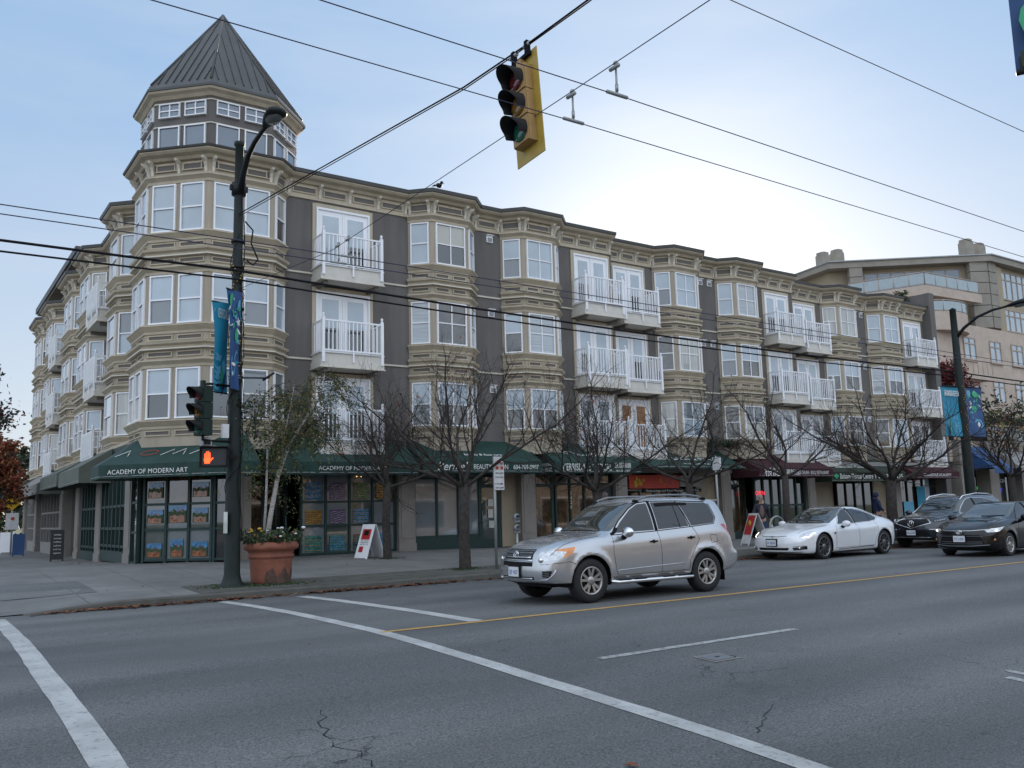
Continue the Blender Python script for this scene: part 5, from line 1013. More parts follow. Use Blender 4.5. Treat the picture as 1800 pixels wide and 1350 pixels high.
b = MB(); leaves(b, [(2.2+rng.uniform(0, 3.0), 62+rng.gauss(0, 0.4), abs(rng.gauss(1.2, 1.0))) for _ in range(3000)], 0.16, ['leaf_green', 'leaf_dark'], rng); o = b.build('side_hedge'); center_origin(o, (3.5, 62, 0)); tag(o, 'low green hedge at the end of the left pavement', 'hedge')
b = MB(); leaves(b, [(28.9+rng.gauss(0, 0.5), 26.1+rng.gauss(0, 0.15), 4.05+abs(rng.gauss(0, 0.14))) for _ in range(500)], 0.09, ['leaf_green', 'leaf_dark'], rng); o = b.build('ledge_plant'); center_origin(o, (28.9, 26.1, 4)); tag(o, 'small green plant spreading on the ledge above the shop awnings', 'plant')

# ---------------- pole, lamps, signals ----------------
QX, QY, QZ = 5.92, 19.27, 0.09
t = thing('lamp_post', 'dark green street lamp and signal post at the near kerb corner', 'lamp post', (QX, QY, QZ))
b = MB(); b.lathe((QX, QY, QZ), [(0.30, 0), (0.29, 0.05), (0.21, 0.13), (0.185, 0.22), (0.166, 0.3), (0.160, 1.5), (0.147, 3.8), (0.130, 5.2), (0.108, 7.0), (0.098, 8.8), (0.092, 9.88), (0.12, 9.9), (0.12, 9.98), (0.02, 10.02)], 'pole_green', 24); b.build('shaft', t)
for z in (4.5, 4.55): b = MB(); b.lathe((QX, QY, QZ+z), [(0.16, 0), (0.16, 0.025)], 'galv', 16); b.build('clamp', t)
for z in (6.05, 7.0, 7.6): b = MB(); b.lathe((QX, QY, QZ+z), [(0.15, 0), (0.15, 0.06)], 'pole_dark', 14); b.build('clamp', t)
b = MB(); b.lathe((QX, QY, QZ+8.72), [(0.16, 0), (0.16, 0.28)], 'pole_dark', 14); b.box((QX-0.2, QX+0.2), (QY-0.04, QY+0.04), (QZ+8.82, QZ+8.94), 'pole_dark'); b.build('lamp_bracket', t)
# lamp arm curves out over the street
b = MB(); arm = [V((QX+0.02, QY-0.12, 9.05))]
for i in range(1, 11): a = i/10; arm.append(V((QX+0.02+0.25*a, QY-0.12-2.15*a**1.25, 9.05+0.95*math.sin(a*PI*0.40))))
arm = [V((5.92, 19.12, 8.85)), V((5.92, 18.98, 9.22)), V((5.92, 18.65, 9.52)), V((5.92, 18.2, 9.68)), V((5.93, 17.8, 9.75)), V((5.93, 17.5, 9.79))]
b.tube(arm, [0.075, 0.07, 0.062, 0.055, 0.05, 0.045], 'pole_dark', 10); b.build('lamp_arm', t)
def lamp_head(P, d, parent, sc=1.0):
    d = V(d).normalized(); P = V(P); b = MB(); sd_ = V((-d.y, d.x, 0)).normalized(); up = d.cross(sd_)
    if up.z < 0: up = -up
    vs = []; N = 14; K = 12
    for i in range(N+1):
        t_ = i/N; w_ = (0.05+0.15*math.sin(min(1, t_*1.25)*PI*0.5))*(1 if t_ < 0.8 else math.sqrt(max(0.02, 1-((t_-0.8)/0.2)**2))); h1 = w_*0.55; h0 = w_*0.38
        for k_ in range(K): a = 2*PI*k_/K; s_ = math.sin(a); vs.append(P+d*(t_*0.72*sc)+sd_*w_*sc*math.cos(a)+up*(h1 if s_ > 0 else h0)*s_*sc)
    b.add(vs, [(i*K+k_, i*K+(k_+1) % K, (i+1)*K+(k_+1) % K, (i+1)*K+k_) for i in range(N) for k_ in range(K)]+[tuple(range(K)), tuple(N*K+k_ for k_ in range(K))], 'pole_dark', True)
    o = b.build('lamp_head', parent); g = MB(); c = P+d*0.44*sc-up*0.055*sc
    vs = [c+d*(0.22*sc*math.cos(a))+sd_*(0.15*sc*math.sin(a)) for a in np.linspace(0, 2*PI, 16, endpoint=False)]+[c-up*0.06*sc+d*(0.13*sc*math.cos(a))+sd_*(0.09*sc*math.sin(a)) for a in np.linspace(0, 2*PI, 16, endpoint=False)]
    g.add(vs, [(i, (i+1) % 16, 16+(i+1) % 16, 16+i) for i in range(16)]+[tuple(range(16, 32))], 'lamp_glass', True); g.build('lamp_lens', o)
lamp_head((5.93, 17.58, 9.78), (0.05, -1, 0.12), t, 1.12)
# cables and fairy lights wound round the shaft
b = MB(); rc = random.Random(2)
for sd_ in range(3):
    pts = [];
    for i in range(60): z = 1.0+i*0.115 if sd_ else 3.6+i*0.1; a = -0.9+0.5*math.sin(i*0.35+sd_)+(i*0.42 if sd_ == 2 else 0); r = 0.17-0.006*z+0.02+0.01*rc.random(); pts.append((QX+r*math.cos(a), QY+r*math.sin(a), QZ+z))
    b.tube(pts, 0.008, 'wire', 4, cap=False)
for i in range(24): z = 4.8+rc.uniform(0, 2.2); a = rc.uniform(-2.4, -0.4); b.tube([(QX+0.15*math.cos(a), QY+0.15*math.sin(a), QZ+z), (QX+0.22*math.cos(a), QY+0.22*math.sin(a), QZ+z+rc.uniform(-0.05, 0.05))], 0.009, 'wire', 4)
b.tube([(6.05, 19.2, 8.2), (6.22, 19.15, 8.0), (6.2, 19.2, 7.7), (6.36, 19.2, 7.35), (6.25, 19.2, 7.2), (6.1, 19.2, 7.3)], 0.018, 'wire', 5)
b.build('cable', t)
b = MB()
for i in range(34): z = 4.7+2.4*i/34; a = -1.9+0.55*math.sin(i*0.9); r = 0.19-0.006*z+0.02; b.ball((QX+r*math.cos(a), QY+r*math.sin(a), QZ+z), 0.016, 'petal_yellow', 6)
b.build('fairy_lights', t)
b = MB(); b.box((QX-0.30, QX-0.16), (QY-0.14, QY-0.02), (3.28, 3.58), 'white_dirty'); b.build('junction_box', t); b = MB(); b.box((QX-0.195, QX-0.18), (QY-0.22, QY+0.02), (1.25, 1.7), 'paper'); b.build('torn_notice', t)
b = MB(); b.tube([(QX, QY, 4.62), (QX+0.75, QY-0.05, 4.66)], 0.018, 'pole_dark', 6); b.tube([(QX+0.6, QY-0.05, 4.6), (QX+0.85, QY-0.05, 4.78)], 0.03, 'pole_dark', 6); b.build('bracket', t)
# vine of dark leaves hanging on the shaft
b = MB(); leaves(b, [(QX+0.35+rc.gauss(0, 0.22), QY-0.05+rc.gauss(0, 0.1), 3.55+rc.gauss(0, 0.3)) for _ in range(160)]+[(QX+0.1+rc.gauss(0, 0.12), QY-0.15, 4.0+rc.gauss(0, 0.08)) for _ in range(50)], 0.05, ['leaf_dark', 'leaf_dark', 'leaf_olive'], rc)
b.tube([(QX+0.1, QY-0.1, 4.0), (QX+0.4, QY-0.1, 3.9), (QX+0.45, QY-0.1, 3.3)], 0.012, 'twig', 4)
o = b.build('hanging_plant'); center_origin(o, (QX+0.2, QY-0.1, 3.3)); tag(o, 'dark leafy hanging plant on the right side of the signal post', 'plant')

def signal_head(name, P, yaw, label, body, plate=None, sc=1.0, roll=0.0, hood=0.26, mface=None):
    """faces local -X; local z up; origin at the bottom of the housing"""
    t = thing(name, label, 'traffic light', P, None); ORI[t] = V((0, 0, 0)); t.rotation_euler = (roll, 0, yaw); t.scale = (sc, sc, sc)
    b = MB(); mface = mface or body; dep = 0.02 if plate else 0.12
    for i in range(3):
        z = i*0.36; b.box((-0.10, dep), (-0.175, 0.175), (z+0.004, z+0.352), body)
        b.box((-0.115, -0.101), (-0.165, 0.165), (z+0.012, z+0.344), mface)
    b.box((-0.06, 0.015), (-0.05, 0.05), (1.08, 1.2), body); b.build('housing', t)
    if plate:
        b = MB(); pl = [(-0.30, -0.19), (0.30, -0.19), (0.30, 1.27), (-0.30, 1.27)]; b.slab([(0.0212, y, z) for y, z in pl], (0.012, 0, 0), plate); b.build('backplate', t)
    for i, m in enumerate(('lens_green', 'lens_amber', 'lens_red')):
        zc = i*0.36+0.18; g = MB(); g.lathe((-0.10, 0, zc), [(0.145, 0.0), (0.14, 0.035), (0.08, 0.05), (0.01, 0.055)], m, 20, (-1, 0, 0)); g.build('lens', t)
        h = MB(); vs = []; K = 20
        for j, x in enumerate((-0.11, -0.11-hood)):
            for k_ in range(K+1):
                a = PI*(-0.16)+PI*1.32*k_/K; cut = 0.0 if j == 0 else 0.13*(1-math.sin(clamp(a, 0, PI)))**1.2
                for r in (0.158, 0.150): vs.append((x+cut, -r*math.cos(a), zc+r*math.sin(a)-(0.02 if j else 0)))
        R_ = (K+1)*2
        fs = [(k_*2, (k_+1)*2, R_+(k_+1)*2, R_+k_*2) for k_ in range(K)]+[(k_*2+1, R_+k_*2+1, R_+(k_+1)*2+1, (k_+1)*2+1) for k_ in range(K)]+[(R_+k_*2, R_+(k_+1)*2, R_+(k_+1)*2+1, R_+k_*2+1) for k_ in range(K)]
        h.add(vs, fs, 'black', True); h.build('visor', t)
    return t
ts = signal_head('traffic_light', (5.86, 8.0, 5.80), math.radians(0), 'yellow overhead traffic signal with backplate hanging from the span wire', 'signal_tan', 'signal_yellow', 0.92, math.radians(-4.5), 0.27, 'signal_tan')
TLO = ts
t = signal_head('traffic_light', (5.17, 19.0, 3.30), math.radians(18), 'dark green traffic signal mounted on the side of the signal post', 'signal_green', None, 0.98, 0, 0.27)
b = MB()
for z in (0.0, 1.10): b.tube([(0.0, 0, 1.04 if z else 0.02), (0.0, 0, z+0.02 if z else -0.08), (0.12, -0.02, z+0.04 if z else -0.1), (0.78, -0.02, z+0.04 if z else -0.1)], 0.03, 'black', 6)
b.build('bracket', t)
# pedestrian signal, facing the viewer
yaw = math.atan2(-0.82, -0.30)
t = thing('pedestrian_signal', 'pedestrian signal showing a glowing red hand on the signal post', 'traffic light', (5.42, 19.02, 2.66)); ORI[t] = V((0, 0, 0)); t.rotation_euler = (0, 0, yaw+PI/2)
b = MB(); b.box((-0.27, 0.27), (0.0, 0.22), (0, 0.40), 'black'); b.box((0.27, 0.5), (0.08, 0.14), (0.17, 0.23), 'black')
for x, z, w_, h_ in ((-0.285, 0.40, 0.57, 0.02), (-0.285, -0.02, 0.57, 0.02)): b.box((x, x+w_), (-0.12, 0.1), (z, z+h_), 'black')
for x in (-0.285, 0.27): b.box((x, x+0.015), (-0.12, 0.1), (0, 0.40), 'black')
b.build('housing', t)
b = MB(); b.box((-0.25, 0.25), (-0.012, -0.002), (0.02, 0.38), 'poster_dark'); b.build('screen', t)
b = MB(); hx, hz = -0.13, 0.06
def blob(pts): b.slab([(hx+x, -0.016, hz+z) for x, z in pts], (0, -0.006, 0), 'hand_red')
blob([(-0.055, 0.0), (0.045, 0.0), (0.055, 0.06), (0.062, 0.12), (-0.065, 0.12), (-0.07, 0.07)])
for x, h_ in ((-0.063, 0.085), (-0.031, 0.125), (0.001, 0.135), (0.033, 0.105)): blob([(x, 0.123), (x+0.026, 0.123), (x+0.024, 0.12+h_), (x+0.013, 0.128+h_), (x+0.002, 0.12+h_)])
blob([(0.058, 0.03), (0.085, 0.075), (0.118, 0.11), (0.108, 0.128), (0.07, 0.10), (0.062, 0.085)])
b.build('hand_symbol', t)
b = MB(); b.box((QX-0.75, QX-0.55), (QY-0.25, QY-0.05), (3.10, 3.28), 'galv'); b.box((QX-0.72, QX-0.58), (QY-0.27, QY-0.25), (3.12, 3.22), 'black'); b.tube([(QX-0.58, QY-0.1, 3.12), (QX-0.15, QY-0.05, 3.05)], 0.02, 'galv', 6)
o = b.build('detector_camera'); center_origin(o, (QX-0.5, QY-0.1, 3.1)); tag(o, 'small grey detector box on a bracket above the pedestrian signal', 'camera')
# second lamp post
RX, RY = 34.55, 18.6
t = thing('lamp_post', 'tall street lamp post with two blue banners beyond the white car', 'lamp post', (RX, RY, 0.1))
b = MB(); b.lathe((RX, RY, 0.1), [(0.28, 0), (0.2, 0.2), (0.19, 2), (0.165, 5), (0.13, 8), (0.12, 9.0), (0.14, 9.02), (0.02, 9.1)], 'pole_green', 18); b.build('shaft', t)
b = MB(); b.tube([(RX, RY, 7.9), (RX+0.05, RY-0.35, 8.3), (RX+0.1, RY-0.9, 8.65), (RX+0.15, RY-1.5, 8.82), (RX+0.2, RY-2.0, 8.86)], [0.07, 0.065, 0.055, 0.05, 0.045], 'pole_dark', 8); b.build('lamp_arm', t)
lamp_head((RX+0.2, RY-1.95, 8.86), (0.06, -1, 0.06), t, 1.25)
b = MB()
for z in (3.95, 5.95): b.tube([(RX-1.0, RY, z+0.03), (RX+1.0, RY, z+0.03)], 0.02, 'pole_dark', 6)
for i in range(24): b.ball((RX+0.14*math.sin(i), RY-0.17, 3.9+i*0.09), 0.02, 'petal_yellow', 5)
b.build('banner_bracket', t)
def disc(b, O, u, w_, cx_, cy_, rx, ry, m, dn, rot=0.0, seg=14, leaf=False):
    pts = []
    for i in range(seg):
        a = 2*PI*i/seg; x = rx*math.cos(a); y = ry*math.sin(a)*((1-abs(math.cos(a))**1.5) if leaf else 1); pts.append(O+u*(cx_+x*math.cos(rot)-y*math.sin(rot))+w_*(cy_+x*math.sin(rot)+y*math.cos(rot))+dn)
    b.poly(pts, m)
def banner(name, O, u, W, H, kind, label, tw=0.0, dirn=None, both=True):
    O = V(O); u = V(u).normalized(); w_ = V((0, 0, 1)); n = u.cross(w_); base = {'teal': 'banner_teal', 'navy': 'banner_navy'}[kind]
    t = thing(name, label, 'banner', O, 'blue banners hanging from the street lamp posts')
    def wave(x, z): return n*(0.05*math.sin(z/H*5+1.0)*abs(x)/W+0.03*math.sin(x/W*4+z*2)+tw*z/H*x)
    b = MB(); nx, nz = 10, 16; vs = []
    for j in range(nz+1):
        for i in range(nx+1): x = W*i/nx; z = H*j/nz; vs.append(O+u*x+w_*z+wave(x, z))
    b.add(vs, [(j*(nx+1)+i, j*(nx+1)+i+1, (j+1)*(nx+1)+i+1, (j+1)*(nx+1)+i) for j in range(nz) for i in range(nx)], base, True)
    b.build('cloth', t); pr_ = MB(); rd = random.Random(5 if kind == 'navy' else 6)
    def d(cx_, cy_, rx, ry, m, rot=0, leaf=False, lift=0.006):
        for sg in ((1, -1) if both else (1,)): disc(pr_, O+wave(cx_, cy_), u, w_, cx_, cy_, rx, ry, m, n*(sg*lift), rot, 14, leaf)
    if kind == 'navy':
        d(W*0.72, H*0.88, W*0.26, H*0.08, 'banner_green', 0.1); d(W*0.25, H*0.86, W*0.16, H*0.07, 'banner_sky', 0.5); d(W*0.5, H*0.55, W*0.2, H*0.07, 'banner_green', 0.3); d(W*0.65, H*0.25, W*0.26, H*0.11, 'banner_sky'); d(W*0.65, H*0.25, W*0.18, H*0.075, 'banner_navy', lift=0.009); d(W*0.65, H*0.25, W*0.1, H*0.06, 'petal_white', 1.57, True, 0.012)
        for a in range(5): d(W*0.36+0.05*math.cos(a*1.257), H*0.68+0.05*math.sin(a*1.257), 0.07, 0.025, 'petal_white', a*1.257, True, 0.01)
        for i in range(26): d(rd.uniform(0.1, 0.9)*W, rd.uniform(0.06, 0.95)*H, rd.uniform(0.03, 0.13), rd.uniform(0.015, 0.05), rd.choice(['banner_sky', 'banner_teal', 'banner_green', 'petal_white', 'banner_sky']), rd.uniform(0, 3.1), rd.random() < 0.6, 0.013)
    else:
        for i, (x, z, r, m) in enumerate(((0.22, 0.30, 0.20, 'banner_sky'), (0.3, 0.18, 0.22, 'banner_green'), (0.2, 0.12, 0.2, 'banner_navy'), (0.68, 0.22, 0.12, 'banner_sky'))): d(x*W, z*H, r*H*0.8, 0.06, m, 1.4+0.2*i, True, 0.008+0.002*i)
        for i in range(5):
            for sg in (-1, 1): d(W*(0.72+sg*0.12), H*(0.05+0.055*i), 0.10, 0.035, 'banner_sky', sg*0.6, True)
            d(W*(0.72+(-1)**i*0.08), H*(0.36+0.01*i), 0.09, 0.04, 'banner_sky', i, True)
    pr_.build('print', t)
    b = MB(); b.tube([O+u*0+w_*H, O+u*W+w_*H+wave(W, H)], 0.018, 'pole_dark', 5); b.tube([O, O+u*W+wave(W, 0)], 0.018, 'pole_dark', 5); b.build('rod', t)
    if kind == 'teal':
        text('lettering', 'KERRISDALE', O+u*W*0.5+w_*H*0.86-n*(-0.045), u, w_, 0.2, 'letter_white', t, width=W*0.82)
        # the cloth shows its letters reversed on the side seen from the street
    return t
def banner_teal(O, u, W, H, label, tw=0.0, flip=True):
    t = banner('banner', O, u, W, H, 'teal', label, tw)
    for c in list(t.children):
        if c.name.startswith('lettering'): bpy.data.objects.remove(c)
    u = V(u).normalized(); n = u.cross(V((0, 0, 1)))
    for sg in (1, -1): text('lettering', 'KERRISDALE', V(O)+u*W*0.5+V((0, 0, H*0.86))+n*(sg*0.05+0.02), u, (0, 0, 1), 0.3, 'letter_white', t, width=W*0.82, flip=flip)
    return t
banner_teal((RX-1.45+0.0, RY-0.02, 3.98), (1, 0, 0), 1.22, 1.95, 'teal banner with reversed white lettering, left side of the far lamp post')
banner('banner', (RX+0.22, RY-0.02, 4.0), (1, 0, 0), 1.30, 2.0, 'navy', 'dark blue banner with leaf and flower print, right side of the far lamp post')
banner('banner', (QX+0.02, QY-0.21, 4.3), (-0.62, -0.78, 0), 0.45, 2.2, 'navy', 'twisted dark blue banner hugging the near signal post', 0.3)
banner_teal((QX-0.19, QY-0.06, 4.25), (-0.72, -0.5, 0), 0.42, 2.0, 'slim teal banner hanging edge on at the left of the near signal post', 0.25)
# banner at the top right corner, close to the viewer on its own post
un = V((0.52, -0.85, 0)); bO = V((5.05, 2.22, 3.91)); NPX, NPY = bO.x+un.x*1.2, bO.y+un.y*1.2
t = thing('lamp_post', 'street lamp post standing just outside the right edge of the view', 'lamp post', (NPX, NPY, -0.2))
b = MB(); b.lathe((NPX, NPY, -0.35), [(0.28, 0), (0.19, 0.2), (0.15, 5), (0.11, 9.2), (0.02, 9.3)], 'pole_green', 18); b.build('shaft', t)
t = banner('banner', bO, un, 1.0, 2.3, 'navy', 'blue banner with green leaf print in the top right corner')
b = MB(); nn_ = un.normalized().cross(V((0, 0, 1)))
for sg in (1, -1):
    disc(b, bO+nn_*0.05, un.normalized(), V((0, 0, 1)), 0.19, 0.27, 0.16, 0.15, 'banner_green', nn_*(sg*0.035)); b.quad(*[bO+un.normalized()*x+V((0, 0, z))+nn_*(0.05+sg*0.032) for x, z in ((0.02, 0.0), (0.98, 0.0), (0.98, 0.09), (0.02, 0.09))], 'leaf_dark')
    disc(b, bO+nn_*0.05, un.normalized(), V((0, 0, 1)), 0.08, 0.62, 0.18, 0.03, 'banner_sky', nn_*(sg*0.035), 1.1, leaf=True)
b.build('print', t)
# ---------------- wires ----------------
def wire(name, pts, r, label, m='wire', sag=0.0, group=None, cat='cable'):
    P = []; pts = [V(p) for p in pts]
    for i in range(len(pts)-1):
        n = 14
        for j in range(n+(1 if i == len(pts)-2 else 0)):
            t_ = j/n; q = pts[i].lerp(pts[i+1], t_); q.z -= sag*4*t_*(1-t_)*((pts[i+1]-pts[i]).length/20); P.append(q)
    b = MB(); b.tube(P, r, m, 5); o = b.build(name); mid = P[0]; center_origin(o, mid); tag(o, label, cat, group); return o
TG = 'trolley wires above the street'
wire('trolley_wire', [(-40, 7.2, 5.8), (5.95, 7.2, 5.8), (42, 7.9, 5.8), (110, 7.9, 5.8)], 0.0058, 'overhead trolley wire just below the upper one, carrying the left hanger', 'wire_thin', group=TG)
wire('trolley_wire', [(-40, 6.47, 5.8), (5.95, 6.47, 5.8), (42, 7.15, 5.8), (110, 7.15, 5.8)], 0.0058, 'overhead trolley wire carrying the right hanger', 'wire_thin', group=TG)
wire('trolley_wire', [(-40, 13.14, 5.8), (5.9, 13.2, 5.8), (45, 14.2, 5.8), (110, 14.2, 5.8)], 0.009, 'upper of the two thin trolley wires crossing the turret bay windows', 'wire_thin', group=TG)
wire('trolley_wire', [(-40, 13.56, 5.8), (5.9, 13.62, 5.8), (45, 14.6, 5.8), (110, 14.6, 5.8)], 0.009, 'lower of the two thin trolley wires crossing the turret bay windows', 'wire_thin', group=TG)
wire('overhead_cable', [(-30, 4.6, 5.8), (5.6, 4.64, 5.8), (50, 4.9, 5.8)], 0.0045, 'single thin cable crossing the top right corner of the sky', 'wire_thin')
wire('feeder_cable', [(-30, 18.95, 7.6), (5.85, 19.05, 6.99), (34.5, 18.8, 6.62), (66, 18.9, 6.9)], 0.030, 'thick black feeder cable, upper of the pair between the lamp posts', sag=0.12)
wire('feeder_cable', [(-30, 19.0, 7.3), (5.8, 19.1, 6.80), (34.5, 18.75, 6.42), (66, 18.9, 6.7)], 0.022, 'thick black feeder cable, lower of the pair between the lamp posts', sag=0.12)
wire('span_wire', [(5.9, -8, 6.3), (5.85, 6.6, 6.12), (5.9, 13.9, 6.1), (6.0, 19.2, 6.65)], 0.0055, 'thin span wire carrying the trolley hangers across the street', 'wire_thin')
wire('signal_span_wire', [(5.92, 19.2, 8.36), (5.86, 14.4, 7.74), (5.85, 9.4, 7.14), (5.85, 8.0, 7.06), (5.85, 6.8, 7.03), (5.85, 0, 7.3), (5.8, -8, 8.3)], 0.012, 'span wire holding the yellow overhead traffic signal')
wire('signal_span_wire', [(5.92, 19.2, 8.30), (5.87, 14.4, 7.70), (5.86, 9.4, 7.115), (5.86, 8.3, 7.055), (5.86, 6.8, 7.01), (5.86, 0, 7.30), (5.82, -8, 8.32)], 0.008, 'cable lashed beneath the span wire of the overhead signal')
for i, (y, lab) in enumerate(((6.47, 'trolley wire hanger, the right one of the near pair'), (7.2, 'trolley wire hanger, the left one of the near pair'), (13.2, 'trolley wire hanger before the upper balcony, right one'), (13.62, 'trolley wire hanger before the upper balcony, left one'))):
    t = thing('wire_hanger', lab, 'wire hanger', (5.9, y, 5.8), 'hangers of the trolley wires'); z1 = 6.10
    b = MB(); b.tube([(5.76, y, 5.805), (6.04, y, 5.805)], 0.02, 'galv', 6); b.build('wire_clip', t)
    b = MB(); b.tube([(5.9, y, 5.82), (5.9, y, z1)], 0.012, 'galv', 6); b.tube([(5.9, y, 5.84), (5.9, y, 5.92)], 0.018, 'galv', 6); b.build('rod', t)
    b = MB(); b.tube([(5.88, y-0.07, z1), (5.88, y+0.07, z1)], 0.022, 'galv', 6); b.ball((5.9, y, z1+0.05), 0.03, 'galv', 8); b.build('insulator', t)
b = MB()
for y in (-0.14, 0.16): b.box((-0.03, 0.03), (y-0.03, y+0.03), (1.24, 1.42), 'wire'); b.tube([(0, y-0.07, 1.365), (0, y+0.07, 1.365)], 0.03, 'galv', 6)
b.box((-0.03, 0.015), (-0.2, 0.2), (1.20, 1.25), 'wire'); b.build('hanger_bracket', TLO)
# ---------------- street signs, boards, meters ----------------
t = thing('parking_sign', 'steel post with red and white parking signs behind the silver car bonnet', 'street sign', (12.5, 19.0, 0.1))
b = MB(); b.tube([(12.5, 19.0, 0.05), (12.5, 19.0, 2.95)], 0.035, 'galv', 10); b.build('post', t)
b = MB(); b.box((12.46, 12.76), (18.94, 18.955), (2.1, 2.95), 'white_dirty'); sg = b.build('sign_plate', t)
b = MB(); 
for x in (12.55, 12.69):
    b.lathe((x, 18.937, 2.80), [(0.055, 0), (0.055, 0.004)], 'letter_red', 14, (0, -1, 0)); b.lathe((x, 18.932, 2.80), [(0.038, 0), (0.038, 0.003)], 'white', 14, (0, -1, 0)); b.box((x-0.04, x+0.04), (18.925, 18.928), (2.79, 2.81), 'letter_red'); b.box((x-0.04, x+0.04), (18.925, 18.93), (2.62, 2.70), 'letter_red')
b.build('sign_marks', sg)
for z, s_ in ((2.52, '3PM-6PM'), (2.42, 'MON-FRI'), (2.25, '1HR'), (2.15, '9AM-6PM')): text('lettering', s_, (12.61, 18.93, z), (1, 0, 0), (0, 0, 1), 0.07, 'black', sg, width=0.24)
t = thing('parking_meter', 'twin grey parking meter on a pole in front of the beige shop recess', 'parking meter', (13.6, 19.1, 0.1))
mX, mY = 12.95, 18.7
t.location = (mX, mY, 0.1); ORI[t] = V((mX, mY, 0.1))
b = MB(); b.tube([(mX, mY, 0.1), (mX, mY, 1.02)], 0.03, 'galv', 8); b.build('post', t)
for z in (1.0, 1.27): 
    b = MB(); b.lathe((mX, mY-0.04, z+0.13), [(0.0, -0.01), (0.085, 0.0), (0.095, 0.03), (0.095, 0.07), (0.085, 0.10), (0.0, 0.11)], 'metal_grey', 16, (0, 1, 0)); b.box((mX-0.085, mX+0.085), (mY-0.03, mY+0.05), (z, z+0.13), 'metal_grey'); o = b.build('meter_head', t)
    g = MB(); g.box((mX-0.05, mX+0.05), (mY-0.062, mY-0.052), (z+0.12, z+0.18), 'dark_glass'); g.build('display', o)
t = thing('sign_post', 'plain steel sign post behind the silver car roof', 'street sign', (20.9, 19.2, 0.1)); b = MB(); b.tube([(20.9, 19.2, 0.05), (20.9, 19.2, 3.1)], 0.035, 'galv', 8); b.build('post', t); b = MB(); b.box((20.87, 20.93), (19.0, 19.3), (2.65, 3.05), 'white_dirty'); b.build('sign_plate', t)
t = thing('sign_post', 'steel post with yellow diamond and white sign at the left edge', 'street sign', (4.15, 46.5, 0.1)); b = MB(); b.tube([(4.25, 46.6, 0.05), (4.25, 46.6, 2.9)], 0.04, 'galv', 8); b.build('post', t)
b = MB(); c = V((4.2, 46.5, 2.55)); b.slab([c+V((0, 0, 0.36)), c+V((-0.36, 0, 0)), c+V((0, 0, -0.36)), c+V((0.36, 0, 0))], (0, 0.02, 0), 'diamond_yellow'); o = b.build('sign_plate', t)
b = MB(); b.box((4.0, 4.4), (46.46, 46.49), (2.50, 2.58), 'black'); b.ball((4.1, 46.47, 2.6), 0.05, 'black', 6, (1, 0.2, 1)); b.ball((4.3, 46.47, 2.6), 0.05, 'black', 6, (1, 0.2, 1)); b.build('bump_symbol', o)
b = MB(); b.box((3.98, 4.5), (46.5, 46.53), (1.35, 2.1), 'white_dirty'); o = b.build('sign_plate', t); b = MB(); b.ball((4.25, 46.48, 1.85), 0.08, 'letter_red', 8, (1, 0.1, 1)); b.build('sign_marks', o)
def aboard(P, yaw, w_, h_, m, label, content, open_=0.34, m2=None):
    t = thing('sandwich_board', label, 'sandwich board', P); ORI[t] = V((0, 0, 0)); t.rotation_euler = (0, 0, yaw)
    for s_ in (-1, 1):
        b = MB(); up = V((0, -s_*open_, h_)).normalized(); A = V((-w_/2, s_*open_, 0)); Bv = V((w_/2, s_*open_, 0)); Ct = Bv+up*h_*1.04; D = A+up*h_*1.04; th = V((0, s_*0.02, 0.008))
        b.slab([A+up*0.08, Bv+up*0.08, Ct, D], th, m)
        for q in (A, Bv-V((0.06, 0, 0))): b.slab([q, q+V((0.06, 0, 0)), q+V((0.06, 0, 0))+up*0.078, q+up*0.078], th, m)
        o = b.build('board_panel', t)
        if s_ == -1: content(o, A+th, V((1, 0, 0)), up, w_, h_)
    return t
def c_white(o, A, u, up, w_, h_):
    n = u.cross(up); n = n if n.y < 0 else -n
    def rc_(x0, x1, z0, z1, m, d=0.004): b = MB(); b.slab([A+u*x0+up*z0+n*d, A+u*x1+up*z0+n*d, A+u*x1+up*z1+n*d, A+u*x0+up*z1+n*d], n*0.003, m); return b.build('print', o)
    rc_(0.10, w_-0.10, h_*0.60, h_*0.90, 'paper_red'); rc_(0.12, w_-0.3, h_*0.24, h_*0.40, 'paper_red'); rc_(0.2, w_-0.2, h_*0.72, h_*0.86, 'black', 0.009)
    for i, s_ in enumerate(('ART CLASSES', 'OPEN NOW', 'ages 4 to 18')): text('lettering', s_, A+u*w_/2+up*h_*(0.56-0.05*i)+n*0.008, u, up, 0.05, 'black', o, width=w_*0.6)
aboard((11.45, 24.15, 0.24), math.radians(-80), 0.62, 1.05, 'white', 'white sandwich board with red posters on the pavement before the academy window', c_white)
def c_red(o, A, u, up, w_, h_):
    n = u.cross(up); n = n if n.y < 0 else -n
    b = MB(); b.slab([A+u*0.05+up*h_*0.35+n*0.004, A+u*(w_-0.05)+up*h_*0.35+n*0.004, A+u*(w_-0.05)+up*h_*0.97+n*0.004, A+u*0.05+up*h_*0.97+n*0.004], n*0.003, 'paper_red'); b.ball(A+u*w_*0.5+up*h_*0.7+n*0.006, 0.12, 'petal_yellow', 8, (1, 0.3, 1)); b.build('print', o)
aboard((25.1, 21.4, 0.12), math.radians(-114), 0.66, 1.15, 'white_dirty', 'sandwich board with a red poster beside the walking person', c_red, 0.42)
def c_chalk(o, A, u, up, w_, h_):
    n = u.cross(up); n = n if n.y < 0 else -n
    for i, s_ in enumerate(('today', 'soup', 'coffee', 'cakes', 'and tea', 'open')): text('lettering', s_, A+u*w_/2+up*h_*(0.88-0.12*i)+n*0.006, u, up, 0.08, 'white_dirty', o, width=w_*0.55)
aboard((4.75, 36.0, 0.21), math.radians(-8), 0.44, 1.1, 'chalk', 'black chalkboard sign standing on the left pavement', c_chalk, 0.25)
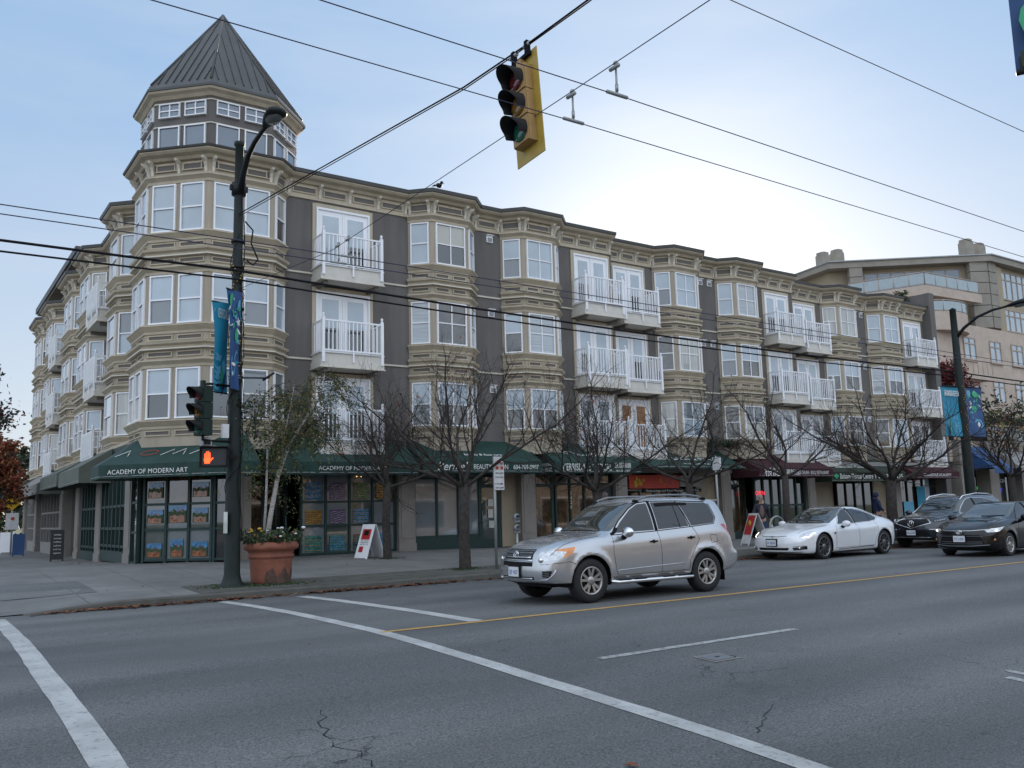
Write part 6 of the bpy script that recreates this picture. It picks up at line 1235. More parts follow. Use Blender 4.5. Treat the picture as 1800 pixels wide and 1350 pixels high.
aboard((4.3, 44.0, 0.2), math.radians(-6), 0.46, 0.95, 'banner_navy', 'dark blue sandwich board behind the chalkboard at the left', lambda *a: None, 0.25)
aboard((4.3, 49.0, 0.2), math.radians(-6), 0.6, 1.0, 'white', 'white sandwich board at the far left edge', lambda *a: None, 0.25)
b = MB(); b.tube([(27.6+0.36*math.cos(a), 18.7, 0.1+0.55+0.36*math.sin(a)) for a in np.linspace(0, PI, 12)]+[(27.24, 18.7, 0.1)], 0.03, 'galv', 8); b.tube([(27.96, 18.7, 0.65), (27.96, 18.7, 0.1)], 0.03, 'galv', 8)
o = b.build('bicycle_rack'); o.data.transform(Matrix.Translation(V((-4.35, 0.2, 0.15)))); center_origin(o, (23.2, 18.9, 0.1)); tag(o, 'round steel bicycle rack beside the white car bonnet', 'bicycle rack')
# pictures behind the academy glass
def picture(P, u, n, a, z, w_, h_, off, seed, label, grp, mount=None, kind='land'):
    rd = random.Random(seed); P3 = V((P[0], P[1], 0)); u3 = V((u[0], u[1], 0)); n3 = V((n[0], n[1], 0)); c = P3+u3*a+n3*off+V((0, 0, z))
    t = thing('painting', label, 'painting', c, grp)
    def r_(x0, x1, z0, z1, m, d, nm, wav=0.0):
        b = MB(); N = 12; top = [c+u3*lerp(x0, x1, i/N)+V((0, 0, z1+wav*math.sin(i*1.1+seed)*(0 < i < N)))+n3*d for i in range(N+1)]
        b.slab([c+u3*x0+V((0, 0, z0))+n3*d, c+u3*x1+V((0, 0, z0))+n3*d]+top[::-1], n3*0.003, m); return b
    if mount: r_(-w_*0.72, w_*0.72, -h_*0.62, h_*0.75, 'paper', 0.0, 'm').build('mount', t)
    if kind == 'land':
        r_(-w_/2, w_/2, -h_/2, h_/2, 'paint0', 0.005, 's').build('canvas', t); r_(-w_/2, w_/2, -h_/2, h_*0.12, 'leaf_green', 0.009, 'g', h_*0.07).build('painted_field', t); r_(-w_*0.42, w_*0.40, -h_*0.48, -h_*0.12, 'paint1', 0.013, 'g', h_*0.04).build('painted_pumpkins', t)
        b = MB()
        for i in range(3): p = c+u3*rd.uniform(-0.35, 0.35)*w_+V((0, 0, rd.uniform(-0.4, -0.05)*h_))+n3*0.016; b.ball(p, w_*0.12, 'paint1' if i < 4 else 'paint7', 7, (0.8, 0.06, 0.6)) if abs(u[1]) < 0.1 else b.ball(p, w_*0.10, 'paint1' if i < 4 else 'paint7', 7, (0.6, 0.6, 0.6) if False else (0.55, 0.55, 0.6))
        for i in range(3): b.slab([c+u3*(w_*(-0.3+0.25*i))+V((0, 0, 0.05*h_))+n3*0.014, c+u3*(w_*(-0.2+0.25*i))+V((0, 0, 0.05*h_))+n3*0.014, c+u3*(w_*(-0.25+0.25*i))+V((0, 0, 0.26*h_))+n3*0.014], n3*0.003, 'paint7' if i else 'paint2')
        b.build('painted_details', t)
    else:
        mm = kind; r_(-w_/2, w_/2, -h_/2, h_/2, mm[0], 0.005, 's').build('canvas', t); b = MB()
        for i in range(6): z0 = -h_*0.42+i*h_*0.15; N = 10; pts = [c+u3*(w_*(-0.48+0.96*j/N))+V((0, 0, z0+0.03*h_*math.sin(j*1.3+i+seed)))+n3*0.012 for j in range(N+1)]; b.tube(pts, h_*0.028, mm[1+i % (len(mm)-1)], 4)
        b.build('painted_stripes', t)
    return t
rowl = ('bottom', 'middle', 'top'); coll = ('left', 'middle', 'right')
for i in range(3):
    for j in range(3):
        xa, xb = CX[i], CX[i+1]; za, zb_ = CZ[j], CZ[j+1]; w_ = (xb-xa)*(0.80 if (i, j) == (1, 1) else (0.66, 0.56, 0.70, 0.62)[(i+2*j) % 4]); h_ = (zb_-za)*(0.78 if (i, j) == (1, 1) else (0.46, 0.54, 0.50, 0.58)[(i*3+j) % 4])
        if (i, j) == (1, 2): continue
        picture(CP, cu, cn, (xa+xb)/2, za+0.08+h_/2+(0.1 if j else 0), w_, h_, 0.02, i*3+j, 'small landscape painting with blue sky, %s row %s column of the corner window' % (rowl[j], coll[i]), 'landscape paintings in the corner window')
kinds = [('paint5', 'paint3', 'paint2'), ('paint5', 'paint0'), ('shop_dark', 'paint5'), ('paint0', 'paint5'), ('paint3', 'paint1', 'paint7'), ('paint4', 'paint6'), ('paint0', 'paint3', 'paint2'), None, ('paint0', 'paint5', 'paint6'), ('paint4', 'paint6'), ('paint2', 'paint6'), ('paint3', 'paint1')]
desc = ['green and yellow', 'teal', 'dark', 'blue', 'orange striped', 'purple striped', 'blue and yellow', '', 'blue dolphin coloured', 'violet', 'grey green', 'yellow']
for j in range(3):
    for i in range(4):
        q = j*4+i
        if kinds[q] is None: continue
        xa, xb = AX[i], AX[i+1]; za, zb_ = AZ[j], AZ[j+1]; h_ = (zb_-za)*0.58; picture(F, U, Nn, (xa+xb)/2, za+0.06+h_/2, (xb-xa)*0.66, h_, -0.10, q, desc[q]+' painting, %s row pane %s of the second academy window' % (rowl[j], ('one', 'two', 'three', 'four')[i]), 'bright paintings in the second academy window', None, kinds[q])
# utility cover
cxm, cym = 7.42, 6.96; b = MB(); zc = zr(cxm, cym)
for x0, x1, y0, y1, m, dz in ((-0.21, 0.21, -0.17, 0.17, 'pillar', 0.006), (-0.165, 0.165, -0.125, 0.125, 'metal_grey', 0.011)): b.add([(cxm+x, cym+y, zr(cxm, cym+y)+dz) for x, y in ((x0, y0), (x1, y0), (x1, y1), (x0, y1))], [(0, 1, 2, 3)], m)
b.box((cxm-0.17, cxm+0.17), (cym+0.126, cym+0.134), (zc+0.006, zc+0.012), 'black'); b.box((cxm+0.166, cxm+0.173), (cym-0.12, cym+0.12), (zc+0.006, zc+0.012), 'black'); b.box((cxm-0.03, cxm+0.03), (cym-0.012, cym+0.012), (zc+0.010, zc+0.014), 'black')
o = b.build('utility_cover'); center_origin(o, (cxm, cym, zc)); tag(o, 'rectangular metal utility cover set in the road', 'manhole cover')
# bird on the roof edge
b = MB(); b.ball((14.6, 25.2, 12.68), 0.10, 'black', 8, (1.3, 0.8, 0.9)); b.ball((14.7, 25.2, 12.80), 0.06, 'black', 8); b.tube([(14.45, 25.2, 12.66), (14.32, 25.2, 12.60)], [0.04, 0.01], 'black', 5); b.tube([(14.75, 25.2, 12.8), (14.82, 25.2, 12.79)], [0.015, 0.003], 'black', 4); b.tube([(14.6, 25.2, 12.62), (14.6, 25.2, 12.54)], 0.01, 'black', 4)
o = b.build('bird'); center_origin(o, (14.6, 25.2, 12.54)); tag(o, 'small dark bird perched on the roof edge', 'bird')

# ---------------- people ----------------
def skin_body(name, parent, joints, edges, m, sub=2):
    me = bpy.data.meshes.new(name); me.from_pydata([j[0] for j in joints], edges, []); o = bpy.data.objects.new(name, me); C.objects.link(o)
    md = o.modifiers.new('skin', 'SKIN'); md.use_smooth_shade = True
    for i, j in enumerate(joints):
        sv = me.skin_vertices[0].data[i]; r = j[1]; sv.radius = r if isinstance(r, tuple) else (r, r); sv.use_root = (i == 0)
    s2_ = o.modifiers.new('sub', 'SUBSURF'); s2_.levels = s2_.render_levels = sub
    dg = bpy.context.evaluated_depsgraph_get(); nm = bpy.data.meshes.new_from_object(o.evaluated_get(dg)); bpy.data.objects.remove(o)
    nm.materials.clear(); nm.materials.append(MATS[m]); nm.name = name
    for p in nm.polygons: p.use_smooth = True; p.material_index = 0
    o = bpy.data.objects.new(name, nm); C.objects.link(o); o.parent = parent; ORI[o] = ORI[parent]; return o
def person(P, yaw, label, top, legs, hair, hood=False, arm_l=None, arm_r=None, stride=0.25, inner=None):
    t = thing('person', label, 'person', P); ORI[t] = V((0, 0, 0)); t.rotation_euler = (0, 0, yaw)
    # facing local -Y
    hipz, sh, hd = 0.93, 1.42, 1.62
    al = arm_l or [(0.25, 0.02, 1.12), (0.27, -0.05, 0.86)]; ar = arm_r or [(-0.25, 0.02, 1.12), (-0.27, -0.05, 0.86)]
    J = [((0, 0, hipz), (0.14, 0.11)), ((0, 0, 1.12), (0.13, 0.10)), ((0, 0, 1.32), (0.16, 0.11)), ((0, 0, 1.46), (0.07, 0.07)), ((0, -0.01, 1.54), (0.055, 0.055)), ((0, -0.02, 1.64), (0.085, 0.10)), ((0, -0.02, 1.72), (0.07, 0.085)),
         ((0.17, 0, sh), 0.065), (al[0], 0.05), (al[1], 0.035), ((-0.17, 0, sh), 0.065), (ar[0], 0.05), (ar[1], 0.035),
         ((0.09, 0, 0.84), 0.095), ((0.10, -stride*0.5, 0.48), 0.062), ((0.10, -stride*0.4, 0.10), 0.042), ((0.10, -stride*0.4-0.15, 0.05), 0.04),
         ((-0.09, 0, 0.84), 0.095), ((-0.10, stride*0.3, 0.48), 0.062), ((-0.10, stride*1.0, 0.12), 0.042), ((-0.10, stride*1.0-0.12, 0.05), 0.04)]
    E_ = [(0, 1), (1, 2), (2, 3), (3, 4), (4, 5), (5, 6), (2, 7), (7, 8), (8, 9), (2, 10), (10, 11), (11, 12), (0, 13), (13, 14), (14, 15), (15, 16), (0, 17), (17, 18), (18, 19), (19, 20)]
    skin_body('body', t, J, E_, 'skin')
    # coat and trousers are looser shells
    JC = [((0, 0, 0.86), (0.17, 0.14)), ((0, 0, 1.10), (0.165, 0.13)), ((0, 0, 1.33), (0.19, 0.13)), ((0, 0, 1.45), (0.10, 0.09)), ((0.18, 0, sh), 0.085), (al[0], 0.068), (tuple(V(al[0]).lerp(V(al[1]), 0.85)), 0.052), ((-0.18, 0, sh), 0.085), (ar[0], 0.068), (tuple(V(ar[0]).lerp(V(ar[1]), 0.85)), 0.052)]
    skin_body('jacket', t, JC, [(0, 1), (1, 2), (2, 3), (2, 4), (4, 5), (5, 6), (2, 7), (7, 8), (8, 9)], top)
    JT = [((0, 0, 0.93), (0.15, 0.12)), ((0.09, 0, 0.82), 0.105), ((0.10, -stride*0.5, 0.48), 0.076), ((0.10, -stride*0.4, 0.13), 0.058), ((-0.09, 0, 0.82), 0.105), ((-0.10, stride*0.3, 0.48), 0.076), ((-0.10, stride*0.97, 0.15), 0.058)]
    skin_body('trousers', t, JT, [(0, 1), (1, 2), (2, 3), (0, 4), (4, 5), (5, 6)], legs)
    b = MB()
    for x, y in ((0.10, -stride*0.4-0.05), (-0.10, stride*1.0-0.03)): b.ball((x, y-0.04, 0.045), 0.06, 'black', 10, (0.85, 2.2, 0.85))
    b.build('shoes', t)
    b = MB(); b.ball((0, 0.01, 1.70), 0.11, hair, 12, (0.88, 1.0, 0.95) if not hood else (1.05, 1.15, 1.2))
    if hood: b.ball((0, 0.04, 1.52), 0.13, hair, 10, (1.1, 0.9, 0.7))
    b.build('hood' if hood else 'hair', t)
    b = MB(); b.ball((0, -0.118, 1.645), 0.016, 'skin', 6, (0.8, 1.3, 1.2)); 
    for s_ in (-1, 1): b.ball((s_*0.032, -0.102, 1.668), 0.011, 'black', 6); b.ball((s_*0.088, -0.02, 1.65), 0.022, 'skin', 6, (0.4, 1, 1.3))
    b.ball((0, -0.108, 1.598), 0.016, 'petal_pink', 6, (1.4, 0.4, 0.35)); b.build('face', t)
    # five-fingered hands
    for (w0, w1) in ((al[0], al[1]), (ar[0], ar[1])):
        w0 = V(w0); w1 = V(w1); d = (w1-w0).normalized(); sd2 = V((1, 0, 0)); f = d.cross(sd2).normalized(); b = MB(); b.tube([w1, w1+d*0.05, w1+d*0.09], [0.028, 0.04, 0.036], 'skin', 8)
        for i, L_ in enumerate((0.065, 0.08, 0.075, 0.06)): q = w1+d*0.085+f*(-0.027+0.018*i); b.tube([q, q+d*L_*0.5, q+d*L_*0.85+sd2*0.015], [0.010, 0.009, 0.007], 'skin', 6)
        q = w1+d*0.03-f*0.035; b.tube([q, q+d*0.03-f*0.025, q+d*0.06-f*0.025], [0.012, 0.010, 0.008], 'skin', 6); b.build('hand', t)
    if inner: b = MB(); b.ball((0, -0.09, 1.2), 0.1, inner, 10, (0.95, 0.75, 2.4)); b.build('sweater', t)
    return t
person((25.75, 21.6, 0.10), math.radians(-38), 'grey haired person in a dark jacket walking past the maroon shop with a white bag', 'jacket_dark', 'jeans', 'hair_grey', arm_l=[(0.27, 0.05, 1.15), (0.33, 0.02, 0.88)], arm_r=[(-0.28, -0.05, 1.15), (-0.33, -0.25, 1.0)], inner='sweater')
b = MB(); bp_ = V((26.1, 21.45, 0.5))
b.lathe(bp_, [(0.10, -0.22), (0.19, -0.16), (0.18, 0.02), (0.10, 0.16), (0.03, 0.28), (0.02, 0.36)], 'bag_white', 10); b.lathe(bp_+V((0.1, 0.1, 0)), [(0.08, -0.2), (0.13, -0.1), (0.08, 0.12), (0.02, 0.3)], 'bag_white', 8)
o = b.build('shopping_bag'); center_origin(o, bp_-V((0, 0, 0.22))); tag(o, 'white plastic shopping bag carried by the grey haired person', 'bag')
person((33.9, 22.3, 0.12), math.radians(60), 'person in a navy hooded coat standing by the shop door behind the dark car', 'jacket_navy', 'jeans', 'jacket_navy', hood=True, arm_l=[(0.27, -0.02, 1.15), (0.2, -0.2, 1.0)], arm_r=[(-0.27, -0.02, 1.15), (-0.2, -0.2, 1.0)], stride=0.08)
# ---------------- vehicles ----------------
def paintmat(name, col, metal, rough=0.28): return mat(name, col, rough, metal=metal, var=0.02, scale=2, coat=1.0)
paintmat('paint_silver', (0.46, 0.47, 0.49), 0.70, 0.27); paintmat('paint_pearl', (0.70, 0.71, 0.73), 0.05, 0.3); paintmat('paint_navy', (0.012, 0.016, 0.026), 0.2, 0.2); paintmat('paint_black', (0.004, 0.0045, 0.006), 0.0, 0.2); MATS['paint_black'].node_tree.nodes['Principled BSDF'].inputs['Coat Weight'].default_value = 0.45; MATS['paint_black'].node_tree.nodes['Principled BSDF'].inputs['Specular IOR Level'].default_value = 0.3
mat('car_glass', (0.008, 0.010, 0.012), 0.02, var=0.3, scale=1.5, spec=0.6, coat=0.25)
mat('screen_glass', (0.03, 0.036, 0.036), 0.02, var=0.5, scale=1.2, spec=0.9, coat=0.6)
mat('tyre', (0.014, 0.014, 0.015), 0.8, var=0.3, scale=8)
mat('rim_silver', (0.42, 0.41, 0.40), 0.35, metal=0.8, var=0.1); mat('rim_grey', (0.20, 0.20, 0.20), 0.35, metal=0.8, var=0.1)
mat('chrome', (0.75, 0.75, 0.76), 0.12, metal=1.0, var=0.02)
mat('plastic', (0.010, 0.010, 0.011), 0.75, var=0.15, spec=0.15)
mat('lamp_clear', (0.55, 0.56, 0.58), 0.06, metal=0.55, var=0.35, scale=14, coat=1.0)
mat('lamp_orange', (0.60, 0.20, 0.03), 0.08, metal=0.1, var=0.3, scale=10, coat=1.0)
mat('lamp_redlens', (0.50, 0.01, 0.02), 0.08, var=0.3, scale=10, coat=1.0)
mat('drl', (0.8, 0.8, 0.7), 0.2, emis=(1.0, 0.95, 0.75), estr=1.0)
mat('plate_white', (0.62, 0.64, 0.66), 0.4, var=0.04)
mat('plate_blue', (0.03, 0.06, 0.3), 0.5)
def pchip(xs, ys, q):
    xs = np.array(xs, float); ys = np.array(ys, float); h = np.diff(xs); d = np.diff(ys)/h; m = np.zeros(len(xs)); m[0] = d[0]; m[-1] = d[-1]
    for i in range(1, len(xs)-1):
        if d[i-1]*d[i] > 0: w1 = 2*h[i]+h[i-1]; w2 = h[i]+2*h[i-1]; m[i] = (w1+w2)/(w1/d[i-1]+w2/d[i])
    q = np.atleast_1d(q).astype(float); i = np.clip(np.searchsorted(xs, q)-1, 0, len(h)-1); t = np.clip((q-xs[i])/h[i], 0, 1)
    return (1+2*t)*(1-t)**2*ys[i]+t*(1-t)**2*h[i]*m[i]+t*t*(3-2*t)*ys[i+1]+t*t*(t-1)*h[i]*m[i+1]
def catmull(P, per):
    P = np.array(P, float); out = []
    for i in range(len(P)-1):
        p0 = P[max(i-1, 0)]; p1 = P[i]; p2 = P[i+1]; p3 = P[min(i+2, len(P)-1)]
        for k_ in range(per[i]):
            t = k_/per[i]; out.append(0.5*((2*p1)+(-p0+p2)*t+(2*p0-5*p1+4*p2-p3)*t*t+(-p0+3*p1-3*p2+p3)*t**3))
    out.append(P[-1]); return out
def car(sp, P, yaw, label, sc=1.0):
    t = thing(sp['name'], label, sp.get('cat', 'car'), P); ORI[t] = V((0, 0, 0)); t.rotation_euler = (0, 0, yaw); t.scale = (sc, sc, sc)
    Ln = sp['L']; xs = np.concatenate([np.linspace(0, 0.5, 13)[:-1], np.linspace(0.5, Ln-0.5, int((Ln-1)/0.07))[:-1], np.linspace(Ln-0.5, Ln, 13)])
    c = {k_: pchip([a for a, _ in sp[k_]], [b for _, b in sp[k_]], xs) for k_ in ('zt', 'zs', 'zb', 'w', 'ws', 'wr')}
    per = [2, 2, 2, 3, 4, 4, 4, 5, 5, 4, 5]
    rings = []
    fxs, fr_, rr = sp['axles'], sp['arch'], sp.get('flare', 0.02)
    for i, x in enumerate(xs):
        zt, zs_, zb, w_, ws, wr = [c[k_][i] for k_ in ('zt', 'zs', 'zb', 'w', 'ws', 'wr')]; H = zs_-zb; gh = zt-zs_
        cv = sp.get('roofcurve', 0.045)
        pts = [(0, zb), (0.8*w_, zb), (0.945*w_, zb+0.02), (0.982*w_, zb+0.10), (w_*0.997, zb+0.34*H), (w_, zb+0.62*H), (w_*0.985+0.0, zb+0.86*H), (ws, zs_), (lerp(ws, wr, 0.46)+0.012, zs_+gh*0.45), (wr, zt-min(cv+0.02, gh*0.28)), (wr*0.80, zt-min(cv, gh*0.28)*0.35), (0, zt)]
        ring = catmull(pts, per)
        out = []
        for (y, z) in ring:
            for ax in fxs:     # wheel arch flare
                d = math.hypot(x-ax, z-sp['wr_'])
                if z < zs_-0.02 and d > fr_-0.02: y += rr*math.exp(-((d-fr_-0.03)/0.055)**2)*(1 if y > 0.5*w_ else 0)
            out.append((y, z))
        rings.append(out)
    K = len(rings[0]); W_ = max(c['w']); nose = sp['nose']; tail = sp['tail']
    def off(x, y, z):
        r = 0.0
        if x < 0.75: k_ = (1-x/0.75)**1.7; r += k_*(sp['bowf']*(abs(y)/W_)**2.6+float(pchip([a for a, _ in nose], [b for _, b in nose], z)[0]))
        if x > Ln-0.6: k_ = (1-(Ln-x)/0.6)**1.7; r -= k_*(sp['bowr']*(abs(y)/W_)**2.6+float(pchip([a for a, _ in tail], [b for _, b in tail], z)[0]))
        return r
    bm = bmesh.new(); grid_v = []
    for i, x in enumerate(xs):
        row = []
        for (y, z) in rings[i]: row.append((y, z))
        full = [(y, z) for y, z in row]+[(-y, z) for y, z in row[-2:0:-1]]
        grid_v.append([bm.verts.new((x+off(x, y, z), y, z)) for y, z in full])
    F_ = len(grid_v[0])
    for i in range(len(xs)-1):
        for j in range(F_): bm.faces.new((grid_v[i][j], grid_v[i+1][j], grid_v[i+1][(j+1) % F_], grid_v[i][(j+1) % F_]))
    for ei, sgn in ((0, 1), (len(xs)-1, -1)):
        NY = 16; R_ = rings[ei]; x = xs[ei]; gv = []
        for j in range(K):
            y, z = R_[j]; A = grid_v[ei][j]; B = grid_v[ei][(F_-j) % F_] if j > 0 else A
            if j in (0, K-1): gv.append([grid_v[ei][0 if j == 0 else K-1]]*(NY+1)); continue
            row = []
            for q in range(NY+1):
                if q == 0: row.append(A)
                elif q == NY: row.append(B)
                else: yy = y*(1-2*q/NY); row.append(bm.verts.new((x+off(x, yy, z), yy, z)))
            gv.append(row)
        for j in range(K-1):
            for q in range(NY):
                vs = []
                for v_ in (gv[j][q], gv[j+1][q], gv[j+1][q+1], gv[j][q+1]):
                    if v_ not in vs: vs.append(v_)
                if len(vs) >= 3:
                    try: bm.faces.new(vs)
                    except ValueError: pass
    bmesh.ops.recalc_face_normals(bm, faces=bm.faces)
    # --- cut regions along their outlines, then sort faces into parts
    def cut(edges, plane_dir, sel):
        for (a, b_) in edges:
            d = V(b_)-V(a); n = d.cross(V(plane_dir))
            if n.length < 1e-6: continue
            fs = [f for f in bm.faces if sel(f)]
            ge = set(); gv2 = set()
            for f in fs: ge.update(f.edges); gv2.update(f.verts)
            bmesh.ops.bisect_plane(bm, geom=list(gv2)+list(ge)+fs, dist=1e-5, plane_co=V(a), plane_no=n.normalized())
    def inside(poly, p):
        r = False; n = len(poly)
        for i in range(n):
            x1, y1 = poly[i]; x2, y2 = poly[(i+1) % n]
            if (y1 > p[1]) != (y2 > p[1]) and p[0] < (x2-x1)*(p[1]-y1)/(y2-y1)+x1: r = not r
        return r
    groups = {}
    lay = bm.faces.layers.int.new('reg')
    def region(idx, poly, view, cond):
        mn = [min(p[k_] for p in poly)-0.03 for k_ in (0, 1)]; mxx = [max(p[k_] for p in poly)+0.03 for k_ in (0, 1)]
        if view == 'side': pr_ = lambda co: (co.x, co.z); mk = lambda p: (p[0], 0, p[1]); dr = (0, 1, 0)
        elif view == 'front': pr_ = lambda co: (co.y, co.z); mk = lambda p: (0, p[0], p[1]); dr = (1, 0, 0)
        def near(f):
            if not cond(f.calc_center_median(), f.normal): return False
            ps = [pr_(v_.co) for v_ in f.verts]; return max(p[0] for p in ps) > mn[0] and min(p[0] for p in ps) < mxx[0] and max(p[1] for p in ps) > mn[1] and min(p[1] for p in ps) < mxx[1]
        cut([(mk(poly[i]), mk(poly[(i+1) % len(poly)])) for i in range(len(poly))], dr, near)
        for f in bm.faces:
            cc = f.calc_center_median()
            if cond(cc, f.normal) and inside(poly, pr_(cc)): f[lay] = idx
    names = ['body']; mats_ = [sp['paint']]
    for (nm, m, poly, view, cond) in sp['regions']:
        names.append(nm); mats_.append(m); region(len(names)-1, poly, view, cond)
    # wheel openings
    arch_i = len(names); names.append('_hole'); mats_.append('black')
    for ax in fxs:
        poly = [(ax+fr_*math.cos(a), sp['wr_']+fr_*math.sin(a)*sp.get('archsq', 1.0)) for a in np.linspace(-0.0, PI, 17)]+[(ax-fr_, -0.2), (ax+fr_, -0.2)]
        region(arch_i, poly, 'side', lambda cc, n: abs(cc.y) > 0.48)
    pieces = {}
    split_ = {i+1 for i, r_ in enumerate(sp['regions']) if r_[2] is not None and r_[3] == 'side'}
    for f in bm.faces: pieces.setdefault((f[lay], (1 if f.calc_center_median().y > 0 else -1) if f[lay] in split_ else 0), []).append(f)
    body_bvh = BVHTree.FromBMesh(bm)
    bo = None
    for key in sorted(pieces):
        idx = key[0]
        if names[idx] == '_hole': continue
        me = bpy.data.meshes.new(names[idx]); vmap = {}; vs = []; fs = []
        for f in pieces[key]:
            q = []
            for v_ in f.verts:
                if v_ not in vmap: vmap[v_] = len(vs); vs.append(v_.co[:])
                q.append(vmap[v_])
            fs.append(q)
        me.from_pydata(vs, [], fs); me.materials.append(MATS[mats_[idx]]); me.polygons.foreach_set('use_smooth', [True]*len(fs)); me.update()
        o = bpy.data.objects.new(names[idx], me); C.objects.link(o); o.parent = t; ORI[o] = V((0, 0, 0))
    bm.free()
    def side(x, z, sg=-1):
        h = body_bvh.ray_cast(V((x, sg*3, z)), V((0, -sg, 0))); return h[0] if h[0] is not None else V((x, sg*W_*0.9, z))
    def front(y, z):
        h = body_bvh.ray_cast(V((-2, y, z)), V((1, 0, 0))); return h[0] if h[0] is not None else V((0, y, z))
    def topz(x, y):
        h = body_bvh.ray_cast(V((x, y, 4)), V((0, 0, -1))); return h[0] if h[0] is not None else V((x, y, 1))
    def polyline(pts, fn, per=6):
        out = []
        for i in range(len(pts)-1):
            for k_ in range(per): out.append(fn(lerp(pts[i][0], pts[i+1][0], k_/per), lerp(pts[i][1], pts[i+1][1], k_/per)))
        out.append(fn(*pts[-1])); return out
    # seams and gaskets
    b = MB()
    for sg in (-1, 1):
        for pl in sp['seams']: b.tube(polyline(pl, lambda x, z: side(x, z, sg)), 0.0045, 'black', 4)
    for pl in sp.get('top_seams', []):
        for sg in (-1, 1): b.tube(polyline([(x, y*sg) for x, y in pl], topz), 0.005, 'black', 4)
    b.build('panel_gap', t)
    b = MB()
    for sg in (-1, 1):
        for pl, r, m in sp['trims']: b.tube(polyline(pl, lambda x, z: side(x, z, sg)), r, m, 5)
    if b.v: b.build('window_trim', t)
    # inner dark block, wheel wells
    b = MB(); zb0 = min(c['zb'])
    b.box((0.35, Ln-0.3), (-0.52, 0.52), (zb0-0.03, zb0+0.35), 'black')
    b.box((fxs[0]+fr_+0.05, fxs[1]-fr_-0.05), (-W_+0.12, W_-0.12), (zb0-0.02, zb0+0.3), 'black')
    for ax in fxs:
        for sg in (-1, 1):
            n = 18; vs = [(ax+(fr_+0.012)*math.cos(a), sg*y, sp['wr_']+(fr_+0.012)*math.sin(a)*sp.get('archsq', 1.0)) for a in np.linspace(-0.25, PI+0.25, n) for y in (0.5, W_-0.035)]
            b.add(vs, [(i*2, i*2+2, i*2+3, i*2+1) for i in range(n-1)], 'black', True)
    b.build('underbody', t)
    # wheels
    R_ = sp['wheel_r']; tw = sp.get('tyre_w', 0.215); rr_ = sp['rim_r']
    for ax in fxs:
        for sg in (-1, 1):
            yo = sg*(W_-0.015); O = V((ax, yo-sg*tw/2, R_)); b = MB()
            b.lathe(O, [(rr_, -tw/2+0.01), (R_-0.03, -tw/2), (R_-0.004, -tw/2+0.03), (R_, -tw/2+0.06), (R_, tw/2-0.06), (R_-0.004, tw/2-0.03), (R_-0.03, tw/2), (rr_+0.03, tw/2+0.004), (rr_+0.005, tw/2-0.01)], 'tyre', 40, (0, sg, 0), cap=False)
            for q in range(36): a = 2*PI*q/36; ca_, sa_ = math.cos(a), math.sin(a); p = O+V((ca_*(R_+0.0), 0, sa_*(R_+0.0))); tg = V((-sa_, 0, ca_)); b.slab([p-tg*0.006+V((0, -tw*0.42, 0)), p+tg*0.006+V((0, -tw*0.42, 0)), p+tg*0.006+V((0, tw*0.42, 0)), p-tg*0.006+V((0, tw*0.42, 0))], V((ca_, 0, sa_))*0.003, 'tyre')
            wo = b.build('wheel', t); b = MB(); y1 = tw/2-0.03
            b.lathe(O, [(rr_+0.012, y1+0.025), (rr_+0.012, y1+0.03), (rr_-0.006, y1+0.03), (rr_-0.02, y1+0.01), (rr_-0.03, y1-0.06), (rr_-0.035, -tw/2+0.03)], sp['rim'], 32, (0, sg, 0), cap=False)
            n = sp['spokes']
            for q in range(n):
                a0 = 2*PI*q/n+0.3+(0.2 if ax > 2 else 0)
                for da in ((-0.13, 0.13) if sp.get('twin') else (0,)):
                    a1 = a0+da; a2 = a0+da*(1.9 if sp.get('twin') else 1)+sp.get('swirl', 0); wdt = sp.get('spoke_w', 0.022)
                    def rp(r, a, y): return O+V((r*math.cos(a), sg*y, r*math.sin(a)))
                    A, B = rp(0.05, a1, y1+0.012), rp(rr_-0.012, a2, y1+0.022); tg = (B-A).normalized(); nrm = V((0, sg, 0)); sdv = tg.cross(nrm)
                    b.slab([A-sdv*wdt*1.0, B-sdv*wdt*0.9, B+sdv*wdt*0.9, A+sdv*wdt*1.0], nrm*-0.03, sp['rim'])
            b.lathe(O, [(0.075, y1-0.03), (0.075, y1+0.012), (0.06, y1+0.02), (0.03, y1+0.03), (0.01, y1+0.03)], sp['rim'], 16, (0, sg, 0)); b.build('rim', wo)
            g = MB(); g.lathe(O, [(rr_-0.03, -0.01), (0.16, y1-0.05), (0.02, y1-0.05)], 'pole_dark', 24, (0, sg, 0)); g.build('brake_disc', wo)
    # plate
    b = MB(); px_, pz = sp['plate']; p = front(px_, pz)+V((-0.02, 0, 0)); b.box((p.x-0.006, p.x+0.03), (px_-0.18, px_+0.18), (pz-0.10, pz+0.11), 'black'); b.build('plate_frame', t); b = MB(); b.box((p.x-0.012, p.x), (px_-0.155, px_+0.155), (pz-0.08, pz+0.08), 'plate_white'); o = b.build('number_plate', t)
    text('lettering', sp['reg'], (p.x-0.014, px_, pz-0.01), (0, -1, 0), (0, 0, 1), 0.10, 'plate_blue', o, width=0.26)
